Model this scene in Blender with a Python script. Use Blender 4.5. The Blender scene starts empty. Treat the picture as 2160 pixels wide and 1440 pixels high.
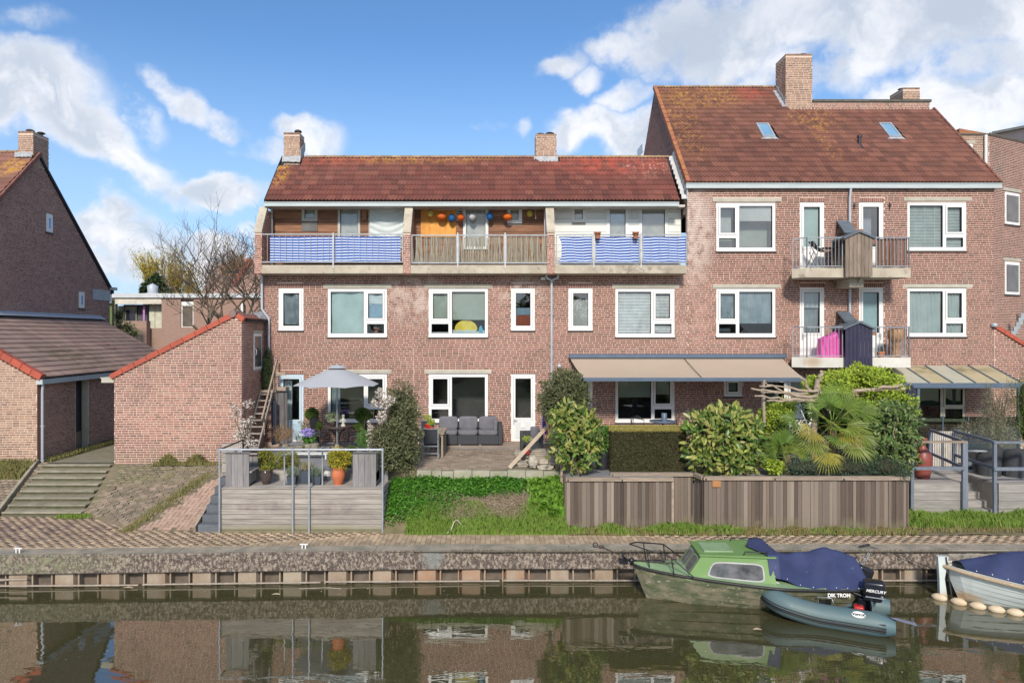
import bpy, math, random
import numpy as np
from mathutils import Vector, Matrix, Euler
random.seed(7)
RNG = np.random.default_rng(11)
R = math.radians
PI = math.pi
sc = bpy.context.scene
COL = sc.collection
F = 1440.0          # focal length in photo pixels (24 mm on 36 mm, photo 2160 wide)
CX, CY, CH = 1045.0, 706.0, 5.2
cam_d = bpy.data.cameras.new('camera')
cam = bpy.data.objects.new('camera', cam_d); COL.objects.link(cam)
cam.location = (0, 0, CH); cam.rotation_euler = (R(90), 0, 0)
cam_d.lens = 24.0; cam_d.sensor_width = 36.0; cam_d.sensor_fit = 'HORIZONTAL'
cam_d.shift_x = (1080 - CX) / 2160.0
cam_d.shift_y = -(720 - CY) / 2160.0
cam_d.clip_start = 0.1; cam_d.clip_end = 3000
sc.camera = cam
sc.render.resolution_x = 1024; sc.render.resolution_y = 682
sc.view_settings.view_transform = 'Standard'; sc.view_settings.look = 'None'
sc.view_settings.gamma = 1.0; sc.view_settings.use_curve_mapping = False
sc.view_settings.exposure = 0.98
def X(px, Y): return (px - CX) * Y / F
def Z(py, Y): return CH + (CY - py) * Y / F
def P(px, py, Y): return (X(px, Y), Y, Z(py, Y))
SUN_EL, SUN_AZ = 34.0, 184.0      # azimuth clockwise from +Y: sun behind the camera, to the left
w = bpy.data.worlds.new('World'); sc.world = w; w.use_nodes = True
nt = w.node_tree; nt.nodes.clear()
def N(nt, typ, **kw):
 n = nt.nodes.new(typ)
 for k, v in kw.items(): setattr(n, k, v)
 return n
def setin(n, **kw):
 for k, v in kw.items(): n.inputs[k.replace('_', ' ')].default_value = v
def math_n(nt, op, a, b=None, c=None, clamp=False):
 n = nt.nodes.new('ShaderNodeMath'); n.operation = op; n.use_clamp = clamp
 for i, v in enumerate((a, b, c)):
  if v is None: continue
  if isinstance(v, (int, float)): n.inputs[i].default_value = v
  else: nt.links.new(v, n.inputs[i])
 return n.outputs[0]
def mixc(nt, fac, a, b, blend='MIX'):
 n = nt.nodes.new('ShaderNodeMix'); n.data_type = 'RGBA'; n.blend_type = blend
 for sock, v in ((n.inputs[0], fac), (n.inputs[6], a), (n.inputs[7], b)):
  if isinstance(v, (int, float)): sock.default_value = v
  elif isinstance(v, tuple): sock.default_value = (*v, 1) if len(v) == 3 else v
  else: nt.links.new(v, sock)
 return n.outputs[2]
def maprange(nt, v, a, b, c=0.0, d=1.0, smooth=False):
 n = nt.nodes.new('ShaderNodeMapRange')
 if smooth: n.interpolation_type = 'SMOOTHSTEP'
 nt.links.new(v, n.inputs[0])
 for i, q in enumerate((a, b, c, d)): n.inputs[i + 1].default_value = q
 return n.outputs[0]
def noise(nt, vec, scale, detail=4.0, rough=0.55, dist=0.0):
 n = nt.nodes.new('ShaderNodeTexNoise')
 n.inputs['Scale'].default_value = scale; n.inputs['Detail'].default_value = detail
 n.inputs['Roughness'].default_value = rough; n.inputs['Distortion'].default_value = dist
 if vec is not None: nt.links.new(vec, n.inputs['Vector'])
 return n.outputs['Fac']
sky = N(nt, 'ShaderNodeTexSky', sky_type='NISHITA', sun_disc=False)
sky.sun_elevation = R(SUN_EL); sky.sun_rotation = R(SUN_AZ)
sky.air_density = 1.0; sky.dust_density = 0.6; sky.ozone_density = 3.0
tc = N(nt, 'ShaderNodeTexCoord')
sep = N(nt, 'ShaderNodeSeparateXYZ'); nt.links.new(tc.outputs['Generated'], sep.inputs[0])
az = math_n(nt, 'ARCTAN2', sep.outputs[0], sep.outputs[1])
el = math_n(nt, 'ARCSINE', sep.outputs[2])
ae = N(nt, 'ShaderNodeCombineXYZ'); nt.links.new(az, ae.inputs[0]); nt.links.new(el, ae.inputs[1])
nd = N(nt, 'ShaderNodeTexNoise'); nd.inputs['Scale'].default_value = 7.0; nd.inputs['Detail'].default_value = 6.0
nt.links.new(tc.outputs['Generated'], nd.inputs['Vector'])
sub = N(nt, 'ShaderNodeVectorMath', operation='SUBTRACT'); nt.links.new(nd.outputs['Color'], sub.inputs[0]); sub.inputs[1].default_value = (.5, .5, .5)
scl = N(nt, 'ShaderNodeVectorMath', operation='SCALE'); nt.links.new(sub.outputs[0], scl.inputs[0]); scl.inputs['Scale'].default_value = 0.16
addv = N(nt, 'ShaderNodeVectorMath', operation='ADD'); nt.links.new(ae.outputs[0], addv.inputs[0]); nt.links.new(scl.outputs[0], addv.inputs[1])
CLOUDS = [(70, 205, 150, 70, -8, 1), (190, 265, 130, 55, -22, 1), (300, 335, 120, 38, -28, 1), (440, 388, 100, 28, -10, 1),
          (60, 130, 70, 22, 0, .6), (395, 205, 75, 24, -32, .75), (480, 268, 50, 20, -25, .7), (320, 235, 26, 28, 0, .6),
          (635, 300, 70, 30, -8, .8), (20, 225, 120, 40, 0, 1),
          (245, 432, 60, 34, 0, 1), (200, 450, 60, 36, 0, .9), (290, 500, 130, 60, -18, 1), (430, 510, 70, 30, -5, 1), (340, 575, 240, 50, 0, .9),
          (520, 470, 40, 22, 0, .6), (1250, 290, 100, 42, 8, 1), (1380, 300, 90, 55, 0, 1), (1190, 130, 55, 28, 0, .75), (1240, 172, 34, 26, 0, .8),
          (1300, 100, 70, 40, 0, 1), (1520, 110, 120, 60, 0, 1), (1330, 210, 60, 24, 10, .6), (560, 330, 60, 24, -10, .6), (30, 60, 90, 30, 0, .5), (1430, 90, 120, 62, 5, 1.1), (1600, 30, 300, 60, 0, 1.15), (1950, 25, 320, 75, 0, 1.2), (1600, 160, 95, 42, 10, .9),
          (1830, 140, 160, 40, 12, .9), (2000, 240, 130, 75, -20, 1.1), (2130, 200, 80, 60, 0, 1), (1070, 283, 24, 18, 0, .6),
          (1010, 270, 30, 10, 0, .35), (2100, 110, 120, 60, 0, .8), (1720, 200, 120, 40, 0, .8)]
acc = None; top = None
for (px, py, rx, ry, tilt, wt) in CLOUDS:
 a0 = math.atan((px - CX) / F); e0 = math.atan((CY - py) / math.hypot(F, px - CX))
 k = math.cos(a0)
 m = N(nt, 'ShaderNodeMapping', vector_type='TEXTURE')
 m.inputs['Location'].default_value = (a0, e0, 0)
 m.inputs['Rotation'].default_value = (0, 0, R(tilt))
 m.inputs['Scale'].default_value = (rx / F * k * 1.25, ry / F * k * 1.25, 1)
 nt.links.new(addv.outputs[0], m.inputs['Vector'])
 ln = N(nt, 'ShaderNodeVectorMath', operation='LENGTH'); nt.links.new(m.outputs[0], ln.inputs[0])
 v = maprange(nt, ln.outputs['Value'], 1.35, 0.25, 0, wt, True)
 acc = v if acc is None else math_n(nt, 'MAXIMUM', acc, v)
behind = maprange(nt, sep.outputs[1], 0.45, -0.05, 0, 1, True)
gen_n = noise(nt, tc.outputs['Generated'], 2.6, 7, .55, .4)
gen = maprange(nt, gen_n, 0.42, 0.58, 0, 1.0)
gen = math_n(nt, 'MULTIPLY', gen, behind)
acc = math_n(nt, 'MAXIMUM', acc, gen)
fine = noise(nt, tc.outputs['Generated'], 14.0, 10, .62)
fine2 = maprange(nt, fine, .3, .7, -.42, .42)
dens = math_n(nt, 'ADD', acc, math_n(nt, 'MULTIPLY', fine2, maprange(nt, acc, 0.02, .45, 0, 1)))
dens = maprange(nt, dens, 0.08, 1.0, 0, 1, True)
hz = maprange(nt, el, 0.42, 0.0, 0, .8, True)
shn = noise(nt, addv.outputs[0], 9.0, 5, .6)
shade = maprange(nt, shn, .36, .62, 0, 1, True)
crest = maprange(nt, acc, 1.1, .45, 0, 1)
shade2 = math_n(nt, 'MAXIMUM', math_n(nt, 'MULTIPLY', shade, .8), math_n(nt, 'MULTIPLY', crest, .65), clamp=True)
shade2 = math_n(nt, 'MULTIPLY', shade2, maprange(nt, el, .30, .46, 1.0, .42))
ccol = mixc(nt, shade2, (1.95, 2.2, 2.6), (3.9, 3.85, 3.9))
skyc = mixc(nt, 1.0, sky.outputs[0], (0.38, 0.50, 0.59), 'MULTIPLY')
hazed = mixc(nt, hz, skyc, (1.85, 2.5, 3.3))
allc = mixc(nt, math_n(nt, 'MULTIPLY', dens, .95), hazed, ccol)
bg = N(nt, 'ShaderNodeBackground'); bg.inputs['Strength'].default_value = 0.15
nt.links.new(allc, bg.inputs['Color'])
wo = N(nt, 'ShaderNodeOutputWorld'); nt.links.new(bg.outputs[0], wo.inputs[0])
sd = bpy.data.lights.new('sun', 'SUN'); sd.energy = 2.15; sd.angle = R(7); sd.color = (1.0, 0.91, 0.79)
sun = bpy.data.objects.new('sun', sd); COL.objects.link(sun)
dv = Vector((math.sin(R(SUN_AZ)) * math.cos(R(SUN_EL)), math.cos(R(SUN_AZ)) * math.cos(R(SUN_EL)), math.sin(R(SUN_EL))))
sun.rotation_euler = dv.to_track_quat('Z', 'Y').to_euler(); sun.location = dv * 60
MATS = {}
def pm(name, c1, c2=None, scale=3.0, stretch=(1, 1, 1), rough=.8, bump=0.0, bscale=None, rnd=0.0, rndcol=None,
       metal=0.0, spec=.5, detail=5, ramp=(.35, .65), stains=None, speck=None, obj=False, transl=0.0, coat=0.0, hue=0.0):
 if name in MATS: return MATS[name]
 m = bpy.data.materials.new(name); m.use_nodes = True
 nt = m.node_tree; b = nt.nodes['Principled BSDF']
 if obj: pos = N(nt, 'ShaderNodeTexCoord').outputs['Object']
 else: pos = N(nt, 'ShaderNodeNewGeometry').outputs['Position']
 mp = N(nt, 'ShaderNodeMapping'); mp.inputs['Scale'].default_value = stretch; nt.links.new(pos, mp.inputs[0])
 v = mp.outputs[0]
 n1 = noise(nt, v, scale, detail, .6)
 c2 = c2 or tuple(x * .75 for x in c1)
 col = mixc(nt, maprange(nt, n1, ramp[0], ramp[1]), c1, c2)
 at = N(nt, 'ShaderNodeAttribute', attribute_name='rnd'); oi = N(nt, 'ShaderNodeObjectInfo')
 if rnd or rndcol or hue:
  r = math_n(nt, 'FRACT', math_n(nt, 'ADD', at.outputs['Fac'], oi.outputs['Random']))
  if rndcol:
   cr = N(nt, 'ShaderNodeValToRGB'); nt.links.new(r, cr.inputs[0])
   el_ = cr.color_ramp.elements
   for i, (p_, c_) in enumerate(rndcol):
    e = el_[i] if i < 2 else el_.new(p_)
    e.position = p_; e.color = (*c_, 1)
   cr.color_ramp.interpolation = 'LINEAR'
   col = mixc(nt, .8, col, cr.outputs[0])
  if rnd:
   r2 = math_n(nt, 'FRACT', math_n(nt, 'MULTIPLY', r, 7.31))
   br = maprange(nt, r2, 0, 1, 1 - rnd, 1 + rnd)
   cc = N(nt, 'ShaderNodeCombineXYZ')
   for i in range(3): nt.links.new(br, cc.inputs[i])
   col = mixc(nt, 1.0, col, cc.outputs[0], 'MULTIPLY')
 for st in (stains or []):
  ce, ra, sc_, stg, ns, th = st
  mm = N(nt, 'ShaderNodeMapping', vector_type='TEXTURE'); mm.inputs['Location'].default_value = ce; mm.inputs['Scale'].default_value = ra
  nt.links.new(pos, mm.inputs[0])
  ln = N(nt, 'ShaderNodeVectorMath', operation='LENGTH'); nt.links.new(mm.outputs[0], ln.inputs[0])
  f = maprange(nt, ln.outputs['Value'], 1.0, .3, 0, 1, True)
  nn = noise(nt, pos, ns, 6, .65)
  f = math_n(nt, 'MULTIPLY', f, maprange(nt, nn, th, th + .18, 0, stg))
  col = mixc(nt, f, col, sc_)
 if speck:
  sc_, ss, th, am = speck
  nn = noise(nt, pos, ss, 3, .7)
  col = mixc(nt, maprange(nt, nn, th, th + .05, 0, am), col, sc_)
 nt.links.new(col, b.inputs['Base Color'])
 b.inputs['Roughness'].default_value = rough; b.inputs['Metallic'].default_value = metal
 b.inputs['Specular IOR Level'].default_value = spec
 if coat: b.inputs['Coat Weight'].default_value = coat; b.inputs['Coat Roughness'].default_value = .15
 if bump:
  bn = noise(nt, v, bscale or scale * 6, 5, .65)
  bu = N(nt, 'ShaderNodeBump'); bu.inputs['Strength'].default_value = bump; bu.inputs['Distance'].default_value = .02
  nt.links.new(bn, bu.inputs['Height']); nt.links.new(bu.outputs[0], b.inputs['Normal'])
 if transl:
  tr = N(nt, 'ShaderNodeBsdfTranslucent'); nt.links.new(col, tr.inputs['Color'])
  mx = N(nt, 'ShaderNodeMixShader'); mx.inputs[0].default_value = transl
  nt.links.new(b.outputs[0], mx.inputs[1]); nt.links.new(tr.outputs[0], mx.inputs[2])
  nt.links.new(mx.outputs[0], nt.nodes['Material Output'].inputs[0])
 MATS[name] = m
 return m
def glass_mat(name, tint=(.8, .85, .87), refl=.12, rough=.015):
 if name in MATS: return MATS[name]
 m = bpy.data.materials.new(name); m.use_nodes = True; nt = m.node_tree; nt.nodes.clear()
 t = N(nt, 'ShaderNodeBsdfTransparent'); t.inputs[0].default_value = (*tint, 1)
 g = N(nt, 'ShaderNodeBsdfGlossy'); g.inputs['Roughness'].default_value = rough
 geo = N(nt, 'ShaderNodeNewGeometry')
 nn = N(nt, 'ShaderNodeTexNoise'); nn.inputs['Scale'].default_value = .9; nt.links.new(geo.outputs['Position'], nn.inputs['Vector'])
 bu = N(nt, 'ShaderNodeBump'); bu.inputs['Strength'].default_value = .12; bu.inputs['Distance'].default_value = .05
 nt.links.new(nn.outputs[0], bu.inputs['Height']); nt.links.new(bu.outputs[0], g.inputs['Normal'])
 fr = N(nt, 'ShaderNodeLayerWeight'); fr.inputs[0].default_value = .5
 fa = math_n(nt, 'ADD', math_n(nt, 'MULTIPLY', math_n(nt, 'POWER', fr.outputs['Facing'], 4.0), .8), refl, clamp=True)
 mx = N(nt, 'ShaderNodeMixShader'); nt.links.new(fa, mx.inputs[0]); nt.links.new(t.outputs[0], mx.inputs[1]); nt.links.new(g.outputs[0], mx.inputs[2])
 o = N(nt, 'ShaderNodeOutputMaterial'); nt.links.new(mx.outputs[0], o.inputs[0])
 MATS[name] = m; return m
class MB:
 def __init__(s): s.v = []; s.f = []; s.sm = []
 def add(s, V, Fc, smooth=False):
  o = len(s.v); s.v += [tuple(map(float, p)) for p in V]
  s.f += [tuple(i + o for i in f) for f in Fc]; s.sm += [smooth] * len(Fc); return s
 def box(s, x0, x1, y0, y1, z0, z1, bev=0.0):
  if x1 < x0: x0, x1 = x1, x0
  if y1 < y0: y0, y1 = y1, y0
  if z1 < z0: z0, z1 = z1, z0
  if bev and min(x1 - x0, y1 - y0, z1 - z0) > 2.2 * bev:
   b = bev; V = [];
   for z, k in ((z0, b), (z0 + b, 0), (z1 - b, 0), (z1, b)):
    a0, a1, c0, c1 = x0 + k, x1 - k, y0 + k, y1 - k
    V += [(a0 + b, c0, z), (a1 - b, c0, z), (a1, c0 + b, z), (a1, c1 - b, z), (a1 - b, c1, z), (a0 + b, c1, z), (a0, c1 - b, z), (a0, c0 + b, z)]
   Fc = [tuple(range(7, -1, -1)), tuple(range(24, 32))]
   for l in range(3):
    for i in range(8):
     j = (i + 1) % 8; Fc.append((l * 8 + i, l * 8 + j, l * 8 + 8 + j, l * 8 + 8 + i))
   return s.add(V, Fc)
  V = [(x0, y0, z0), (x1, y0, z0), (x1, y1, z0), (x0, y1, z0), (x0, y0, z1), (x1, y0, z1), (x1, y1, z1), (x0, y1, z1)]
  return s.add(V, [(0, 3, 2, 1), (4, 5, 6, 7), (0, 1, 5, 4), (1, 2, 6, 5), (2, 3, 7, 6), (3, 0, 4, 7)])
 def beam(s, a, b, w, h, up=(0, 0, 1)):
  a = Vector(a); b = Vector(b); d = (b - a).normalized(); u = Vector(up)
  sd_ = d.cross(u)
  if sd_.length < 1e-4: sd_ = d.cross(Vector((0, 1, 0)))
  sd_.normalize(); u2 = sd_.cross(d).normalized()
  V = []
  for p in (a, b):
   for i, j in ((-1, -1), (1, -1), (1, 1), (-1, 1)): V.append(p + sd_ * (i * w / 2) + u2 * (j * h / 2))
  return s.add(V, [(0, 1, 2, 3), (7, 6, 5, 4), (0, 4, 5, 1), (1, 5, 6, 2), (2, 6, 7, 3), (3, 7, 4, 0)])
 def tube(s, pts, r, n=8, cap=True, smooth=True):
  pts = [Vector(p) for p in pts]; k = len(pts)
  rr = r if isinstance(r, (list, tuple)) else [r] * k
  V = []; Fc = []; prev = None
  for i, p in enumerate(pts):
   d = (pts[min(i + 1, k - 1)] - pts[max(i - 1, 0)])
   if d.length < 1e-9: d = Vector((0, 0, 1))
   d.normalize()
   if prev is None:
    u = d.orthogonal().normalized()
   else:
    u = prev - d * prev.dot(d)
    u = u.normalized() if u.length > 1e-6 else d.orthogonal().normalized()
   prev = u; w_ = d.cross(u)
   for j in range(n):
    a = 2 * PI * j / n; V.append(p + (u * math.cos(a) + w_ * math.sin(a)) * rr[i])
  for i in range(k - 1):
   for j in range(n):
    j2 = (j + 1) % n; Fc.append((i * n + j, i * n + j2, (i + 1) * n + j2, (i + 1) * n + j))
  s.add(V, Fc, smooth)
  if cap: s.add([V[j] for j in range(n)], [tuple(range(n - 1, -1, -1))]); s.add([V[(k - 1) * n + j] for j in range(n)], [tuple(range(n))])
  return s
 def lathe(s, prof, c=(0, 0, 0), n=16, smooth=True, sx=1, sy=1):
  V = []; Fc = []; k = len(prof)
  for (r, z) in prof:
   for j in range(n):
    a = 2 * PI * j / n; V.append((c[0] + r * math.cos(a) * sx, c[1] + r * math.sin(a) * sy, c[2] + z))
  for i in range(k - 1):
   for j in range(n):
    j2 = (j + 1) % n; Fc.append((i * n + j, i * n + j2, (i + 1) * n + j2, (i + 1) * n + j))
  s.add(V, Fc, smooth)
  if prof[0][0] > 1e-4: s.add([V[j] for j in range(n)], [tuple(range(n - 1, -1, -1))])
  if prof[-1][0] > 1e-4: s.add([V[(k - 1) * n + j] for j in range(n)], [tuple(range(n))])
  return s
 def prism(s, poly, d):
  n = len(poly); P0 = [Vector(p) for p in poly]; P1 = [p + Vector(d) for p in P0]
  Fc = [tuple(range(n)), tuple(range(2 * n - 1, n - 1, -1))]
  for i in range(n):
   j = (i + 1) % n; Fc.append((i, i + n, j + n, j))
  return s.add(P0 + P1, Fc)
 def grid(s, fn, nu, nv, smooth=True):
  V = [fn(i / nu, j / nv) for j in range(nv + 1) for i in range(nu + 1)]
  Fc = [(j * (nu + 1) + i, j * (nu + 1) + i + 1, (j + 1) * (nu + 1) + i + 1, (j + 1) * (nu + 1) + i) for j in range(nv) for i in range(nu)]
  return s.add(V, Fc, smooth)
 def build(s, name, mat, parent=None, label=None, local=False, kind=None):
  off = Vector((0, 0, 0)) if local or parent is None else world_loc(parent)
  me = bpy.data.meshes.new(name)
  me.from_pydata([(v[0] - off.x, v[1] - off.y, v[2] - off.z) for v in s.v], [], s.f)
  if any(s.sm): me.polygons.foreach_set('use_smooth', s.sm)
  me.materials.append(mat); me.update()
  o = bpy.data.objects.new(name, me); COL.objects.link(o)
  if parent is not None: o.parent = parent
  if label: o['label'] = label
  if kind: o['kind'] = kind
  return o
def world_loc(o):
 v = Vector((0, 0, 0))
 while o is not None:
  v += o.location; o = o.parent
 return v
def np_mesh(name, V, Fa, mat, parent=None, rnd=None, smooth=False, kind=None, label=None, local=False):
 V = np.asarray(V, dtype=np.float32); Fa = np.asarray(Fa, dtype=np.int32)
 if parent is not None and not local: V = V - np.array(world_loc(parent), dtype=np.float32)
 me = bpy.data.meshes.new(name); k = Fa.shape[1]
 me.vertices.add(len(V)); me.vertices.foreach_set('co', V.ravel())
 me.loops.add(Fa.size); me.loops.foreach_set('vertex_index', Fa.ravel())
 me.polygons.add(len(Fa)); me.polygons.foreach_set('loop_start', np.arange(0, Fa.size, k, dtype=np.int32))
 try: me.polygons.foreach_set('loop_total', np.full(len(Fa), k, dtype=np.int32))
 except Exception: pass
 if smooth: me.polygons.foreach_set('use_smooth', np.ones(len(Fa), dtype=bool))
 if rnd is not None:
  a = me.attributes.new('rnd', 'FLOAT', 'FACE'); a.data.foreach_set('value', np.asarray(rnd, dtype=np.float32))
 me.materials.append(mat); me.update(calc_edges=True)
 o = bpy.data.objects.new(name, me); COL.objects.link(o)
 if parent is not None: o.parent = parent
 if kind: o['kind'] = kind
 if label: o['label'] = label
 return o
def thing(name, label, cat, loc=(0, 0, 0), rotz=0.0, group=None):
 o = bpy.data.objects.new(name, None); COL.objects.link(o)
 o.location = loc; o.rotation_euler = (0, 0, rotz); o['label'] = label; o['category'] = cat
 o.empty_display_size = .1
 if group: o['group'] = group
 return o
def tag(o, label, cat, group=None):
 o['label'] = label; o['category'] = cat
 if group: o['group'] = group
 return o
def struct(o): o['kind'] = 'structure'; return o
UNIT_BOX = (np.array([(0, 0, 0), (1, 0, 0), (1, 1, 0), (0, 1, 0), (0, 0, 1), (1, 0, 1), (1, 1, 1), (0, 1, 1)], float),
   np.array([(0, 3, 2, 1), (4, 5, 6, 7), (0, 1, 5, 4), (1, 2, 6, 5), (2, 3, 7, 6), (3, 0, 4, 7)]))
PCACHE = {}
def pieces(name, tmpl, M, mat, parent, limit=300, score=None, stuff_name=None, rndseed=None):
 M = np.asarray(M, float); n = len(M)
 if n == 0: return
 V, Fc = tmpl
 idx = np.arange(n)
 if score is None: score = -np.linalg.norm(M[:, :, 3] - np.array([0, 0, CH]), axis=1)
 order = np.argsort(-np.asarray(score)); pick = order[:limit]; rest = order[limit:]
 key = (name, mat.name, id(V))
 if key not in PCACHE:
  me = bpy.data.meshes.new(name); me.from_pydata([tuple(v) for v in V], [], [tuple(f) for f in Fc]); me.materials.append(mat); me.update()
  PCACHE[key] = (me, V)
 me = PCACHE[key][0]; wl = world_loc(parent) if parent is not None else Vector((0, 0, 0))
 for i in pick:
  o = bpy.data.objects.new(name, me)
  mm = Matrix([list(M[i, r]) for r in range(3)] + [[0, 0, 0, 1]])
  mm.translation = mm.translation - wl
  o.matrix_local = mm
  if parent is not None: o.parent = parent
  COL.objects.link(o)
 if len(rest):
  Mr = M[rest]; VV = np.einsum('nij,vj->nvi', Mr[:, :, :3], V) + Mr[:, None, :, 3]
  nv = len(V); FF = (Fc[None, :, :] + (np.arange(len(rest)) * nv)[:, None, None]).reshape(-1, Fc.shape[1])
  rr = np.repeat(RNG.random(len(rest)), len(Fc))
  np_mesh(stuff_name or name + 's', VV.reshape(-1, 3), FF, mat, parent, rnd=rr, kind='stuff')
def aff(loc, ax, ay, az_):
 return [[ax[0], ay[0], az_[0], loc[0]], [ax[1], ay[1], az_[1], loc[1]], [ax[2], ay[2], az_[2], loc[2]]]
BL, BHH, BJ = 0.214, 0.0748, 0.0205    # brick pitch, course height, joint
BRK = UNIT_BOX
def brick_courses(o, u, n, z0, z1, spans, seed=0, proud=.004, L=BL, H=BHH):
 rg = np.random.default_rng(seed); out = []
 nc = int((z1 - z0) / H + 1e-6)
 o = np.array(o, float); u = np.array(u, float); n = np.array(n, float)
 for c in range(nc):
  zl = z0 + c * H; zh = zl + H - BJ
  for (a, b) in spans(zl, zh):
   if b - a < .03: continue
   x = math.floor(a / L) * L - L + (c % 2) * L * .5 + (L * .25 if (c // 2) % 3 == 1 else 0)
   while x < b:
    w_ = L * .5 if rg.random() < .08 else L
    xa = max(x, a); xb = min(x + w_ - BJ * .8, b)
    if xb - xa > .03:
     pr = proud + rg.uniform(-.3, .3) * proud
     p = o + u * xa;
     out.append(aff((p[0], p[1], zl), u * (xb - xa), n * pr, (0, 0, zh - zl)))
    x += w_
 return out
def rect_spans(x0, x1, holes):
 def f(zl, zh):
  hs = sorted((a, b) for (a, b, c, d) in holes if c < zh - .01 and d > zl + .01)
  out = []; x = x0
  for a, b in hs:
   if a > x: out.append((x, a))
   x = max(x, b)
  if x < x1: out.append((x, x1))
  return out
 return f
def holed_wall(mb, x0, x1, z0, z1, y0, y1, holes):
 zs = sorted({z0, z1, *[min(max(h[2], z0), z1) for h in holes], *[min(max(h[3], z0), z1) for h in holes]})
 for a, b in zip(zs[:-1], zs[1:]):
  if b - a < 1e-4: continue
  for (p, q) in rect_spans(x0, x1, holes)(a, b): mb.box(p, q, y0, y1, a, b)
def tile_template(wd=.267, ln=.36, hh=.044):
 nseg = 12; xs = np.linspace(0, wd, nseg + 1); V = [];
 prof = []
 for x in xs:
  t = (x / wd * 2) % 1.0
  if x >= wd - 1e-6: t = 1.0
  prof.append(hh * (0.5 + 0.5 * math.cos(2 * PI * (t - .28))) ** 1.2)
 for y, dz in ((0, .03), (0.015, .045), (ln, .0)):
  for x, z in zip(xs, prof): V.append((x, y, z + dz))
 for x, z in zip(xs, prof): V.append((x, 0.0, z - .012))
 k = nseg + 1; Fc = []
 for r in range(2):
  for i in range(nseg): Fc.append((r * k + i, r * k + i + 1, (r + 1) * k + i + 1, (r + 1) * k + i))
 for i in range(nseg): Fc.append((3 * k + i, 3 * k + i + 1, i + 1, i))
 return (np.array(V), np.array(Fc))
TILE = tile_template()
def roof_tiles(parent, mat, o, u, s, width, slope_len, name='roof_tile', tw=.267, rh=.32, limit=300, keep=None, flip=False):
 o = np.array(o, float); u = np.array(u, float); s = np.array(s, float); n = np.cross(u, s); n /= np.linalg.norm(n)
 if n[2] < 0: n = -n
 rows = int(round(slope_len / rh)); cols = int(round(width / tw)); rh = slope_len / rows; tw_ = width / cols
 M = []; rg = np.random.default_rng(5)
 for r in range(rows):
  for c in range(cols):
   p = o + u * (c * tw_) + s * (r * rh) + n * rg.uniform(0, .006)
   if keep is not None and not keep(c * tw_ + tw_ / 2, r * rh + rh / 2): continue
   uu = u * (tw_ / .267) + n * rg.uniform(-.01, .01); M.append(aff(p, uu, s * (rh + .035) / .36, n))
 pieces(name, TILE, M, mat, parent, limit=limit, stuff_name='roof_tiles')
# ================================================================== setting: ground, quay, water
WATER_Z = -0.80
def YQ(x): return 16.49 - 0.034 * max(0.0, -0.5 - x)
m_ground = pm('ground_soil', (.13, .10, .07), (.09, .08, .05), 1.5, bump=.5, rough=.95)
m_joint = pm('paving_joint', (.20, .16, .11), (.14, .13, .07), 2.0, bump=.5, rough=.95)
m_pave = pm('paving_brick', (.44, .33, .225), (.34, .25, .165), 2.5, rnd=.22, rough=.9, bump=.4, bscale=60,
   stains=[((-12.5, 18.2, 0), (3.6, 1.6, 1), (.15, .10, .10), .8, 2.0, .42), ((-14.5, 17.2, 0), (3, .8, 1), (.17, .15, .08), .8, 3.0, .4),
     ((-3, 16.9, 0), (9, .5, 1), (.20, .19, .11), .6, 4.0, .45), ((8, 17.2, 0), (8, .7, 1), (.24, .20, .15), .6, 3.0, .45)])
m_pave_dark = pm('paving_brick_dark', (.27, .20, .15), (.19, .16, .11), 2.0, rnd=.28, rough=.95, bump=.5, bscale=50, speck=((.42, .40, .36), 22, .60, .8),
                 stains=[((-10.5, 21.2, .9), (3.2, 1.0, 1), (.17, .17, .08), .8, 3.0, .42)])
m_pave_light = pm('paving_brick_light', (.45, .32, .25), (.37, .25, .19), 3.0, rnd=.12, rough=.9, bump=.3, bscale=60)
m_concrete = pm('concrete_coping', (.36, .31, .24), (.20, .19, .15), 2.5, rough=.92, bump=.5, bscale=40, speck=((.12, .11, .09), 30, .58, .7))
m_concface = pm('concrete_weathered', (.31, .26, .21), (.09, .07, .06), 17.0, stretch=(1, 1, .6), rough=.95, bump=1.0, bscale=40, ramp=(.40, .54), detail=9, speck=((.46, .42, .37), 34, .60, .9),
    stains=[((-12, 16.2, -.2), (4, 1, .5), (.19, .20, .12), .8, 5, .4), ((-1.5, 16.5, -.1), (.35, .5, .5), (.20, .21, .20), 1, 1, .2),
      ((11.8, 16.5, -.1), (1.2, .5, .6), (.36, .35, .32), .9, 3, .35)])
m_pile_out = pm('sheet_pile_steel', (.34, .285, .22), (.26, .19, .135), 2.2, stretch=(1, 1, .5), rough=.75, bump=.3, ramp=(.4, .65),
    stains=[((12.6, 16.6, -.6), (.7, .6, .6), (.50, .20, .06), .95, 4, .35), ((-1.0, 16.6, -.6), (3, .5, .5), (.34, .17, .09), .6, 3, .4)])
m_pile_in = pm('sheet_pile_steel_shaded', (.16, .125, .10), (.10, .08, .06), 4, rough=.7, bump=.4)  # same steel, with the shade of the recessed pans put into the colour
m_bolt = pm('mooring_rail_wood', (.42, .36, .30), (.28, .24, .2), 12, rough=.8)
m_step = pm('concrete_step', (.32, .29, .22), (.20, .19, .13), 3.0, rough=.95, bump=.6, bscale=25, speck=((.40, .38, .30), 20, .62, .7), rnd=.08)
m_soil_g = pm('garden_soil', (.20, .16, .10), (.12, .11, .05), 4, rough=.95, bump=.8)
m_litter = pm('dry_grass_litter', (.34, .27, .19), (.24, .18, .12), 14, rough=.95, bump=.8)
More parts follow.
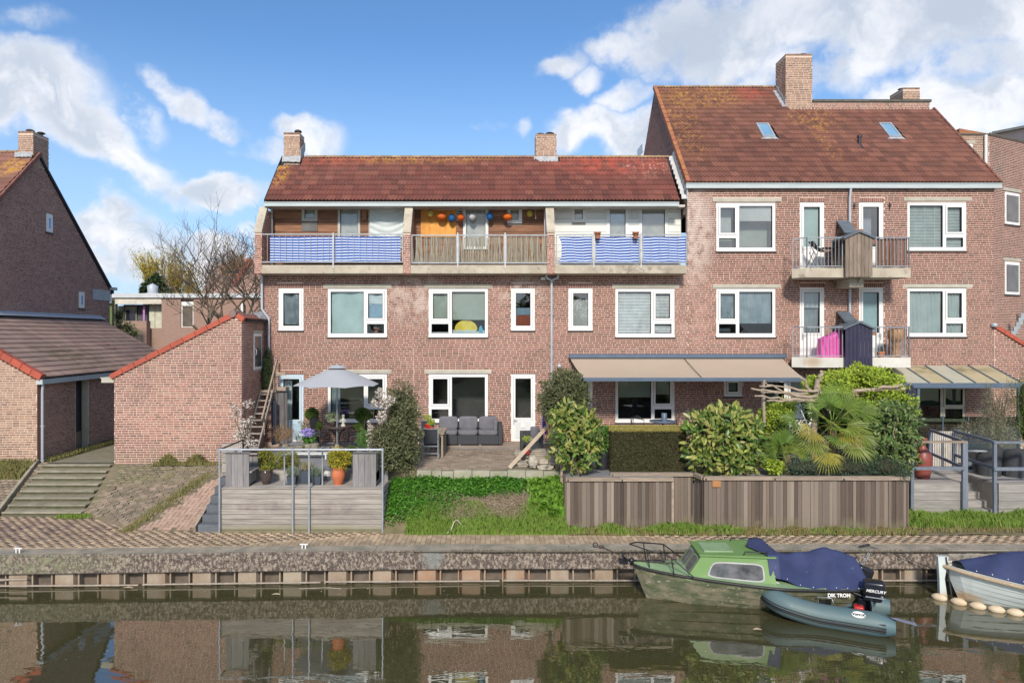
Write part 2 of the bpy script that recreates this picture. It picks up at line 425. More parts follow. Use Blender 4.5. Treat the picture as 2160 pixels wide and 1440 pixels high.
def water_mat():
 m = bpy.data.materials.new('canal_water'); m.use_nodes = True; nt = m.node_tree; b = nt.nodes['Principled BSDF']
 pos = N(nt, 'ShaderNodeNewGeometry').outputs['Position']
 n1 = noise(nt, pos, .35, 5, .6)
 col = mixc(nt, maprange(nt, n1, .35, .65), (.052, .050, .022), (.064, .060, .026))
 nt.links.new(col, b.inputs['Base Color'])
 b.inputs['Roughness'].default_value = .008; b.inputs['IOR'].default_value = 2.6; b.inputs['Specular IOR Level'].default_value = .5
 mp = N(nt, 'ShaderNodeMapping'); mp.inputs['Scale'].default_value = (1.0, 2.6, 1); nt.links.new(pos, mp.inputs[0])
 a = noise(nt, mp.outputs[0], 1.3, 3, .45, .3); c = noise(nt, mp.outputs[0], 6.0, 2, .5)
 h = math_n(nt, 'ADD', a, math_n(nt, 'MULTIPLY', c, .10))
 bu = N(nt, 'ShaderNodeBump'); bu.inputs['Strength'].default_value = .25; bu.inputs['Distance'].default_value = .010
 nt.links.new(h, bu.inputs['Height']); nt.links.new(bu.outputs[0], b.inputs['Normal'])
 return m
mb = MB(); mb.add([(-60, -6, WATER_Z), (60, -6, WATER_Z), (60, 17.6, WATER_Z), (-60, 17.6, WATER_Z)], [(0, 1, 2, 3)])
struct(mb.build('canal_water', water_mat()))
mb = MB(); mb.add([(-60, -6, -2.6), (60, -6, -2.6), (60, 17.6, -2.6), (-60, 17.6, -2.6)], [(0, 1, 2, 3)])
struct(mb.build('canal_bed', m_ground))
mb = MB(); mb.box(-300, 300, -300, -6.0, -2.7, 0.0)
struct(mb.build('opposite_bank', pm('grass_bank', (.07, .10, .03), (.05, .07, .02), .6, rough=.95)))
mb = MB(); mb.add([(-60, 16.6, -.03), (60, 16.6, -.03), (60, 24.5, -.03), (-60, 24.5, -.03)], [(0, 1, 2, 3)])
struct(mb.build('subsoil', m_ground))
mb = MB(); mb.add([(-1500, 22.6, 1.095), (1500, 22.6, 1.095), (1500, 2500, 1.095), (-1500, 2500, 1.095)], [(0, 1, 2, 3)])
struct(mb.build('ground', m_ground))
def quay_mesh():
 xs = np.linspace(-17, 17, 681); V = []; nc = 14
 rg = np.random.default_rng(3); jag = rg.normal(0, 1, (len(xs), nc));
 k = np.array([.25, .5, .25]);
 for c in range(nc): jag[:, c] = np.convolve(jag[:, c], k, 'same')
 for i, x in enumerate(xs):
  y = YQ(x)
  V.append((x, y + .50, -.004)); V.append((x, y + .03, .0))
  V.append((x, y, -.02))
  for c in range(nc - 3):
   t = c / (nc - 4); V.append((x, y + .02 * jag[i, c] + .01, -.04 - .385 * t))
  V.append((x, y, -.45)); V.append((x, y + .25, -.452))
 k_ = nc + 2; Fc = []
 for i in range(len(xs) - 1):
  for j in range(k_ - 1): Fc.append((i * k_ + j, i * k_ + j + 1, (i + 1) * k_ + j + 1, (i + 1) * k_ + j))
 return np.array(V), np.array(Fc), k_
V, Fc, k_ = quay_mesh()
quay = np_mesh('quay_wall', V, Fc, m_concface); struct(quay)
mb = MB()
cx0 = -17.0
while cx0 < 17:       # coping stones with joints
 L = 2.35; y0 = YQ(cx0 + L / 2)
 mb.add([(cx0 + .006, YQ(cx0) + .035, .004), (cx0 + L - .006, YQ(cx0 + L) + .035, .004), (cx0 + L - .006, YQ(cx0 + L) + .49, .004), (cx0 + .006, YQ(cx0) + .49, .004)], [(0, 1, 2, 3)])
 cx0 += L
mb.build('coping', m_concrete, quay)
mo = MB(); mi = MB(); mr = MB()
x = -17.0; per = 1.075
while x < 17:
 y = YQ(x) + .10; zt, zb = -.452, -1.5
 q = [(x, y + .2), (x + .07, y), (x + .50, y), (x + .57, y + .2), (x + per, y + .2)]
 mo.add([(q[0][0], q[0][1], zb), (q[1][0], q[1][1], zb), (q[2][0], q[2][1], zb), (q[3][0], q[3][1], zb),
   (q[0][0], q[0][1], zt), (q[1][0], q[1][1], zt), (q[2][0], q[2][1], zt), (q[3][0], q[3][1], zt)],
           [(0, 1, 5, 4), (1, 2, 6, 5), (2, 3, 7, 6)])
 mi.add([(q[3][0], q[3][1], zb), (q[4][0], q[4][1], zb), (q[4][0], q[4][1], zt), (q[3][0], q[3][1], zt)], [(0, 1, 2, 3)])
 mo.box(x + .60, x + .635, y + .02, y + .2, zb, zt); mo.box(x - .035, x - .005, y + .02, y + .2, zb, zt)
 x += per
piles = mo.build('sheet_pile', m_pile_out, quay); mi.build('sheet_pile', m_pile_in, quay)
for k in range(8):
 xa = -17 + k * 4.3; mr.beam((xa, YQ(xa) + .03, -.735 + .012 * (k % 2)), (xa + 4.2, YQ(xa + 4.2) + .03, -.735 - .012 * (k % 2)), .035, .028)
mr.build('mooring_rail', m_bolt, quay)
mb = MB(); mb.beam((-13, YQ(-13) + .05, -.60), (-11.1, YQ(-11) + .05, -.585), .03, .03); mb.beam((12.0, 16.54, -.56), (13.0, 16.54, -.57), .03, .04)
mb.build('mooring_rail', m_bolt, quay)
def far_edge(x):
 if x < -11.7: return 19.55
 if x < -9.55: return 19.55 - (x + 11.7) / 2.15 * 1.5
 if x < -2.9: return 18.04
 return 17.8
mb = MB()
mb.add([(-18, 16.4, -.012), (18, 16.4, -.012), (18, 19.7, -.012), (-18, 19.7, -.012)], [(0, 1, 2, 3)])
path = struct(mb.build('path', m_joint))
PB = UNIT_BOX; M = []; rg = np.random.default_rng(4); bw, bl = .125, .25
x = -16.0; c = 0
while x < 15.5:
 y0 = YQ(x) + .505; y = y0 - (c % 2) * bl / 2; fe = far_edge(x) + .06
 while y < fe:
  a = max(y, y0); b = min(y + bl, fe + .1)
  if b - a > .03:
   t = rg.normal(0, .0015)
   M.append(aff((x + rg.normal(0, .001), a, -.045), (bw - .010, rg.normal(0, .0008), rg.normal(0, .003)), (0, b - a - .010, rg.normal(0, .004)), (0, 0, .045 + t)))
  y += bl
 x += bw; c += 1
pieces('paving_brick', PB, M, m_pave, path, limit=300)
def foot(x):
 if x < -11.7: return 19.5
 if x < -9.55: return 19.5 - (x + 11.7) / 2.15 * 1.45
 return 18.05
def bank_z(x, y):
 f = foot(x); t = (y - f) / (21.75 - f)
 return 1.1 * min(max(t, 0), 1)
mb = MB()
for (xa, xb) in ((-19, -7.24),):
 nx = 60; ny = 6
 mb.grid(lambda u, v, xa=xa, xb=xb: (xa + (xb - xa) * u, foot(xa + (xb - xa) * u) + (22.7 - foot(xa + (xb - xa) * u)) * v,
   bank_z(xa + (xb - xa) * u, foot(xa + (xb - xa) * u) + (22.7 - foot(xa + (xb - xa) * u)) * v) - .02), nx, 14, False)
bank = struct(mb.build('bank', m_joint))
Md = []; Ml = []
def slope_brick(x, y, wx, wy, ang, lst, jit=.006):
 f = foot(x); sl = 1.1 / (21.75 - f) if y < 21.7 else 0
 z = bank_z(x, y)
 ca, sa = math.cos(ang), math.sin(ang); zx = (bank_z(x + .05, y) - bank_z(x - .05, y)) / .1
 u = np.array((ca, sa, sa * sl + ca * zx)); v = np.array((-sa, ca, ca * sl - sa * zx))
 u = u / np.linalg.norm(u); v = v / np.linalg.norm(v); n = np.cross(u, v)
 if rg.random() < .9: u = u + n * rg.normal(0, .05)
 lst.append(aff(np.array((x, y, z)) - n * .05 + n * rg.normal(0, jit), u * wx, v * wy, n * .05))
def light(x, y): return x > -9.53 + (y - 18.05) / 3.0 * .95
for row, y in enumerate(np.arange(18.05, 22.6, .112)):
 x = -11.85 - (row % 2) * .11
 while x < -7.95:
  if x > -11.9 and y > foot(x) + .02 and not light(x, y): slope_brick(x, y, .205, .10, 0.12, Md, .010)
  x += .218
 x = -18.5 - (row % 2) * .11
 while x < -14.4:
  if y > foot(x) + .02: slope_brick(x, y, .205, .10, .05, Md, .006)
  x += .218
s2 = .124
for i in range(-2, 30):        # herringbone of light bricks
 for j in range(-4, 34):
  x = -10.6 + (i) * s2; y = 17.9 + j * s2
  k = (i - j) % 4
  if k == 0: wx, wy = 2 * s2 - .012, s2 - .012
  elif k == 2: wx, wy = s2 - .012, 2 * s2 - .012
  else: continue
  if k == 2: y -= s2
  if foot(x) < y < 21.3 and light(x, y) and x + wx < -7.97 and y + wy < 21.5: slope_brick(x, y, wx, wy, 0, Ml, .001)
pieces('clinker_brick', UNIT_BOX, Md, m_pave_dark, bank, limit=300)
pieces('ramp_brick', UNIT_BOX, Ml, m_pave_light, bank, limit=300)
st = thing('stairs', 'broad weathered concrete garden steps climbing from the quay path to the alley', 'steps', (-13.1, 19.5, 0))
for k in range(8):
 y0 = 19.5 + k * .29; z1 = .1375 * (k + 1)
 mb = MB(); mb.box(-14.12 - .03 * k, -11.85 - .045 * k, y0, y0 + .40, z1 - .05, z1, .012)
 sp_ = mb.build('step', m_step, st)
 mb = MB(); mb.box(-14.10 - .03 * k, -11.87 - .045 * k, y0 + .045, y0 + .45, z1 - .16, z1 - .051); mb.build('riser', pm('dark_mossy_riser', (.13, .125, .085), (.08, .085, .05), 5, rough=1, bump=.5), sp_)  # moss tone, made darker than the treads to set the steps apart
mb = MB(); mb.beam((-14.22, 19.35, .02), (-14.62, 21.8, 1.17), .09, .14)
mb.build('edge_beam', pm('kerb_old', (.33, .29, .22), (.2, .19, .13), 5, rough=.95), st)
mb = MB(); mb.add([(-14.7, 21.8, 1.1), (-12.1, 21.8, 1.1), (-12.1, 34, 1.1), (-14.7, 34, 1.1)], [(0, 1, 2, 3)])
struct(mb.build('alley', pm('alley_paving', (.27, .23, .17), (.18, .17, .10), 4, rough=.95, bump=.5, bscale=20)))
m_tile = pm('terrace_clinker', (.34, .27, .21), (.25, .20, .15), 2.5, rnd=.2, rough=.9, bump=.4, bscale=50)
m_slab = pm('grey_slab', (.24, .245, .26), (.19, .195, .21), 3, rough=.8, bump=.2)
mb = MB(); mb.box(-7.25, -2.98, 18.93, 23.98, -.3, 1.45); t1 = struct(mb.build('terrace', m_slab))
mb = MB(); mb.box(-2.975, 1.9, 19.22, 23.98, -.3, 1.385); t2 = struct(mb.build('terrace', m_joint))
mb = MB(); mb.box(1.905, 11.0, 18.66, 23.98, -.3, 1.37); mb.box(1.905, 4.64, 18.04, 18.659, -.3, 1.37); mb.box(5.56, 10.94, 18.17, 18.659, -.3, 1.37); t3 = struct(mb.build('terrace', m_slab))
mb = MB(); mb.box(11.9, 13.40, 19.6, 20.96, -.3, .95); mb.box(14.26, 17.5, 19.6, 20.96, -.3, .95); mb.box(11.0, 17.5, 20.965, 23.98, -.3, .95); mb.box(17.5, 24, 19.6, 27, -.3, .95); t4 = struct(mb.build('terrace', pm('deck_grey', (.33, .29, .25), (.25, .22, .19), 4, stretch=(8, 1, 1), rough=.85)))
M = []
for row, y in enumerate(np.arange(19.36, 22.9, .108)):
 x = -2.6 - (row % 2) * .11
 while x < 1.05 + .35 * math.sin(y * 2):
  if not (y < 20.4 and x > .1 + (y - 19.36) * .8): M.append(aff((x, y, 1.345), (.205, rg.normal(0, .004), rg.normal(0, .004)), (0, .10, rg.normal(0, .003)), (0, 0, .045 + rg.normal(0, .002))))
  x += .217
pieces('paving_brick', UNIT_BOX, M, m_tile, t2, limit=300)
m_edge = pm('edging_block', (.36, .34, .28), (.27, .27, .19), 4, rough=.9, bump=.3, rnd=.08)
x = -2.2
for k, wdt in enumerate((.42, .28, .33, .52, .5, .5, .5, .5, .5, .4)):
 if x > 1.7: break
 mb = MB(); mb.box(x, x + wdt - .012, 19.12, 19.3, 1.02, 1.40 - .012 * (k % 3), .01); mb.build('edging_block', m_edge, t2); x += wdt
def gz(x, y):
 t = min(max((y - 17.85) / 1.25, 0), 1)
 return 1.08 * (t ** .85) + .03 * math.sin(x * 3.1 + y * 5) * (t > 0)
mb = MB(); mb.grid(lambda u, v: (-2.95 + 4.9 * u, 17.72 + 1.5 * v, gz(-2.95 + 4.9 * u, 17.72 + 1.5 * v) - .02), 40, 14)
struct(mb.build('garden_bank', m_soil_g))
mb = MB(); mb.grid(lambda u, v: (1.9 + 16 * u, 17.7 + 2.0 * v, .02 + .10 * v + .02 * math.sin(u * 50)), 60, 6)
struct(mb.build('verge', m_soil_g))
# ================================================================== houses
YF = 24.0
def fx(px): return X(px, YF)
def fz(py): return Z(py, YF)
BRC = [(0.0, (.145, .075, .062)), (.3, (.225, .10, .08)), (.62, (.275, .118, .095)), (.85, (.31, .15, .118)), (1.0, (.21, .12, .105))]
eff = (.62, .52, .47)
m_brick = pm('facade_brick', (.25, .13, .105), (.20, .10, .085), 1.4, rnd=.14, rndcol=BRC, rough=.9, bump=.15, bscale=60,
             stains=[((6.9, 24, 8.9), (1.1, 1, 2.6), eff, .95, 3.0, .36), ((-2.9, 24, 6.6), (1.5, 1, 1.4), eff, .85, 2.5, .42), ((.9, 24, 6.7), (1.2, 1, .8), eff, .8, 3, .43),
                     ((6.5, 24, 6.2), (1.6, 1, 2.3), (.50, .34, .30), .45, 3.0, .45)])
m_brick_l = pm('shed_brick', (.30, .155, .12), (.25, .12, .10), 1.0, rnd=.16, rndcol=[(0.0, (.17, .10, .085)), (.3, (.29, .14, .115)), (.65, (.34, .165, .13)), (1.0, (.31, .21, .16))], rough=.9, bump=.15, bscale=60,
               stains=[((-11.3, 21.8, 3.2), (.7, 1, .5), (.16, .09, .08), .7, 4, .42), ((-10, 21.8, 1.3), (4, 1, .45), (.17, .14, .09), .6, 3, .4)])
m_brick_d = pm('gable_brick', (.29, .155, .12), (.23, .12, .095), 1.0, rnd=.15, rndcol=[(0.0, (.22, .115, .095)), (.5, (.36, .17, .135)), (1.0, (.40, .225, .18))], rough=.92, bump=.15, bscale=60)
m_mortar = pm('mortar', (.66, .50, .41), (.55, .41, .335), 1.2, rough=.95)
m_mortar_l = pm('mortar_light', (.70, .54, .45), (.60, .455, .375), 1.2, rough=.95)
m_brick_t = pm('chimney_brick', (.33, .215, .15), (.27, .17, .12), 1.0, rnd=.16, rndcol=[(0.0, (.20, .13, .10)), (.4, (.31, .19, .135)), (.7, (.36, .24, .165)), (1.0, (.30, .21, .15))], rough=.92)
m_mortar_d = pm('mortar_dull', (.50, .385, .31), (.41, .31, .25), 1.2, rough=.95)
m_lint = pm('concrete_lintel', (.47, .45, .38), (.38, .36, .30), 3, rough=.85, bump=.15, rnd=.05)
m_slabc = pm('balcony_concrete', (.50, .45, .36), (.38, .33, .26), 2.2, rough=.85, bump=.2, speck=((.22, .17, .13), 5, .60, .6),
             stains=[((4.6, 23.4, 7.45), (2.2, 1, .3), (.20, .16, .13), .7, 6, .42)])
m_white = pm('white_frame', (.80, .80, .79), (.74, .74, .735), 2, rough=.35, spec=.4)
m_bluewhite = pm('pale_blue_door', (.55, .68, .78), (.50, .63, .74), 2, rough=.4)
m_greyw = pm('pale_grey_panel', (.66, .69, .68), (.62, .65, .64), 2, rough=.45)
m_gasket = pm('dark_gasket', (.02, .02, .022), rough=.6)
m_sill = pm('brown_sill', (.07, .045, .04), (.05, .035, .03), 8, rough=.5)
m_glass = glass_mat('window_glass', refl=.10)
m_glass_hi = glass_mat('window_glass_reflective', refl=.26)
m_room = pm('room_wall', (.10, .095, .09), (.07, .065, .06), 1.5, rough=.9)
m_zinc = pm('zinc', (.42, .47, .50), (.33, .38, .42), 2.5, rough=.45, metal=.3, bump=.1)
m_zincp = pm('zinc_pipe', (.50, .53, .57), (.42, .45, .50), 2.5, rough=.4, metal=.3)
m_gut = pm('gutter_paint', (.47, .53, .54), (.40, .45, .47), 1.3, stretch=(1, 1, 6), rough=.5)
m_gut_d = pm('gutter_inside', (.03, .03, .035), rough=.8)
m_lead = pm('lead_flashing', (.26, .28, .31), (.42, .43, .45), 9, rough=.55, bump=.6, bscale=22)
TC = [(0.0, (.12, .045, .035)), (.35, (.165, .055, .042)), (.7, (.195, .062, .045)), (1.0, (.22, .085, .06))]
lich = (.50, .27, .05)
m_tile_l = pm('red_roof_tile', (.19, .062, .045), (.15, .058, .045), 1.2, rnd=.12, rndcol=TC, rough=.75, bump=.2, bscale=30, speck=((.62, .55, .50), 9, .705, .8),
              stains=[((-7.9, 25.2, 11.2), (.5, 1.6, 1.2), lich, 1, 6, .45), ((-3.2, 25.9, 11.8), (4.4, .7, .6), lich, .75, 5, .45), ((-4, 25, 11.0), (5, 1.5, 1.5), (.15, .09, .07), .3, 3, .45),
                      ((4.2, 25.6, 11.5), (3, 1.0, 1.0), (.42, .08, .05), .7, 3, .4), ((-5.9, 25.7, 11.7), (2, .5, .5), (.40, .10, .06), .6, 3, .4), ((5.6, 25.4, 11.4), (1.4, 1.2, 1.2), (.75, .66, .6), .9, 9, .56)])
m_tile_r = pm('brown_roof_tile', (.185, .075, .052), (.145, .062, .045), 1.2, rnd=.12, rndcol=[(0.0, (.115, .05, .038)), (.4, (.165, .066, .047)), (1.0, (.215, .09, .062))], rough=.78, bump=.2, bscale=30, speck=((.62, .55, .50), 8, .72, .8),
              stains=[((8.6, 28.3, 15.0), (2.4, 1.4, 1.4), lich, .75, 5, .46), ((7.4, 26.8, 13.4), (1.0, 3.5, 3.5), lich, .95, 6, .50), ((12.6, 27, 13.7), (1.5, 1.5, 1.2), lich, .9, 6, .52),
                      ((12.5, 26, 12.6), (.5, 2.5, 2.2), lich, .9, 5, .52), ((10.6, 28.6, 15.1), (1.0, 1, 1), (.36, .08, .05), .7, 3, .4), ((9, 27, 13.6), (3.5, 3, 3), (.14, .08, .06), .3, 3, .45)])
m_tile_d = pm('dark_shed_tile', (.20, .14, .125), (.155, .11, .10), 1.0, rnd=.12, rough=.8, bump=.2, bscale=30, speck=((.34, .30, .26), 10, .69, .7),
              stains=[((-16, 25, 3.5), (2.2, 3.4, 2), (.06, .055, .025), .9, 3, .42), ((-15.6, 22.2, 3.1), (2.6, 1.2, 1.6), (.31, .20, .15), .85, .8, .30)])
m_tile_o = pm('orange_tile', (.42, .10, .05), (.36, .09, .05), 2, rough=.7)
m_verge = pm('red_verge_tile', (.42, .085, .05), (.33, .075, .045), 2.5, rnd=.1, rough=.7)
m_verge_o = pm('orange_verge_tile', (.33, .10, .06), (.36, .17, .06), 5, rnd=.1, rough=.75)
m_ridge = pm('ridge_tile', (.25, .15, .11), (.36, .25, .12), 3, rnd=.15, rough=.8, bump=.2)
m_dark = pm('dark_metal', (.035, .035, .045), (.025, .025, .03), 4, rough=.45)
m_cap = pm('chimney_cap', (.05, .045, .045), (.03, .03, .03), 4, rough=.6)
m_bar = pm('galvanised_bar', (.36, .39, .42), (.28, .30, .33), 6, rough=.5, metal=.3)
m_bar_l = pm('aluminium_rail', (.52, .53, .55), (.42, .43, .45), 6, rough=.45, metal=.2)
def cloth_mat(name, c, c2=None, transl=.25): return pm(name, c, c2 or tuple(x * .88 for x in c), 2.5, rough=.9, transl=transl)
m_mint = cloth_mat('mint_cloth', (.56, .72, .68)); m_blue_c = cloth_mat('light_blue_cloth', (.40, .58, .72)); m_grey_c = cloth_mat('grey_cloth', (.36, .41, .43), (.22, .27, .30))
m_blind_g = cloth_mat('sage_roller_blind', (.46, .52, .44)); m_blind_w = cloth_mat('white_roller_blind', (.74, .74, .70)); m_net = cloth_mat('net_curtain', (.66, .71, .70)); m_net_b = cloth_mat('blue_grey_curtain', (.45, .53, .57), (.28, .36, .40))
m_slatw = pm('white_blind_slat', (.78, .79, .78), rough=.5); m_slatg = pm('pale_blind_slat', (.50, .56, .52), rough=.5); m_backblue = pm('blind_backing', (.12, .26, .30), rough=.9)
m_pale = cloth_mat('pale_curtain', (.55, .64, .60)); m_white_c = cloth_mat('white_cloth', (.78, .86, .86)); m_white_p = cloth_mat('pure_white_cloth', (.80, .83, .84))
m_terr = pm('terracotta', (.46, .17, .085), (.38, .14, .075), 6, rough=.8)
def sheet(mbx, x0, x1, z0, z1, y, amp=.02, waves=6, seed=0, sag=0.0, nu=36, nv=14):
 rg = random.Random(seed); ph = [rg.uniform(0, 6) for _ in range(6)]
 def fn(u, v):
  d = amp * (math.sin(u * waves * 2 * PI + ph[0] + .8 * math.sin(v * 3 + ph[1])) + .5 * math.sin(u * waves * 4.7 + v * 4 + ph[2]) + .35 * math.sin(v * 9 + u * 5 + ph[3]))
  z = z0 + (z1 - z0) * v
  if sag: z -= sag * math.sin(PI * u) * v; d += .02 * math.sin(v * 26 + 5 * math.sin(PI * u))
  return (x0 + (x1 - x0) * u, y + d, z)
 return mbx.grid(fn, nu, nv)
def slats(mbx, x0, x1, z0, z1, y, pitch=.052, h=.036):
 z = z1 - h
 while z > z0:
  mbx.add([(x0, y - .010, z), (x1, y - .010, z), (x1, y + .010, z + h), (x0, y + .010, z + h)], [(0, 1, 2, 3)]); z -= pitch
 return mbx
def window(bld, name, x0, x1, z0, z1, panes, Y=YF, fmat=None, sill=True, glass=None, depth=.03, room=1.3, label=None):
 fmat = fmat or m_white; glass = glass or m_glass
 holes = [p[:4] for p in panes]
 mb = MB(); holed_wall(mb, x0, x1, z0, z1, Y + depth, Y + depth + .07, holes)
 for p in panes:
  if p[4]:
   g = .06; q = [(p[0], p[1], p[2], p[3])]
   holed_wall(mb, p[0] - g, p[1] + g, p[2] - g, p[3] + g, Y + depth - .016, Y + depth - .001, q)
 fr = mb.build(name, fmat, bld, label)
 gk = MB()
 for p in panes:
  holed_wall(gk, p[0] - .001, p[1] + .001, p[2] - .001, p[3] + .001, Y + depth + .012, Y + depth + .05, [(p[0] + .012, p[1] - .012, p[2] + .012, p[3] - .012)])
  if p[4]: holed_wall(gk, p[0] - .068, p[1] + .068, p[2] - .068, p[3] + .068, Y + depth - .004, Y + depth - .0005, [(p[0] - .06, p[1] + .06, p[2] - .06, p[3] + .06)])
  g = MB(); g.add([(p[0], Y + depth + .05, p[2]), (p[1], Y + depth + .05, p[2]), (p[1], Y + depth + .05, p[3]), (p[0], Y + depth + .05, p[3])], [(0, 1, 2, 3)])
  g.build('pane', glass, fr)
 gk.build('gasket', m_gasket, fr)
 if sill:
  s = MB(); s.box(x0 - .02, x1 + .02, Y - .035, Y + depth + .07, z0 - .05, z0 - .002); s.build('sill', m_sill, fr)
  s = MB(); s.box(x0, x1, Y - .02, Y + depth - .001, z0, z0 + .03); s.build('drip_rail', fmat, fr)
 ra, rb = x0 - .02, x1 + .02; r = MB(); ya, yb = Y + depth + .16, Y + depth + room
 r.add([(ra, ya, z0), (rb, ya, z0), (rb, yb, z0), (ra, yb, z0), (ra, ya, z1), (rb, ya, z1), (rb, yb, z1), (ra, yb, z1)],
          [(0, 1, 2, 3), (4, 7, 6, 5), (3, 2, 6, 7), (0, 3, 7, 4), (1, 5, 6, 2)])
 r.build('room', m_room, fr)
 for i, p in enumerate(panes):
  for (kind, a) in (p[5] or []):
   a = dict(a); za = p[2] + (p[3] - p[2]) * a.get('lo', 0); zb = p[2] + (p[3] - p[2]) * a.get('hi', 1)
   xa = p[0] + (p[1] - p[0]) * a.get('l', 0); xb = p[0] + (p[1] - p[0]) * a.get('r', 1)
   yy = Y + depth + a.get('d', .11); q = MB()
   if kind == 'cloth': sheet(q, xa, xb, za, zb, yy, a.get('amp', .018), a.get('w', 2.2), i + int(x0 * 7)).build('curtain', a['m'], fr)
   elif kind == 'pleat': sheet(q, xa, xb, za, zb, yy, .02, a.get('w', 12), i + 3, nu=110, nv=4).build('curtain', a['m'], fr)
   elif kind == 'blind': q.box(xa, xb, yy, yy + .006, za, zb); q.box(xa, xb, yy - .008, yy + .012, za - .02, za + .006); q.build('roller_blind', a['m'], fr)
   elif kind == 'slats':
    slats(q, xa, xb, za, zb, yy).build('blind_slats', a['m'], fr, kind='stuff')
    if a.get('tapes'):
     q = MB()
     for t in (.2, .5, .8): q.box(xa + (xb - xa) * t - .006, xa + (xb - xa) * t + .006, yy - .02, yy - .018, za, zb)
     q.build('blind_tape', m_slatw, fr)
    if a.get('back'): q = MB(); q.box(xa, xb, yy + .05, yy + .052, za, zb); q.build('blind_backing', a['back'], fr)
   elif kind == 'panel': q.box(xa, xb, yy, yy + .01, za, zb); q.build('panel', a['m'], fr)
   elif kind == 'custom': a['fn'](fr, xa, xb, za, zb, yy)
 return fr
def pxr(x0, x1, y0, y1, s, f=None): return (fx(x0), fx(x1), fz(y1), fz(y0), s, f)
def wide(bld, x0, yt, side, fills, holes, fmat=None, glass=None, label=None):
 W_, H_ = 125, 103
 if side == 'L': ps = [(x0 + 6, x0 + 76, yt + 7, yt + 95, False), (x0 + 85, x0 + 116, yt + 11, yt + 63, True), (x0 + 83, x0 + 119, yt + 75, yt + 95, False)]
 else: ps = [(x0 + 49, x0 + 119, yt + 7, yt + 95, False), (x0 + 9, x0 + 40, yt + 11, yt + 64, True), (x0 + 6, x0 + 42, yt + 75, yt + 95, False)]
 panes = [pxr(*p, f) for p, f in zip(ps, fills)]
 holes.append((fx(x0), fx(x0 + W_), fz(yt + H_), fz(yt)))
 return window(bld, 'window', fx(x0), fx(x0 + W_), fz(yt + H_), fz(yt), panes, fmat=fmat, glass=glass, label=label)
def lintel(bld, xa, xb, ya, yb, holes):
 mb = MB(); mb.box(fx(xa), fx(xb), YF - .02, YF + .12, fz(yb), fz(ya), .006); mb.build('lintel', m_lint, bld)
 holes.append((fx(xa), fx(xb), fz(yb), fz(ya)))
SOLD = []
def soldier(xa, xb, yb, holes, h=.135):
 x = fx(xa); z = fz(yb) + .004; holes.append((x, fx(xb), z, z + h + .01)); n = int((fx(xb) - x) / .0715)
 for i in range(n): SOLD.append(aff((x + (i + .12) * (fx(xb) - x) / n, YF, z), ((fx(xb) - x) / n - .016, 0, 0), (0, -.009, 0), (0, 0, h)))
def narrow(bld, x0, x1, y0, y1, fill, holes, sash=True, glass=None, head=True):
 holes.append((fx(x0), fx(x1), fz(y1), fz(y0)))
 if head: soldier(x0, x1, y0, holes)
 return window(bld, 'window', fx(x0), fx(x1), fz(y1), fz(y0), [pxr(x0 + 10, x1 - 9, y0 + 11, y1 - 10, sash, fill)], glass=glass)
def door(bld, x0, x1, y0, y1, yg, fill, holes, fmat=None, head=True, glass=None, pmat=None, ribs=False, Y=YF, handle='l', g=9):
 fmat = fmat or m_white
 holes.append((fx(x0), fx(x1), fz(y1), fz(y0)))
 if head: soldier(x0, x1, y0, holes)
 d = window(bld, 'door', fx(x0), fx(x1), fz(y1), fz(y0), [pxr(x0 + g, x1 - g, y0 + 10, yg, True, fill)], fmat=fmat, sill=False, glass=glass)
 p = MB(); p.box(fx(x0 + g), fx(x1 - g), YF + .012, YF + .0295, fz(y1 - 6), fz(yg + 7))
 if ribs:
  for k in range(1, 6):
   xx = fx(x0 + g) + (fx(x1 - g) - fx(x0 + g)) * k / 6; p.box(xx - .006, xx + .006, YF + .006, YF + .0119, fz(y1 - 8), fz(yg + 9))
 p.build('door_panel', pmat or m_greyw, d)
 h = MB(); hx = fx(x0 + 6) if handle == 'l' else fx(x1 - 6); hz = fz((yg + y1) / 2 - (y1 - y0) * .12)
 h.box(hx - .02, hx + .02, YF - .002, YF + .0135, hz - .10, hz + .12); h.box(hx - .015, hx + .11 * (1 if handle == 'l' else -1), YF - .05, YF - .035, hz + .03, hz + .055); h.box(hx - .01, hx + .01, YF - .035, YF - .002, hz + .03, hz + .055)
 h.build('door_handle', m_bar_l, d)
 return d
def potplant_fn(fr, xa, xb, za, zb, yy):
 q = MB(); q.lathe([(.07, 0), (.10, .16), (.115, .16), (.115, .20), (.10, .20), (.09, .17)], ((xa + xb) / 2, yy + .12, za), 14); q.build('flowerpot', m_terr, fr)
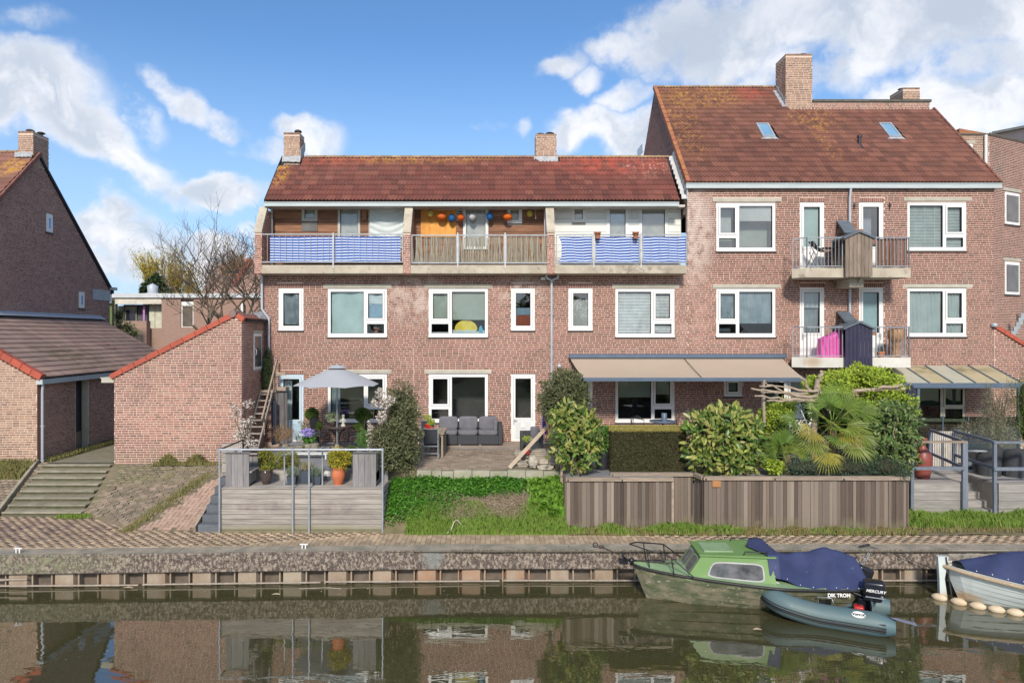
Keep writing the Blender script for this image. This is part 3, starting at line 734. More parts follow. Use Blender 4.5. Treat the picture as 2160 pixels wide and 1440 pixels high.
def sun_fn(fr, xa, xb, za, zb, yy):
 c = xa + (xb - xa) * .42; zc = za + .02; q = MB(); n = 28
 V = [(c, yy, zc + .12)]; r = (xb - xa) * .30
 for i in range(n + 1): a = PI * i / n; V.append((c + r * 1.15 * math.cos(a), yy, zc + .12 + r * .95 * math.sin(a)))
 q.add(V, [(0, i, i + 1) for i in range(1, n + 1)]); q.add([(c - r * 1.15, yy, zc + .12), (c + r * 1.15, yy, zc + .12), (c + r * .9, yy, za), (c - r * .9, yy, za)], [(3, 2, 1, 0)])
 q.build('sun_picture', pm('picture_yellow', (.78, .60, .06), rough=.7), fr)
 q = MB()
 for k, (x0_, x1_) in enumerate(((xa, c - r * .5), (c + r * .5, xb))):
  q.grid(lambda u, v: (x0_ + (x1_ - x0_) * u, yy - .004, za + v * (.10 + .035 * math.sin(u * 9 + k))), 16, 1)
 q.grid(lambda u, v: (c - r + 2 * r * u, yy - .003, za + v * (.11 + .02 * math.sin(u * 14))), 20, 1)
 q.build('wave_picture', pm('picture_pale_blue', (.42, .60, .66), (.66, .62, .50), 6, rough=.7), fr)
 q = MB(); q.grid(lambda u, v: (xb - .22 + .14 * u, yy - .006, za + v * (.16 + .12 * math.sin(u * PI))), 8, 1); q.build('wave_crest_picture', pm('picture_blue', (.10, .42, .62), rough=.7), fr)
def rays_fn(fr, xa, xb, za, zb, yy): pass
# =================================================== low terrace of three dwellings
XL, XM, XR = fx(551), fx(1450), fx(2097)
low = thing('terraced_house', 'low row of three brick dwellings with red tiled roof and striped balcony screens', 'house', (XL, YF, 1.45))
H = []
wide(low, 691, 608, 'L', [[('cloth', dict(m=m_mint, w=1.6, amp=.03))], [('cloth', dict(m=m_white_c, lo=.58, w=1.4, amp=.02, d=.09)), ('panel', dict(m=m_blue_c))], [('custom', dict(fn=potplant_fn))]], H)
wide(low, 904, 608, 'R', [[('blind', dict(m=m_blind_g, lo=.34)), ('custom', dict(fn=sun_fn, d=.16))], [('blind', dict(m=m_blind_g))], [('panel', dict(m=m_white_p, hi=.14))]], H)
wide(low, 1298, 608, 'L', [[('slats', dict(m=m_slatw, tapes=1, back=m_backblue))], [('slats', dict(m=m_slatw, tapes=1, back=m_backblue))], [('slats', dict(m=m_slatw, back=m_backblue))]], H)
for a, b in ((682, 826), (895, 1037), (1291, 1433)): lintel(low, a, b, 600, 607.5, H)
narrow(low, 587, 640, 607, 697, [('cloth', dict(m=m_grey_c, w=1.3, amp=.035, lo=.04))], H)
narrow(low, 1078, 1128, 607, 697, [('panel', dict(m=m_blue_c, lo=.34, hi=.56, d=.35)), ('panel', dict(m=m_tile_o, hi=.33, d=.30))], H, glass=m_glass_hi)  # blue and red panels imitate a reflection in the first pane
narrow(low, 1199, 1250, 607, 697, [('blind', dict(m=m_blind_w, hi=.80, lo=.03)), ], H, glass=m_glass_hi)
wide(low, 691, 788, 'L', [[('cloth', dict(m=m_net_b, r=.27, w=2.5))], None, None], H, glass=m_glass_hi)
wide(low, 904, 788, 'R', [[], None, None], H, glass=m_glass)
wide(low, 1298, 788, 'L', [[('blind', dict(m=m_blind_g, lo=.52))], [('blind', dict(m=m_blind_g, lo=.38))], None], H)
for a, b in ((682, 826), (895, 1037), (1291, 1433)): lintel(low, a, b, 780, 787.5, H)
door(low, 588, 640, 789, 930, 885, [('cloth', dict(m=m_white_c, r=.48, w=2.0, d=.14))], H, fmat=m_bluewhite, pmat=pm('door_panel_blue', (.42, .60, .74), rough=.4), handle='r')
d4 = door(low, 1078, 1129, 788, 930, 881, None, H, glass=m_glass)
mb = MB(); mb.box(fx(1099), fx(1107), YF - .01, YF + .011, fz(902), fz(893), .004); mb.build('cat_flap', m_white, d4)
door(low, 1201, 1250, 788, 930, 881, None, H)
base = MB(); holed_wall(base, XL, XM, 1.2, fz(575), YF, YF + .2, [h for h in H if h[3] - h[2] > .2])
wall = base.build('wall', m_mortar, low)
base = MB(); base.box(XL, XL + .2, YF + .2, 29.0, 1.2, 9.6); base.build('end_wall', m_brick, low)
H2 = H + [(XL - .1, XM, fz(576) - .01, 12)]
M = brick_courses((0, YF, 0), (1, 0, 0), (0, -1, 0), 1.45, fz(574), rect_spans(XL, XM, H2), 1)
pieces('brick', BRK, M, m_brick, wall, limit=300, score=[-abs(m[2][3] - 5.4) - abs(m[0][3]) * .6 + (m[0][0] > .19) * 3 for m in M])
for (px, ya, yb) in ((873, 735, 905),):
 mb = MB(); mb.box(fx(px) - .018, fx(px) + .018, YF - .03, YF - .012, fz(yb), fz(ya)); mb.build('cable_duct', pm('cable_duct_paint', (.50, .34, .30), rough=.7), low)
Ys = 23.4
def fin(xa, xb):
 z0, z1, zt = Z(577, Ys), Z(490, Ys), fz(437)
 mb = MB(); mb.prism([(xa, YF + .2, z0), (xa, Ys, z0), (xa, Ys, z1), (xa, YF - .05, zt - .10), (xa, YF + 1.2, zt - .10), (xa, YF + 1.2, z0)], (xb - xa, 0, 0))
 f = mb.build('party_wall', m_mortar, low)
 mb = MB(); mb.prism([(xa - .015, Ys - .03, z1 - .015), (xa - .015, Ys - .03, z1 + .06), (xa - .015, YF - .06, zt), (xa - .015, YF + .05, zt - .01), (xa - .015, YF + .02, zt - .09)], (xb - xa + .03, 0, 0))
 mb.build('sloping_coping', m_slabc, f)
 M = brick_courses((0, Ys, 0), (1, 0, 0), (0, -1, 0), z0, z1 - .01, rect_spans(xa, xb, []), 8)
 def sp(zl, zh):
  if zh > zt - .12: return []
  y0 = 0 if zh < z1 else (zh - z1) / (zt - .1 - z1) * .55
  return [(y0 + .01, 1.7)]
 M += brick_courses((xb, Ys, 0), (0, 1, 0), (1, 0, 0), z0, zt, sp, 9)
 pieces('brick', BRK, M, m_brick_d, f, limit=30)
FX = [(X(537, Ys), X(552, Ys)), (X(850.5, Ys), X(866, Ys)), (X(1154, Ys), X(1170, Ys))]
for a, b in FX: fin(a, b)
m_tdark = pm('dark_timber', (.33, .165, .095), (.18, .09, .055), 2.4, stretch=(.6, 4, 7), rough=.8, rnd=.22, bump=.3, bscale=30)
m_twhite = pm('pale_timber', (.74, .77, .73), (.82, .84, .80), 2.4, stretch=(.6, 4, 5), rough=.7, rnd=.06)
m_reed = pm('reed_mat', (.30, .27, .20), (.20, .18, .13), 8, stretch=(6, 1, .5), rough=.9, rnd=.25)
m_bamboo = pm('orange_bamboo_mat', (.80, .38, .08), (.68, .30, .06), 5, rough=.7, rnd=.12)
bays = [(FX[0][1], FX[1][0]), (FX[1][1], FX[2][0]), (FX[2][1], X(1450, Ys))]
for i, (a, b) in enumerate(bays):
 mb = MB(); mb.box(a + .003, b - .003, Ys, YF + 1.3, Z(577, Ys), Z(559, Ys), .012); mb.build('balcony_slab', m_slabc, low)
 mb = MB(); mb.box(a - .12, b + .12, 24.65, 24.85, 7.4, 9.75); mb.box(a - .1, b + .1, YF + .05, 25.2, 9.70, 9.78)
 mb.build('recess_wall', pm('recess_soffit', (.6, .56, .5), rough=.9), low)
YT = 24.6
def tx(px): return X(px, YT)
def tz(py): return Z(py, YT)
def boards(a, b, mat, holes, step=.235, z0=7.5, z1=9.72):
 z = z0; k = 0; M = []
 while z < z1 - .05:
  for (p, q) in rect_spans(a, b, holes)(z, min(z + step, z1)):
   M.append(aff((p, YT + .012 * (k % 2 == 5), z + .008), (q - p, 0, 0), (0, .03, .006), (0, -.012, step - .014)))
  z += step; k += 1
 pieces('cladding_board', UNIT_BOX, M, mat, low, limit=120)
def tpane(x0, x1, y0, y1, fr=4, frmat=None, fill=None, name='window', glass=None):
 g = fr / 57.6; X0, X1, Z0, Z1 = tx(x0), tx(x1), tz(y1), tz(y0)
 return window(low, name, X0 - g, X1 + g, Z0 - g, Z1 + g, [(X0, X1, Z0, Z1, False, fill)], Y=YT - .04, fmat=frmat or m_white, sill=False, glass=glass, depth=.0, room=.9), (X0 - g, X1 + g, Z0 - g, Z1 + g)
m_greybeige = pm('greige_frame', (.48, .47, .42), (.42, .41, .37), 4, rough=.6)
hs = []
f, h = tpane(643, 664, 439, 461, 6, m_greybeige, [('cloth', dict(m=m_white_c, w=1))]); hs.append(h)
mb = MB(); mb.box(tx(637), tx(670), YT - .05, YT, tz(488), tz(468.5)); mb.build('grey_panel', pm('panel_grey', (.16, .155, .15), rough=.8), low); hs.append((tx(637), tx(670), tz(488), tz(468)))
f, h = tpane(718, 755, 439, 520, 5, m_greybeige, [('cloth', dict(m=m_white_c, r=.55, w=1.5)), ('cloth', dict(m=m_grey_c, l=.5, w=1.5))], 'door'); hs.append(h)
f, h = tpane(782, 851, 438, 520, 4, m_greybeige, None, 'window'); hs.append(h)
q = MB(); sheet(q, tx(781), tx(852), tz(500), tz(437), YT - .075, .012, 1.2, 4, sag=.10, nu=40, nv=24); q.build('draped_sheet', m_white_c, low)
boards(FX[0][1], FX[1][0] + .1, m_tdark, hs)
mb = MB(); mb.box(tx(765), tx(774), YT - .12, YT - .02, tz(466), tz(440), .01); mb.build('vent_box', m_tdark, low)
hs = []
f, h = tpane(983, 1024, 440, 520, 6, m_greyw, [('cloth', dict(m=m_white_p, w=3))], 'door'); hs.append(h)
f, h = tpane(1077, 1094, 440, 464, 7, m_white, [('blind', dict(m=m_white_p, lo=.3))]); hs.append(h)
boards(FX[1][1], FX[2][0] + .1, m_tdark, hs)
q = MB();
M = [aff((tx(888) + k * .026, YT - .06, tz(497)), (.02, 0, 0), (0, .02, 0), (0, 0, tz(436) - tz(497))) for k in range(int((tx(962) - tx(888)) / .026))]
mt = MB(); mt.box(tx(888), tx(962), YT - .05, YT - .03, tz(500), tz(436)); bm = mt.build('bamboo_screen', m_bamboo, low); pieces('bamboo_cane', UNIT_BOX, M, m_bamboo, bm)
mb = MB(); mb.box(tx(963), tx(976), YT - .05, YT - .005, tz(466), tz(440)); v = mb.build('vent_grille', m_white, low)
for k in range(5):
 mb = MB(); mb.box(tx(964), tx(975), YT - .06, YT - .051, tz(463 - k * 5), tz(460.5 - k * 5)); mb.build('grille_slat', m_gasket, v)
hs = []
f, h = tpane(1212, 1229, 441, 463, 6, m_white, None, glass=m_glass_hi); hs.append(h)
f, h = tpane(1286, 1319, 441, 520, 6, m_white, [('cloth', dict(m=m_white_p, r=.4, hi=.35, w=1)), ('panel', dict(m=m_blind_w, d=.6))], 'door', glass=m_glass_hi); hs.append(h)
f, h = tpane(1354, 1402, 441, 520, 6, m_white, [('panel', dict(m=cloth_mat('lilac_reflection', (.50, .52, .62)), d=.2))], 'window', glass=m_glass_hi); hs.append(h)  # lilac panel behind the pane imitates reflected clouds
boards(FX[2][1], tx(1436), m_twhite, hs)
mb = MB(); mb.box(tx(1332), tx(1344), YT - .05, YT - .005, tz(461), tz(441), .008); mb.build('vent_grille', m_greyw, low)
for px in (577, 1149):
 mb = MB(); mb.tube([(tx(px), 24.4, 7.6), (tx(px), 24.4, 9.75)], .045, 10); mb.build('downpipe', m_zincp, low)
m_stripe = bpy.data.materials.new('blue_white_striped_cloth'); m_stripe.use_nodes = True
nt = m_stripe.node_tree; b = nt.nodes['Principled BSDF']; b.inputs['Roughness'].default_value = .8
at = N(nt, 'ShaderNodeAttribute', attribute_name='rnd'); bl_ = mixc(nt, noise(nt, N(nt, 'ShaderNodeNewGeometry').outputs['Position'], 1.2, 2), (.008, .045, .30), (.015, .085, .38))
nt.links.new(mixc(nt, at.outputs['Fac'], bl_, (.62, .70, .80)), b.inputs['Base Color']); MATS['stripe'] = m_stripe
def striped(parent, xa, xb, za, zb, y, seed, left_sag=0.0):
 nstr = 19; rg = random.Random(seed); ph = [rg.uniform(0, 6) for _ in range(4)]; nu = 60; V = []; Fc = []; rr = []
 for j in range(nstr + 1):
  v = (j + (.22 if j % 2 and j < nstr else 0) * 1) / nstr
  for i in range(nu + 1):
   u = i / nu; dz = .012 * math.sin(u * 9 + ph[0] + 3 * v) + .004 * math.sin(u * 31 + ph[1] + j * .3) * (1 - v * .5)
   xx = xa + (xb - xa) * u
   if left_sag and u < .08: xx += left_sag * (1 - u / .08) * math.sin(PI * v)
   V.append((xx, y + .004 * math.sin(u * 24 + v * 6 + ph[2]), za + (zb - za) * v + dz * (v < .999)))
 for j in range(nstr):
  for i in range(nu): Fc.append((j * (nu + 1) + i, j * (nu + 1) + i + 1, (j + 1) * (nu + 1) + i + 1, (j + 1) * (nu + 1) + i)); rr.append(float(j % 2))
 return np_mesh('striped_screen', V, Fc, m_stripe, parent, rnd=rr, smooth=True)
def railing(px0, px1, ytop, ybot, step_px, y=Ys + .04, mat=m_bar, parent=low, posts=True):
 xa, xb, za, zb = X(px0, y), X(px1, y), Z(ybot, y), Z(ytop, y)
 mb = MB(); mb.box(xa, xb, y - .02, y + .02, zb - .04, zb); mb.box(xa, xb, y - .02, y + .02, za, za + .04); mb.box(xa, xa + .03, y - .019, y + .019, za, zb); mb.box(xb - .03, xb, y - .019, y + .019, za, zb)
 r = mb.build('railing', mat, parent); n = int((px1 - px0) / step_px); M = []
 for k in range(1, n):
  x = xa + (xb - xa) * k / n; M.append(aff((x - .006, y - .006, za + .04), (.012, 0, 0), (0, .012, 0), (0, 0, zb - za - .08)))
 pieces('bar', UNIT_BOX, M, mat, r)
 return r, xa, xb, za, zb
r, xa, xb, za, zb = railing(551, 850, 493, 554, 13)
striped(r, X(568, Ys), X(844, Ys), za + .02, zb - .09, Ys + .09, 1)
for i, (a, b) in enumerate(((1173, 1250), (1255, 1350), (1355, 1449))):
 r, xa, xb, za, zb = railing(a, b, 494, 555, 16)
 striped(r, xa + (.10 if i == 0 else .02), xb - .02, za + .03, zb - .08, Ys + .09, 5 + i, .12 if i == 0 else 0)
for i, (a, b) in enumerate(((868, 964), (967, 1064), (1067, 1156))):
 r, xa, xb, za, zb = railing(a, b, 495, 556, 10, mat=m_bar)
 M = []; x = xa + .03; rg = np.random.default_rng(i)
 while x < xb - .04:
  wv = rg.uniform(.014, .03); M.append(aff((x, Ys + .07 + rg.uniform(0, .012), za + .04), (wv, 0, rg.normal(0, .004)), (0, .012, 0), (rg.normal(0, .008), 0, zb - za - .10 - rg.uniform(0, .03)))); x += wv + .003
 pieces('reed', UNIT_BOX, M, m_reed, r, limit=60)
mb = MB()
for px in (965.5, 1065.5, 1252.5, 1352.5, 703):
 mb = MB(); mb.box(X(px, Ys) - .022, X(px, Ys) + .022, Ys - .02, Ys + .02, Z(566, Ys), Z(491, Ys)); mb.build('railing_post', m_bar_l, low)
SL = 46.0; ss = (0, math.cos(R(SL)), math.sin(R(SL)))
ze = fz(424); Ye = 23.93; L_ = 2.78
def on_roof_l(t, dn=0.0): return (Ye + ss[1] * t - ss[2] * dn, ze + ss[2] * t + ss[1] * dn)
xe0, xe1 = fx(561), fx(1432)
chim_holes = [(X(598, 25.7), X(640, 25.7), 2.15, 9), (X(1129, 25.8), X(1175, 25.8), 2.45, 9)]
mb = MB(); y0, z0_ = on_roof_l(0, -.02); y1, z1_ = on_roof_l(L_, -.02)
mb.prism([(xe0 + .01, y0, z0_), (xe0 + .01, y1, z1_), (xe0 + .01, y1 + 2.9, z0_ - .9), (xe0 + .01, y1 + 2.9, z0_ - 1.0), (xe0 + .01, y1, z1_ - .15), (xe0 + .01, y0 + .1, z0_ - .12)], (xe1 - xe0 - .02, 0, 0))
roof = mb.build('roof', m_gut_d, low)
roof_tiles(roof, m_tile_l, (xe0, Ye, ze), (1, 0, 0), ss, xe1 - xe0, L_, keep=lambda u, s: not any(a - .02 < xe0 + u < b + .02 and s > c for a, b, c, d in chim_holes))
mb = MB(); mb.prism([(xe0 - .03, Ye - .05, ze - .10), (xe0 - .03, Ye - .05, ze + .03), (xe0 - .03, y1, z1_ + .10), (xe0 - .03, y1, z1_ - .08)], (.03, 0, 0)); mb.build('verge_board', m_gut_d, roof)
def ridge(parent, xa, xb, y, z, mat, r=.11, step=.36, axis='x', gap=()):
 n = max(1, int((xb - xa) / step)); st_ = (xb - xa) / n; V = []; k = 8
 for i, (x, rr) in enumerate(((0, r), (.9, r), (.9, r * 1.12), (1.04, r * 1.12))):
  for j in range(k + 1):
   a = PI * j / k; V.append((x, math.cos(a) * rr, math.sin(a) * rr * .8))
 Fc = [(i * (k + 1) + j, i * (k + 1) + j + 1, (i + 1) * (k + 1) + j + 1, (i + 1) * (k + 1) + j) for i in range(3) for j in range(k)]
 T = (np.array(V), np.array(Fc)); M = []
 for i in range(n):
  x = xa + i * st_
  if any(a < x + st_ / 2 < b for a, b in gap): continue
  M.append(aff((x, y, z), (st_, 0, 0), (0, 1, 0), (0, 0, 1)) if axis == 'x' else aff((y, x, z), (0, st_, 0), (-1, 0, 0), (0, 0, 1)))
 pieces('ridge_tile', T, M, mat, parent)
ridge(roof, X(646, 25.9), xe1 + .1, y1 + .02, z1_ + .02, m_ridge, gap=[(X(1127, 25.9), X(1176, 25.9))])
def gutter(parent, xa, xb, y, zt, h=.14, mat=m_gut, dpt=.15):
 mb = MB(); mb.box(xa, xb, y - dpt, y - dpt + .02, zt - h, zt); mb.box(xa, xb, y - dpt - .015, y - dpt + .0, zt - .025, zt + .006); mb.box(xa, xb, y - dpt + .02, y, zt - h, zt - h + .015); mb.box(xa, xa + .02, y - dpt + .02, y, zt - h + .015, zt)
 g = mb.build('gutter', mat, parent)
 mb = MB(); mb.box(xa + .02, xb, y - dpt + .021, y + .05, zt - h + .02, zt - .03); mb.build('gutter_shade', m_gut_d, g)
 return g
gutter(low, X(556, 23.8), X(1433, 23.8), 23.98, Z(426, 23.8))
def chimney(parent, x0, x1, y0, y1, z0, z1, pots, mat=m_brick_t, mort=m_mortar_l, sides='r', flash=None, lim=300):
 mb = MB(); mb.box(x0 + .01, x1 - .01, y0 + .01, y1 - .01, z0, z1 - .01); c = mb.build('chimney', mort, parent)
 M = brick_courses((0, y0 + .01, 0), (1, 0, 0), (0, -1, 0), z0 + .02, z1, rect_spans(x0, x1, []), 21)
 if 'r' in sides: M += brick_courses((x1 - .01, 0, 0), (0, 1, 0), (1, 0, 0), z0 + .02, z1, rect_spans(y0, y1, []), 22)
 if 'l' in sides: M += brick_courses((x0 + .01, 0, 0), (0, 1, 0), (-1, 0, 0), z0 + .02, z1, rect_spans(y0, y1, []), 23)
 pieces('brick', BRK, M, mat, c, limit=lim)
 n = int((x1 - x0) / .068); M = [aff((x0 + k * (x1 - x0) / n + .006, y0 - .01, z1), ((x1 - x0) / n - .012, 0, 0), (0, .12, 0), (0, 0, .06)) for k in range(n)]
 pieces('cap_brick', UNIT_BOX, M, mat, c)
 mb = MB(); mb.box(x0 + .005, x1 - .005, y0 + .02, y1 - .005, z1 - .01, z1 + .05); mb.build('cap', m_mortar_d, c)
 for (px_, py_, r_, h_, kind) in pots:
  mb = MB(); mb.lathe([(r_ * .6, 0), (r_ * .6, h_ * .5), (r_ * .7, h_ * .55), (r_ * 1.3, h_ * .62), (r_ * 1.3, h_ * .72), (r_ * .9, h_ * .95), (0, h_)], (px_, py_, z1 + .05), 14); mb.build('chimney_pot', m_cap, c)
 return c
def flashing(parent, x0, x1, y, z0, z1, seed=0):
 q = MB(); rg = random.Random(seed)
 q.grid(lambda u, v: (x0 + (x1 - x0) * u, y - .012 - .05 * (1 - v) ** 2 + .008 * rg.uniform(-1, 1), z0 + (z1 - z0) * v - (.03 * rg.random() if v == 0 else 0)), max(8, int((x1 - x0) / .07)), 4)
 q.build('flashing', m_lead, parent)
yc = 25.55
c = chimney(low, X(598, yc), X(632.5, yc), yc, yc + .62, 10.9, Z(283, yc), [(X(628, 25.9), 25.95, .11, .22, 0)], sides='r')
flashing(c, X(596, yc), X(634, yc), yc - .02, Z(342, yc) + .01, Z(329, yc));
mb = MB(); mb.prism([(X(633.5, yc), yc - .02, Z(340, yc)), (X(633.5, yc), yc + .6, Z(340, yc) + .55), (X(633.5, yc), yc + .6, Z(325, yc) + .6), (X(633.5, yc), yc - .02, Z(315, yc))], (.02, 0, 0)); mb.build('flashing', m_lead, c)
yc = 25.75
c = chimney(low, X(1129.5, yc), X(1174, yc), yc, yc + .6, 11.1, Z(286, yc), [(X(1141, yc), yc + .25, .12, .10, 0), (X(1161, yc), yc + .25, .13, .13, 0)], sides='l')
flashing(c, X(1126, yc), X(1177, yc), yc - .02, Z(342, yc) + .01, Z(330, yc), 3)
def pipe(parent, pts, r=.045, mat=m_zincp, name='downpipe', brackets=True):
 mb = MB(); mb.tube(pts, r, 12)
 for i, (p, q) in enumerate(zip(pts[:-1], pts[1:])):
  p, q = Vector(p), Vector(q); L = (q - p).length
  if L > 1.2 and brackets:
   for k in range(1, int(L / 1.1) + 1):
    c_ = p.lerp(q, k * 1.1 / L if k * 1.1 < L else .99); mb.box(c_.x - r - .02, c_.x + r + .02, c_.y - r * .6, c_.y + r + .04, c_.z - .012, c_.z + .012)
 return mb.build(name, mat, parent)
pipe(low, [(fx(554.5), 23.9, Z(580, 23.9)), (fx(554.5), 23.9, fz(652)), (fx(569), 23.9, fz(671)), (fx(569), 23.9, fz(752))])
mb = MB(); mb.box(fx(550), fx(561), 23.72, 23.99, fz(577), fz(563), .01); mb.build('hopper', m_slabc, low)
pipe(low, [(fx(1163), 23.9, fz(596)), (fx(1163), 23.9, fz(880))])
pipe(low, [(fx(1152), 23.82, fz(574)), (fx(1152), 23.86, fz(586)), (fx(1163), 23.9, fz(592)), (fx(1163), 23.9, fz(600))], .05)
pipe(low, [(fx(1177), 23.82, fz(574)), (fx(1176), 23.86, fz(586)), (fx(1163), 23.9, fz(592)), (fx(1163), 23.9, fz(600))], .05)
for px in (1152, 1176.5):
 mb = MB(); mb.box(fx(px - 4), fx(px + 4), 23.7, 23.9, fz(579), fz(567), .01); mb.build('hopper', m_bar_l, low)
mb = MB(); mb.box(fx(1141), fx(1150), YF - .06, YF - .011, fz(591), fz(584.5), .008); mb.build('wall_box', m_white, low)
mb = MB(); mb.lathe([(.0, -.09), (.07, -.07), (.085, 0), (.07, .05), (.03, .07)], (fx(1179), 23.86, fz(771)), 14); mb.box(fx(1179) - .03, fx(1179) + .03, 23.86, 23.99, fz(771) - .02, fz(771) + .03); mb.build('wall_lamp', m_bar_l, low)
# =================================================== tall block on the right
tall = thing('apartment_house', 'tall brick house with wide brown tiled roof, big chimney and two pairs of balconies', 'house', (XM, YF, 1.37))
H = []
wide(tall, 1511, 608, 'R', [[('pleat', dict(m=m_net_b, lo=.24, w=14)), ], [('pleat', dict(m=m_net_b, w=7))], [('panel', dict(m=m_blind_w, lo=.2, hi=.55, l=.1, r=.9, d=.4))]], H)
wide(tall, 1914, 607, 'L', [[('pleat', dict(m=m_pale, w=9))], [('pleat', dict(m=m_pale, w=5))], [('pleat', dict(m=m_pale, w=5))]], H)
wide(tall, 1511, 427, 'R', [[('blind', dict(m=m_blind_w, lo=.66)), ('panel', dict(m=m_blind_g, d=.5))], [('panel', dict(m=m_blind_w, d=.4))], [('panel', dict(m=m_blind_g, d=.4))]], H, glass=m_glass_hi)
wide(tall, 1914, 426, 'L', [[('slats', dict(m=m_slatg, tapes=1, back=m_blind_g))], [('slats', dict(m=m_slatg, back=m_blind_g))], [('slats', dict(m=m_slatg, back=m_blind_g))]], H)
for a, b, y in ((1503, 1647, 600), (1906, 2051, 599), (1503, 1646, 418), (1906, 2050, 416.5)): lintel(tall, a, b, y, y + 7.5, H)
door(tall, 1687, 1739, 606, 753, 702, [('cloth', dict(m=m_white_c, w=3, hi=1, lo=.62, d=.10)), ('cloth', dict(m=m_grey_c, w=3, d=.16))], H, pmat=m_white, ribs=True)
door(tall, 1812, 1864, 606, 753, 702, [('blind', dict(m=cloth_mat('aqua_blind', (.42, .60, .62))))], H, pmat=m_white, ribs=True, handle='r')
door(tall, 1687, 1739, 426, 567, 520, [('blind', dict(m=cloth_mat('pale_aqua_blind', (.55, .68, .64))))], H, pmat=m_white, ribs=True)
door(tall, 1812, 1864, 426, 567, 520, [('panel', dict(m=cloth_mat('lilac_reflection', (.50, .52, .62)), d=.5))], H, pmat=m_white, ribs=True, glass=m_glass_hi)  # cloud reflection imitated by a lilac panel behind the door glass
narrow(tall, 1527, 1566, 796, 836, [('cloth', dict(m=m_blind_g, lo=.1))], H, head=False)
window(tall, 'door', fx(1606), fx(1716), 1.4, fz(800), [pxr(1614, 1655, 806, 885, False, [('panel', dict(m=m_blind_g, d=.5))]), pxr(1668, 1706, 806, 885, True, [('panel', dict(m=m_net_b, d=.3))])], sill=False, glass=m_glass_hi)
H.append((fx(1606), fx(1716), 1.4, fz(800)))
m_beige = pm('beige_frame', (.60, .56, .44), rough=.5)
window(tall, 'window', fx(1925), fx(2037), fz(889), fz(812), [pxr(1936, 1985, 820, 882, False, None), pxr(1995, 2032, 820, 854, True, None), pxr(1995, 2032, 862, 883, False, None)], fmat=m_beige, glass=m_glass_hi)
H.append((fx(1925), fx(2037), fz(889), fz(812)))
base = MB(); holed_wall(base, XM + .001, XR, 1.2, fz(390), YF + .001, YF + .2, [h for h in H if h[3] - h[2] > .2]); wallr = base.build('wall', m_mortar, tall)
base = MB(); base.box(XR - .25, XR - .001, YF + .2, 33, 1.2, 10.3); base.build('end_wall', m_brick, tall)
M = brick_courses((0, YF, 0), (1, 0, 0), (0, -1, 0), 1.45, fz(392), rect_spans(XM, XR, H), 2)
pieces('brick', BRK, M, m_brick, wallr, limit=300, score=[-abs(m[2][3] - 5.4) - abs(m[0][3] - 7) * .6 + (m[0][0] > .19) * 3 for m in M])
pieces('soldier_brick', UNIT_BOX, SOLD, m_brick, wall, limit=300)
SR = 45.8; sr = (0, math.cos(R(SR)), math.sin(R(SR))); zer = fz(386); Yr0 = 23.93; LR = 7.15; LR2 = 5.28
xa_, xb_ = fx(1450) + .02, fx(2108)
ktop = lambda x: LR if x < X(1640, 28.9) else LR2
yR, zR = Yr0 + sr[1] * LR, zer + sr[2] * LR
mb = MB(); mb.prism([(XM, YF + .2, 9.5), (XM, YF + .05, zer - .1), (XM, yR, zR - .06), (XM, yR + 5.0, zR - 5.2), (XM, yR + 5.0, 9.5)], (.2, 0, 0)); gw = mb.build('gable_wall', m_mortar, tall)
def gsp(zl, zh):
 lo = (zh - zer + .12) / (sr[2] / sr[1]) + YF if zh > zer - .1 else YF + .02
 hi = yR + (zR - zh) / 1.04
 return [(lo, min(hi, yR + 4.9))] if hi > lo else []
M = brick_courses((XM, 0, 0), (0, 1, 0), (-1, 0, 0), 9.5, zR, gsp, 14); pieces('brick', BRK, M, m_brick, gw, limit=200)
mb = MB(); mb.prism([(XM - .01, yR + 2.2, Z(318, 31)), (XM - .01, yR + 3.4, Z(318, 31)), (XM - .01, yR + 3.4, Z(300, 31)), (XM - .01, yR + 2.2, Z(300, 31))], (-.03, 0, 0)); mb.build('gable_window', m_white, tall)
mb = MB()
mb.prism([(xa_, Yr0 + .02, zer - .03), (xa_, yR, zR - .04), (xa_, yR + 5, zR - 5.2), (xa_, yR + 5, zR - 5.4), (xa_, yR, zR - .3), (xa_, Yr0 + .15, zer - .15)], (X(1640, 28.9) - xa_, 0, 0))
yk, zk = Yr0 + sr[1] * LR2, zer + sr[2] * LR2
mb.prism([(X(1640, 28.9), Yr0 + .02, zer - .03), (X(1640, 28.9), yk, zk - .04), (X(1640, 28.9), yk + 6, zk - .05), (X(1640, 28.9), yk + 6, zk - .3), (X(1640, 28.9), yk, zk - .4), (X(1640, 28.9), Yr0 + .15, zer - .15)], (xb_ - X(1640, 28.9) - .02, 0, 0))
roofr = mb.build('roof', m_gut_d, tall)
velux = [(1600, 1636, 264, 292), (1856, 1902, 263, 292)]
def inv_roof(px, py):
 t = (CY - py) / F; kk = sr[2] / sr[1]; Y = (zer - CH - kk * Yr0) / (t - kk); return X(px, Y), (Y - Yr0) / sr[1], Y
VX = []
for (a, b, c_, d_) in velux:
 xt, st_, _ = inv_roof(a, c_); xbm, sb, _ = inv_roof(b, d_)
 xl, sl_, _ = inv_roof(a + (8 if a < 1700 else 18), d_); VX.append((min(xt, xl), xbm - .02, sb, st_))
cxl, cxr = 1653 , 1714
chx0, chx1 = X(1657, 27.7), X(1713.5, 27.7)
roof_tiles(roofr, m_tile_r, (xa_, Yr0, zer), (1, 0, 0), sr, xb_ - xa_, LR, limit=300,
           keep=lambda u, s: s < ktop(xa_ + u) and not any(a < xa_ + u < b and c_ < s < d_ for a, b, c_, d_ in VX) and not (chx0 - .03 < xa_ + u < chx1 and s > 5.2))
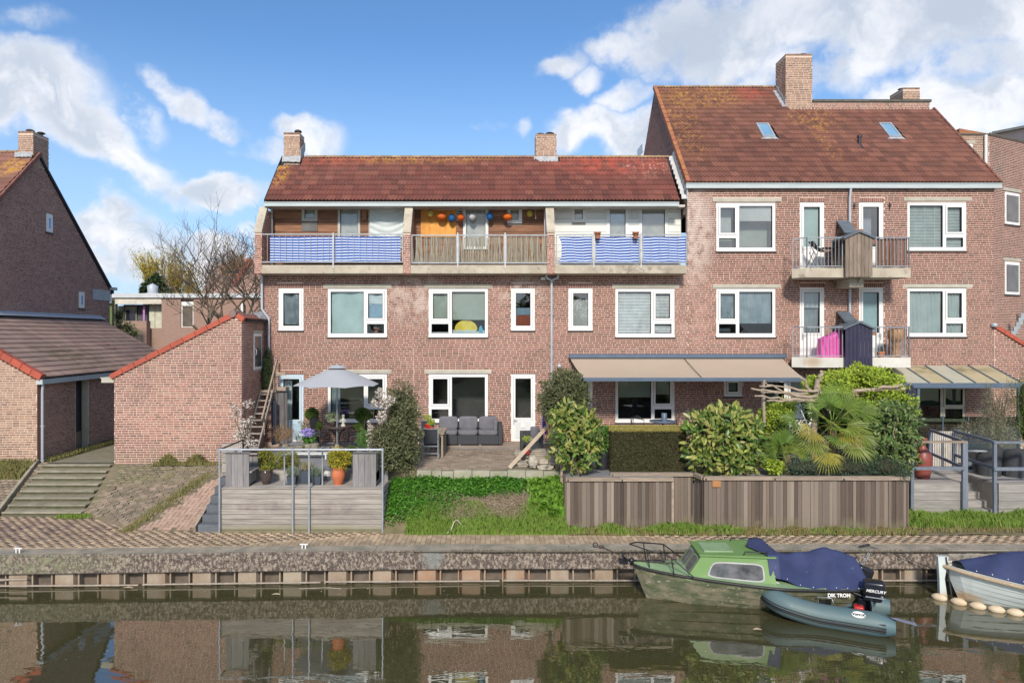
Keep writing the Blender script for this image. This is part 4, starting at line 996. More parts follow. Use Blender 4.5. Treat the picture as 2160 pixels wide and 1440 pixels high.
for (a, b, c_, d_) in VX:
 def rp(x, s, n): return (x, Yr0 + sr[1] * s - sr[2] * n, zer + sr[2] * s + sr[1] * n)
 q = MB(); g = .07
 for (p1, p2, s1, s2_) in ((a, b, c_, c_ + g), (a, b, d_ - g, d_), (a, a + g, c_ + g, d_ - g), (b - g, b, c_ + g, d_ - g)):
  V = [rp(p1, s1, 0), rp(p2, s1, 0), rp(p2, s2_, 0), rp(p1, s2_, 0), rp(p1, s1, .10), rp(p2, s1, .10), rp(p2, s2_, .10), rp(p1, s2_, .10)]
  q.add(V, [(0, 3, 2, 1), (4, 5, 6, 7), (0, 1, 5, 4), (1, 2, 6, 5), (2, 3, 7, 6), (3, 0, 4, 7)])
 vl = q.build('roof_window', m_zinc, roofr)
 q = MB(); q.add([rp(a + g, c_ + g, .08), rp(b - g, c_ + g, .08), rp(b - g, d_ - g, .08), rp(a + g, d_ - g, .08)], [(0, 1, 2, 3)]); q.build('pane', pm('skylight_glass', (.16, .30, .45), (.2, .36, .52), 2, rough=.08, spec=.9), vl)
 q = MB(); V = [rp(a - .1, c_ - .12, .05), rp(b + .1, c_ - .12, .05), rp(b + .02, c_ + .01, .07), rp(a - .02, c_ + .01, .07)]; q.add(V, [(0, 1, 2, 3)]); q.build('flashing', m_lead, vl)
vx, vs, vY = inv_roof(1813, 308)
mb = MB(); vz = zer + sr[2] * vs; mb.tube([(vx, vY, vz - .1), (vx, vY, vz + .32)], .06, 10); mb.lathe([(.09, 0), (.09, .08), (.0, .10)], (vx, vY, vz + .32), 12); mb.lathe([(.2, -.12), (.07, .05)], (vx, vY, vz), 12); mb.build('roof_vent', m_dark, roofr)
def verge(parent, x, y0, z0, s, L, mat, side=-1, step=.33, h=.13, wd=.16):
 n = int(L / step); M = []; s = np.array(s)
 nn = np.array((0, -s[2], s[1]))
 for k in range(n):
  p = np.array((x, y0, z0)) + s * (k * L / n) - nn * .08
  M.append(aff(p, (side * wd, 0, 0), s * (L / n + .03) + nn * .0, nn * (h + .015 * (1 - 0))) )
 pieces('verge_tile', UNIT_BOX, M, mat, parent)
verge(roofr, xa_ + .05, Yr0 - .02, zer, sr, LR, m_verge_o, -1, wd=.14, h=.14)
verge(roofr, xb_ - .04, Yr0 - .02, zer, sr, LR2, m_tile_r, 1, wd=.08, h=.12)
ridge(roofr, xa_ - .05, X(1642, 29), yR + .02, zR + .0, m_ridge)
gutter(tall, X(1448, 23.8), X(2115, 23.8), 23.98, Z(386, 23.8), h=.17)
ct = chimney(tall, chx0, chx1, 27.7, 28.7, 13.9, Z(117, 27.7), [(X(1668, 28.1), 28.2, .16, .10, 0), (X(1690, 28.1), 28.1, .2, .13, 0)], sides='l')
flashing(ct, X(1655, 27.6), X(1714, 27.7), 27.66, Z(241, 27.6), Z(231, 27.6), 5)
q = MB()
for k in range(7):
 s0 = 5.35 + k * .2; q.box(chx0 - .02, chx0 - .005, Yr0 + sr[1] * s0, Yr0 + sr[1] * (s0 + .2) + .02, zer + sr[2] * s0 + .04, zer + sr[2] * s0 + .38)
 q.add([rp(chx0 - .16, s0, .07), rp(chx0, s0, .08), rp(chx0, s0 + .2, .08), rp(chx0 - .16, s0 + .2, .07)], [(0, 1, 2, 3)])
q.build('stepped_flashing', m_lead, ct)
pyp = 27.68; px0_, px1_ = X(1714, pyp), X(1961, pyp)
mb = MB(); mb.box(px0_ + .01, px1_, pyp + .01, pyp + .3, 13.9, Z(216, pyp)); pw = mb.build('parapet_wall', m_mortar_l, tall)
M = brick_courses((0, pyp + .01, 0), (1, 0, 0), (0, -1, 0), Z(233, pyp), Z(214, pyp), rect_spans(px0_ + .01, px1_, []), 31); pieces('brick', BRK, M, m_brick_l, pw, limit=150)
for k in range(4):
 a = px0_ + (px1_ - px0_) * k / 4; b = px0_ + (px1_ - px0_) * (k + 1) / 4
 mb = MB(); mb.box(a + .012, b - .006 + (.06 if k == 3 else 0), pyp - .05, pyp + .35, Z(215.5, pyp), Z(210.5, pyp)); mb.build('parapet_coping', pm('dark_coping', (.13, .12, .10), (.09, .085, .07), 5, rough=.9), pw)
flashing(pw, px0_, px1_, pyp - .03, Z(243, pyp) + .0, Z(233, pyp), 7)
yc2 = 29.4
chimney(tall, X(1904.5, yc2), X(1940.6, yc2), yc2, yc2 + 1.0, 13.9, Z(188, yc2), [(X(1912, yc2), yc2 + .4, .10, .12, 0)], sides='l')
q = MB()
for k in range(9):
 s0 = k * .31; ya, za_ = on_roof_l(s0); q.box(XM - .03, XM - .012, ya - .02, ya + .27, za_ + .02, za_ + .42)
 q.add([(XM - .22, ya, za_ + .06), (XM - .02, ya, za_ + .07), (XM - .02, ya + .22, za_ + .30), (XM - .17, ya + .22, za_ + .28)], [(0, 1, 2, 3)])
q.build('stepped_flashing', pm('light_lead', (.60, .60, .58), (.45, .46, .46), 6, rough=.6), roof)
pipe(tall, [(fx(1791), 23.88, fz(399)), (fx(1789.5), 23.9, fz(420)), (fx(1789.5), 23.9, fz(750))])
mb = MB()
for px in (1801, 1876): mb.box(fx(px) - .015, fx(px) + .015, YF - .05, YF - .012, fz(442), fz(428)); mb.box(fx(px) - .05, fx(px) + .05, YF - .06, YF - .04, fz(434), fz(432))
mb.build('wall_hook', m_dark, tall)
def balcony(yt, yb, Yb, white, cab_top, cab_bot, cab_mat, roof_mat, cablabel):
 x0, x1 = X(1671, Yb + .5), X(1921, Yb)
 zt, zb = Z(yt, Yb), Z(yb, Yb)
 mb = MB(); poly = [(X(1670, 23.1), 23.1), (X(1700, Yb), Yb), (X(1921, Yb), Yb), (X(1921, Yb), YF - .012), (fx(1672), YF - .012)]
 mb.prism([(a, b, zb) for a, b in poly], (0, 0, zt - zb)); s = mb.build('balcony_slab', m_slabc if not white else pm('white_balcony_edge', (.66, .65, .60), (.56, .54, .48), 1.5, rough=.7, stains=[((10.6, 22.6, 4.3), (.5, .6, .3), (.42, .33, .24), 1, 3, .3)]), tall)
 zr0, zr1 = zt + .06, zt + 1.02
 pts = [(X(1672, 23.2), 23.2), (X(1702, Yb + .05), Yb + .05), (X(1777, Yb + .05), Yb + .05)]; pts2 = [(X(1848, Yb + .05), Yb + .05), (X(1917, Yb + .05), Yb + .05), (X(1917, Yb + .05), YF - .1)]
 for P_ in (pts, pts2):
  for (a, b) in zip(P_[:-1], P_[1:]):
   mb = MB(); mb.beam((*a, zr1), (*b, zr1), .035, .035); mb.beam((*a, zr0), (*b, zr0), .03, .03)
   for e in (a, b): mb.tube([(*e, zt), (*e, zr1 + .02)], .022, 8)
   rr = mb.build('railing', m_bar, tall); L = math.dist(a, b); n = max(2, int(L / .115)); M = []
   for k in range(1, n):
    t = k / n; M.append(aff((a[0] + (b[0] - a[0]) * t - .007, a[1] + (b[1] - a[1]) * t - .007, zr0), (.014, 0, 0), (0, .014, 0), (0, 0, zr1 - zr0)))
   pieces('bar', UNIT_BOX, M, m_bar, rr)
 yc_ = Yb - .16; ca, cb = X(1783, yc_), X(1841, yc_); xm = (ca + cb) / 2; zc0 = Z(cab_bot, yc_); zc1 = Z(cab_top + 12, yc_); zp = Z(cab_top + 2, yc_)
 nb = 7; wdt = (cb - ca) / nb
 mb = MB(); mb.box(ca + .02, cb - .02, yc_ + .9, yc_ + .93, zt, zc1 - .05); mb.box(xm - .02, xm + .02, yc_ + .03, YF - .02, zt, zc1 - .1); div = mb.build('balcony_cabinet', cab_mat, tall, cablabel)
 for k in range(nb):
  a = ca + k * wdt + .006; b = ca + (k + 1) * wdt - .008; m_ = (a + b) / 2
  h1 = zc1 + (zp - zc1) * (1 - abs(a - xm) / ((cb - ca) / 2)); h2 = zc1 + (zp - zc1) * (1 - abs(b - xm) / ((cb - ca) / 2))
  mb = MB(); mb.prism([(a, yc_, zc0 + .01 * (k % 2)), (b, yc_, zc0 + .01 * (k % 2)), (b, yc_, h2 - .02), (a, yc_, h1 - .02)], (0, .022, 0)); mb.build('board', cab_mat, div)
 mb = MB()
 for sgn in (-1, 1):
  e = xm + sgn * ((cb - ca) / 2 + .07); ze_ = zc1 - .07
  mb.prism([(xm, yc_ - .06, zp + .04), (e, yc_ - .06, ze_ + .03), (e, yc_ - .06, ze_ - .03), (xm, yc_ - .06, zp - .03)], (0, .9, 0))
 mb.build('cabinet_roof', roof_mat, div)
 mb = MB(); top = (fx(1776), YF - .05, fz(cab_top - 19)); bot = (xm, yc_ + .5, zp + .02)
 mb.beam(bot, top, .42, .05, up=(0, -.3, 1)); mb.build('divider_roof', roof_mat, div)
 for k in range(4):
  mb = MB(); zz = fz(cab_top - 12 + k * 11); mb.box(fx(1777), fx(1777) + .35 + .22 * k, YF - .3, YF - .27, zz - .15, zz - .02); mb.build('divider_plank', m_tdark, div)
 return zt
m_wgrey = pm('weathered_boards', (.30, .235, .185), (.19, .15, .12), 3, stretch=(8, 8, .8), rough=.9, rnd=.2, bump=.3, bscale=30)
m_navy = pm('navy_paint', (.028, .026, .065), (.022, .02, .05), 3, rough=.6)
m_slate = pm('slate_grey_roofing', (.12, .15, .18), (.09, .11, .14), 4, rough=.6)
zb2 = balcony(565, 585, 22.8, False, 486, 584, m_wgrey, m_slate, 'weathered grey board cabinet')
zb1 = balcony(754, 775, 22.8, True, 677, 776, m_navy, m_slate, 'dark navy slatted cabinet')
mb = MB(); q1 = (fx(1770), fx(1806)); mb.prism([(fx(1768), 23.99, fz(600)), (X(1812, 23.0), 23.0, fz(600)), (X(1815, 23.0), 23.0, Z(585.5, 22.9)), (fx(1768), 23.99, Z(585.5, 22.9)), ], (.10, 0, 0))
mb.box(X(1785, 23.3), X(1816, 23.3), 23.1, 23.98, Z(606, 23.1), Z(585.6, 22.8) - .0, .01); mb.build('bracket', m_slabc, tall)
M = [aff((X(1850, 22.9) + k * .115, 22.93, zb2 + .06), (.095, 0, 0), (0, .015, 0), (0, 0, .93)) for k in range(9)]
mb = MB(); mb.box(X(1850, 22.9), X(1915, 22.9), 22.955, 22.975, zb2 + .2, zb2 + .26); tr = tag(mb.build('board_screen', m_tdark), 'reddish brown board screen tied inside the upper right balcony rail', 'screen')
pieces('board', UNIT_BOX, M, pm('red_brown_board', (.20, .10, .07), (.14, .075, .055), 3, stretch=(6, 6, 1), rough=.8, rnd=.2), tr)
# ================================================================== sheds, left gable house, right wing, background
YS = 21.8
shed = thing('brick_shed', 'pink brick shed with red verge tiles beside the low terrace and the alley', 'shed', (X(375, YS), YS, 1.1))
sx0, sx1 = X(241, YS), X(510, YS); pk = X(492, YS); zpk = Z(668, YS); zl_, zr_ = Z(795, YS), Z(676, YS)
mb = MB(); mb.prism([(sx0, YS, .9), (sx1, YS, .9), (sx1, YS, zr_), (pk, YS, zpk), (sx0, YS, zl_)], (0, .2, 0)); sw = mb.build('wall', m_mortar_l, shed)
def ssp(zl, zh):
 a = sx0
 if zh > zl_: a = sx0 + (zh - zl_) / (zpk - zl_) * (pk - sx0)
 b = sx1
 if zh > zr_: b = sx1 - (zh - zr_) / (zpk - zr_) * (sx1 - pk)
 return [(a, b)] if b > a else []
M = brick_courses((0, YS, 0), (1, 0, 0), (0, -1, 0), .98, zpk, ssp, 40)
pieces('brick', BRK, M, m_brick_l, sw, limit=300, score=[-abs(m[2][3] - 2.6) - abs(m[0][3] + 10.2) * .6 + (m[0][0] > .19) * 3 for m in M])
mb = MB(); mb.box(sx1 - .2, sx1, YS + .2, YF - .01, .9, zr_ - .01)
wz = (702, 780); wy0, wy1 = sx1 * F / (534 - CX), sx1 * F / (551 - CX); sw2 = mb.build('side_wall', m_mortar_d, shed)
wza, wzb = Z(779, (wy0 + wy1) / 2), Z(703, (wy0 + wy1) / 2)
M = brick_courses((sx1, 0, 0), (0, 1, 0), (1, 0, 0), .98, zr_, rect_spans(YS + .01, YF - .02, [(wy0, wy1, wza - .04, wzb + .08)]), 41, proud=.001)
pieces('brick', BRK, M, m_brick_d, sw2, limit=200)
mb = MB(); mb.box(sx1 - .0, sx1 + .03, wy0, wy1, wza, wzb, .01); wn = mb.build('window', m_white, shed)
mb = MB(); mb.box(sx1 + .031, sx1 + .036, wy0 + .08, wy1 - .08, wza + .1, wzb - .1); mb.build('pane', pm('dim_glass', (.06, .07, .08), (.10, .11, .12), 3, rough=.1, spec=.8), wn)
mb = MB(); mb.tube([(sx1 + .04, wy0 + .06, wza + .5), (sx1 + .09, wy0 + .06, wza + .52), (sx1 + .09, wy0 + .06, wza + .68), (sx1 + .04, wy0 + .06, wza + .7)], .015, 6); mb.build('handle', m_bar_l, wn)
mb = MB(); mb.box(sx1, sx1 + .05, wy0 - .05, wy1 + .05, wzb + .01, wzb + .09); mb.build('lintel', m_lint, wn)
def verge_x(parent, xa, za, xb, zb, y, mat, step=.42, h=.15):
 L = math.hypot(xb - xa, zb - za); n = max(1, int(L / step)); u = np.array(((xb - xa) / L, 0, (zb - za) / L)); nn = np.array((-u[2], 0, u[0]))
 if nn[2] < 0: nn = -nn
 M = [aff(np.array((xa, y - .06, za)) + u * (k * L / n + .008), u * (L / n - .016), (0, .2, 0), nn * (h + .01 * (k % 2))) for k in range(n)]
 pieces('verge_tile', UNIT_BOX, M, mat, parent)
verge_x(shed, sx0 - .08, zl_ - .06, pk, zpk - .02, YS, m_verge)
verge_x(shed, pk + .08, zpk - .0, sx1 + .03, zr_ - .04, YS, m_verge, step=.5)
mb = MB(); mb.lathe([(.11, 0), (.11, .25)], (0, 0, 0), 10);
mb = MB(); mb.tube([(pk, YS - .08, zpk + .10), (pk, YS + .3, zpk + .10)], .12, 10); mb.build('ridge_cap', m_tile_d, shed)
ul = np.array((pk - sx0, 0, zpk - zl_)); Ls = np.linalg.norm(ul); ul /= Ls
mb = MB(); mb.prism([(sx0 - .1, YS + .14, zl_ + .02), (pk, YS + .14, zpk + .07), (sx1 + .12, YS + .14, zr_ + .02), (sx1 + .12, YS + .14, zr_ - .04), (pk, YS + .14, zpk - .05), (sx0 - .1, YS + .14, zl_ - .06)], (0, 6.6, 0)); rf = mb.build('roof', m_gut_d, shed)
roof_tiles(rf, m_tile_d, (sx0 - .1, YS + .12, zl_ + .04), (0, 1, 0), tuple(ul), 6.4, Ls, limit=60)
ur = np.array((pk - (sx1 + .12), 0, zpk - zr_ + .04)); Lr_ = np.linalg.norm(ur); ur /= Lr_
roof_tiles(rf, pm('rust_roof_tile', (.20, .075, .06), (.15, .06, .05), 3, rnd=.15, rough=.8), (sx1 + .12, YS + .12, zr_ + .03), (0, 1, 0), tuple(ur), 2.05, Lr_, rh=.33, tw=.2, limit=60)
ridge(rf, YS + .2, YF - .1, pk, zpk + .05, m_tile_d, axis='y')
mb = MB(); mb.prism([(sx1 + .16, YF - 1.0, Z(672, 23)), (sx1 + .16, YF - .02, Z(675, 23.9)), (pk + .2, YF - .02, Z(658, 23.9)), (pk + .1, YF - .7, Z(660, 23.4))], (0, 0, .03)); mb.build('flashing', m_lead, rf)
mb = MB(); mb.box(X(213, YS) , sx0 - .03, YS + .02, YS + .1, Z(807, YS), Z(798, YS)); mb.box(X(211, YS), sx0 - .03, YS + .01, YS + 6, Z(798, YS), Z(796, YS)); mb.build('gutter_end', m_lint, shed)
ls = thing('lean_to_shed', 'brick shed with dark tiled lean-to roof left of the alley', 'shed', (-15.5, YS, 1.1))
gx = X(78, YS); XG = -18.3; zg = Z(800, YS); zgt = CH + .72; yE = 31.5
mb = MB(); mb.prism([(XG, YS, .9), (gx, YS, .9), (gx, YS, zg), (XG, YS, zgt - .05)], (0, .2, 0)); lw = mb.build('wall', m_mortar_l, ls)
def lsp(zl, zh):
 b = gx
 if zh > zg: b = gx - (zh - zg) / (zgt - zg) * (gx - XG)
 return [(XG, b)]
M = brick_courses((0, YS, 0), (1, 0, 0), (0, -1, 0), 1.0, zgt, lsp, 50); M = [m for m in M if m[0][3] > -16.6]
pieces('brick', BRK, M, m_brick_t, lw, limit=250)
dy0, dy1 = gx * F / (160 - CX), gx * F / (186 - CX)
mb = MB(); mb.box(gx - .2, gx, YS + .2, dy0, .9, zg); mb.box(gx - .2, gx, dy1, yE, .9, zg); sw3 = mb.build('side_wall', m_mortar_d, ls)
M = brick_courses((gx, 0, 0), (0, 1, 0), (1, 0, 0), 1.0, zg, rect_spans(YS + .01, 28, [(dy0 - .05, dy1 + .05, 0, 9)]), 51, proud=.001)
pieces('brick', BRK, M, m_brick_d, sw3, limit=250)
mb = MB(); mb.box(gx - .35, gx - .25, dy0 - .1, dy1 + .1, .9, zg); dd = mb.build('door', pm('dark_blue_grey_door', (.05, .055, .07), (.035, .04, .055), 3, rough=.35, spec=.6), ls)
mb = MB(); mb.box(gx - .245, gx - .235, dy0, dy1, 1.1, 1.75); mb.build('door_panel', pm('beige_door_panel', (.32, .28, .22), rough=.7), dd)
mb = MB(); mb.box(gx - .2, gx + .03, dy1 - .06, dy1, 1.1, zg); mb.build('door_frame', m_lint, dd)
roof = MB(); u_ = np.array((gx + .14, 0, zg + .04)); w_ = np.array((XG, 0, zgt + .02)); us = w_ - u_; Lu = np.linalg.norm(us); us = us / Lu
roof.prism([(gx + .14, YS, zg), (XG, YS, zgt), (XG, YS, zgt - .15), (gx + .1, YS, zg - .1)], (0, yE - YS, 0)); rf = roof.build('roof', m_gut_d, ls)
roof_tiles(rf, m_tile_d, (gx + .14, YS + .02, zg + .03), (0, 1, 0), tuple(us), yE - YS, Lu, limit=300, keep=lambda u, s: True)
for (px, py, L) in ((1160 / 3 - 272, 691, 1), (207, 714, 1), (225, 722, 1)):
 pass
M = []
for (yy, s) in ((27.2, 3.1), (28.3, 1.85), (28.3, 1.55)): M.append(aff(np.array((gx + .14, yy, zg + .09)) + us * s, (0, .13, 0), us * .34, (0, 0, .02)))
pieces('replacement_tile', UNIT_BOX, M, m_tile_o, rf)
verge_x(ls, XG, zgt - .03, gx + .10, zg - .03, YS, m_verge, step=.36, h=.2)
mb = MB(); mb.add([(XG + .02, YS, zgt + .18), (XG + .02, yE, zgt + .18), (XG + .35, yE, zgt + .0), (XG + .35, YS, zgt + .0)], [(0, 1, 2, 3)]); mb.build('flashing', pm('blue_lead', (.30, .36, .44), (.40, .42, .44), 5, rough=.5), rf)
gz0 = zg - .16
mb = MB(); mb.box(gx + .0, gx + .19, YS - .02, YS + .0, gz0, zg - .01); mb.box(gx + .17, gx + .19, YS, 29, gz0, zg - .01); mb.box(gx + .0, gx + .2, YS - .03, 29, zg - .025, zg - .005); gg = mb.build('gutter', m_gut, ls)
pipe(ls, [(gx + .1, YS + .14, gz0), (gx + .08, YS + .14, gz0 - .25), (gx + .08, YS + .14, 1.1)])
mb = MB(); mb.box(gx - .001, gx + .012, YS + .0, YS + .24, 1.1, gz0 - .05); mb.build('quoin_strip', m_brick_d, ls)
gh = thing('gable_house', 'tall dark brick gable house with corner chimney behind the left shed', 'house', (XG, 27.5, 1.1))
yr_, zr2 = 27.3, CH + 7.25; ye2, ze2 = 32.4, CH + 2.2; yf2, zf2 = 22.5, CH + 2.5
mb = MB(); mb.prism([(XG, yf2, .9), (XG, ye2, .9), (XG, ye2, ze2), (XG, yr_, zr2), (XG, yf2, zf2)], (-.25, 0, 0)); gw = mb.build('wall', m_mortar_d, gh)
def ghs(zl, zh):
 a, b = yf2, ye2
 if zh > zf2: a = yf2 + (zh - zf2) / (zr2 - zf2) * (yr_ - yf2)
 if zh > ze2: b = ye2 - (zh - ze2) / (zr2 - ze2) * (ye2 - yr_)
 r = [(max(a, 24.6), b)] if b > max(a, 24.6) else []
 for (p, q, c_, d_) in GW:
  if c_ < zh and d_ > zl:
   n = []
   for (s, e) in r:
    if p > s: n.append((s, min(p, e)))
    if q < e: n.append((max(q, s), e))
   r = n
 return r
def gwin(pa, pb, ya, yb):
 Ya, Yb = XG * F / (pa - CX), XG * F / (pb - CX); ym = (Ya + Yb) / 2
 return (Ya, Yb, Z(yb, ym), Z(ya, ym))
GW = [gwin(97, 110, 452, 490), gwin(166, 177, 616, 650)]
M = brick_courses((XG, 0, 0), (0, 1, 0), (1, 0, 0), CH + .5, zr2, ghs, 60, proud=.0008)
pieces('brick', BRK, M, m_brick_d, gw, limit=300)
for (a, b, c_, d_) in GW:
 mb = MB(); mb.box(XG - .02, XG + .035, a, b, c_, d_, .01); f_ = mb.build('window', m_white, gh)
 mb = MB(); mb.box(XG + .036, XG + .04, a + .13, b - .13, c_ + .16, d_ - .16); mb.build('pane', pm('blue_sky_glass', (.12, .25, .5), (.3, .45, .65), 2, rough=.1, spec=.8), f_)
 mb = MB(); mb.box(XG, XG + .06, a - .03, b + .03, c_ - .06, c_ - .002); mb.build('sill', m_sill, f_)
sf = np.array((0, yr_ - yf2, zr2 - zf2)); Lf = np.linalg.norm(sf); sf /= Lf
mb = MB(); mb.prism([(XG + .02, yf2 - .1, zf2 - .06), (XG + .02, yr_, zr2 + .0), (XG + .02, ye2 + .15, ze2 - .12), (XG + .02, ye2 + .15, ze2 - .28), (XG + .02, yr_, zr2 - .14), (XG + .02, yf2 - .1, zf2 - .2)], (-8, 0, 0)); rf = mb.build('roof', m_gut_d, gh)
roof_tiles(rf, pm('weathered_brown_tile', (.27, .13, .10), (.22, .11, .085), 1.0, rnd=.14, rough=.8, bump=.2, bscale=30, stains=[((-18.7, 26.6, 11.6), (.7, 1, 1), lich, 1, 5, .42)]),
           (XG - 4.3, yf2 - .05, zf2), (1, 0, 0), tuple(sf), 4.35, Lf, limit=150)
verge(rf, XG + .04, yf2, zf2 - .02, tuple(sf), Lf, pm('brown_verge', (.24, .10, .075), rnd=.15, rough=.8), 1, wd=.1, h=.13)
mb = MB(); mb.prism([(XG + .06, yr_, zr2 + .05), (XG + .06, ye2 + .25, ze2 - .1), (XG + .06, ye2 + .25, ze2 - .24), (XG + .06, yr_, zr2 - .10)], (-.2, 0, 0)); mb.build('verge_board', m_gut_d, gh)
ridge(rf, XG - 4.3, XG, yr_, zr2 + .03, m_ridge)
cy0 = 27.0
chimney(gh, X(38, cy0), XG + .02, cy0, cy0 + .95, 11.9, Z(280, cy0), [(XG - .3, cy0 + .3, .12, .16, 0), (XG - .1, cy0 + .65, .12, .16, 0)], sides='r')
flashing(gh, X(28, 26.8), XG + .06, 26.9, Z(331, 26.9), Z(321, 26.9), 9)
mb = MB(); mb.box(XG + .0, XG + .03, 31.0, 32.4, Z(634, 32), Z(612, 32)); mb.build('fascia_panel', m_zinc, gh)
mb = MB(); mb.box(XG + .0, XG + .25, 32.35, 32.6, Z(612, 32.4), Z(606, 32.4)); mb.build('gutter', m_gut, gh)
rw = thing('angled_house', 'angled brick house with small white windows at the right edge behind the tall house', 'house', (20.5, 29, 1.1))
yA = 30.0
ax0, ax1, azt = X(1990, yA), X(2086, yA), Z(284, yA)
mb = MB(); mb.box(ax0, ax1, yA, yA + .2, 1, azt - .02); wa = mb.build('wall', m_mortar_l, rw)
whole = [(X(2034, yA), X(2051, yA), Z(335, yA), Z(304, yA)), (X(2025, yA), X(2056, yA), Z(303, yA), Z(297, yA))]
M = brick_courses((0, yA, 0), (1, 0, 0), (0, -1, 0), Z(400, yA), azt, rect_spans(ax0, ax1, whole), 70); pieces('brick', BRK, M, m_brick_t, wa, limit=100)
mb = MB(); mb.box(*whole[0][:2], yA - .02, yA + .0, *whole[0][2:]); w1 = mb.build('window', m_white, rw)
mb = MB(); mb.box(whole[0][0] + .07, whole[0][1] - .07, yA - .03, yA - .021, whole[0][2] + .07, whole[0][3] - .08); mb.build('pane', pm('blue_sky_glass', (.12, .25, .5)), w1)
mb = MB(); mb.box(*whole[1][:2], yA - .02, yA + .02, *whole[1][2:]); mb.build('lintel', m_lint, rw)
bu = np.array((2.5, 1.26, 0)); bu /= np.linalg.norm(bu); bn = np.array((bu[1], -bu[0], 0)); bo = np.array((ax1, yA, 0))
BLEN = 5.0; azB = azt
holes = []
def onB(px):
 t = (px - CX) / F; return (t * bo[1] - bo[0]) / (bu[0] - t * bu[1])
for (a, b, ya, yb) in ((2119, 2150, 407, 474), (2119, 2150, 553, 621)):
 s0, s1 = onB(a), onB(b); Ym = bo[1] + bu[1] * (s0 + s1) / 2; holes.append((s0, s1, Z(yb, Ym), Z(ya, Ym)))
P0 = bo; P1 = bo + bu * BLEN
mb = MB(); mb.prism([(P0[0], P0[1], 1), (P1[0], P1[1], 1), (P1[0], P1[1], azB), (P0[0], P0[1], azB)], tuple(-bn * .25)); wb = mb.build('angled_wall', m_mortar_l, rw)
M = brick_courses(bo, bu, bn, Z(760, 31), azB, rect_spans(0.02, BLEN, holes), 71)
pieces('brick', BRK, M, pm('angled_wall_brick', (.25, .135, .105), (.20, .10, .08), 1.0, rnd=.15, rndcol=BRC, rough=.9, stains=[((22.2, 30.7, 12.7), (1.0, 1, 1.9), (.09, .07, .065), .85, 2.5, .42), ((20.6, 30, 9), (.9, 2, 5), (.40, .30, .28), .5, 2, .42)]), wb, limit=200)
for (s0, s1, za, zb) in holes:
 q0, q1 = bo + bu * s0, bo + bu * s1
 def quad(mb, a, b, z0, z1, off):
  p, q = bo + bu * a + bn * off, bo + bu * b + bn * off; mb.prism([(p[0], p[1], z0), (q[0], q[1], z0), (q[0], q[1], z1), (p[0], p[1], z1)], tuple(-bn * .03)); return mb
 f_ = quad(MB(), s0, s1, za, zb, .02).build('window', m_white, rw)
 quad(MB(), s0 + .12, s1 - .12, za + .14, zb - .13, .052).build('pane', pm('dusky_glass', (.10, .085, .075), (.15, .13, .12), 2, rough=.12, spec=.8), f_)
 quad(MB(), s1 - .2, s1 - .13, za + .15, zb - .14, .0535).build('curtain', m_blind_g, f_)
 quad(MB(), s0 - .03, s1 + .03, za - .06, za - .005, .05).build('sill', m_sill, f_)
 quad(MB(), s0 - .16, s1 + .12, zb + .05, zb + .19, .03).build('lintel', m_lint, f_)
mb = MB(); mb.tube([(X(2083, 29.8), 29.9, azt - .05), (X(2083, 29.8), 29.9, Z(400, 29.8))], .06, 10); mb.build('downpipe', m_white, rw)
mb = MB(); mb.box(ax0, ax1 + .1, yA - .05, yA + .3, azt - .02, azt + .04); quad(mb, -.05, BLEN, azB + .001, azB + .07, .06); mb.build('roof_edge', pm('dark_coping', (.13, .12, .10)), rw)
mb = MB(); mb.prism([(X(2022, 33), 33, azt), (X(2024, 33), 33, Z(271, 33)), (X(2080, 33), 33, Z(281, 33)), (X(2085, 33), 33, azt)], (0, 2, 0)); mb.build('rear_roof', m_verge_o, rw)
fh = thing('rear_house', 'far brick house with sloping roof edge at top right corner', 'house', (29, 36, 1.1))
mb = MB(); mb.prism([(X(2098, 36), 36, 6), (X(2200, 33), 33, 6), (X(2200, 33), 33, Z(262, 33)), (X(2098, 36), 36, Z(282, 36))], (0, .3, 0)); w0 = mb.build('wall', m_mortar_l, fh)
u2 = np.array((X(2200, 33) - X(2098, 36), -3, 0)); L2_ = np.linalg.norm(u2); u2 /= L2_; n2 = np.array((u2[1], -u2[0], 0)); n2 = n2 if n2[1] < 0 else -n2
M = brick_courses((X(2098, 36), 36, 0), u2, n2, Z(310, 35), Z(265, 33) + .5, lambda zl, zh: [(max(0, (zh - Z(282, 36)) / (Z(262, 33) - Z(282, 36)) * L2_), L2_)] if zh < Z(262, 33) else [], 72)
pieces('brick', BRK, M, m_brick_t, w0, limit=60)
mb = MB(); mb.beam((X(2096, 36), 35.95, Z(281, 36)), (X(2200, 33), 32.95, Z(261, 33)), .3, .12); mb.build('coping', m_lint, fh)
rs = thing('side_shed', 'low brick shed wall with red sloping verge right of the tall house', 'shed', (18.2, YF, 1.4))
z0s, z1s = fz(692), fz(735)
mb = MB(); mb.prism([(XR + .01, YF + .01, 1.2), (XR + 2.6, YF + .01, 1.2), (XR + 2.6, YF + .01, fz(790)), (XR + .01, YF + .01, z0s)], (0, .2, 0)); w0 = mb.build('wall', m_mortar, rs)
sl_ = (z0s - fz(790)) / 2.6
M = brick_courses((0, YF + .01, 0), (1, 0, 0), (0, -1, 0), 1.45, z0s, lambda zl, zh: [(XR + .03, min(XR + 2.6, XR + (z0s - zh) / sl_))] if zh < z0s - .1 else [], 73)
pieces('brick', BRK, M, m_brick, w0, limit=150)
verge_x(rs, XR - .02, z0s + .02, XR + 2.6, fz(788), YF, m_verge, step=.38, h=.13)
mb = MB(); mb.lathe([(.09, -.06), (.12, 0), (.1, .06), (0, .09)], (XR - .03, YF - .05, z0s + .1), 12); mb.build('verge_end', m_zinc, rs)
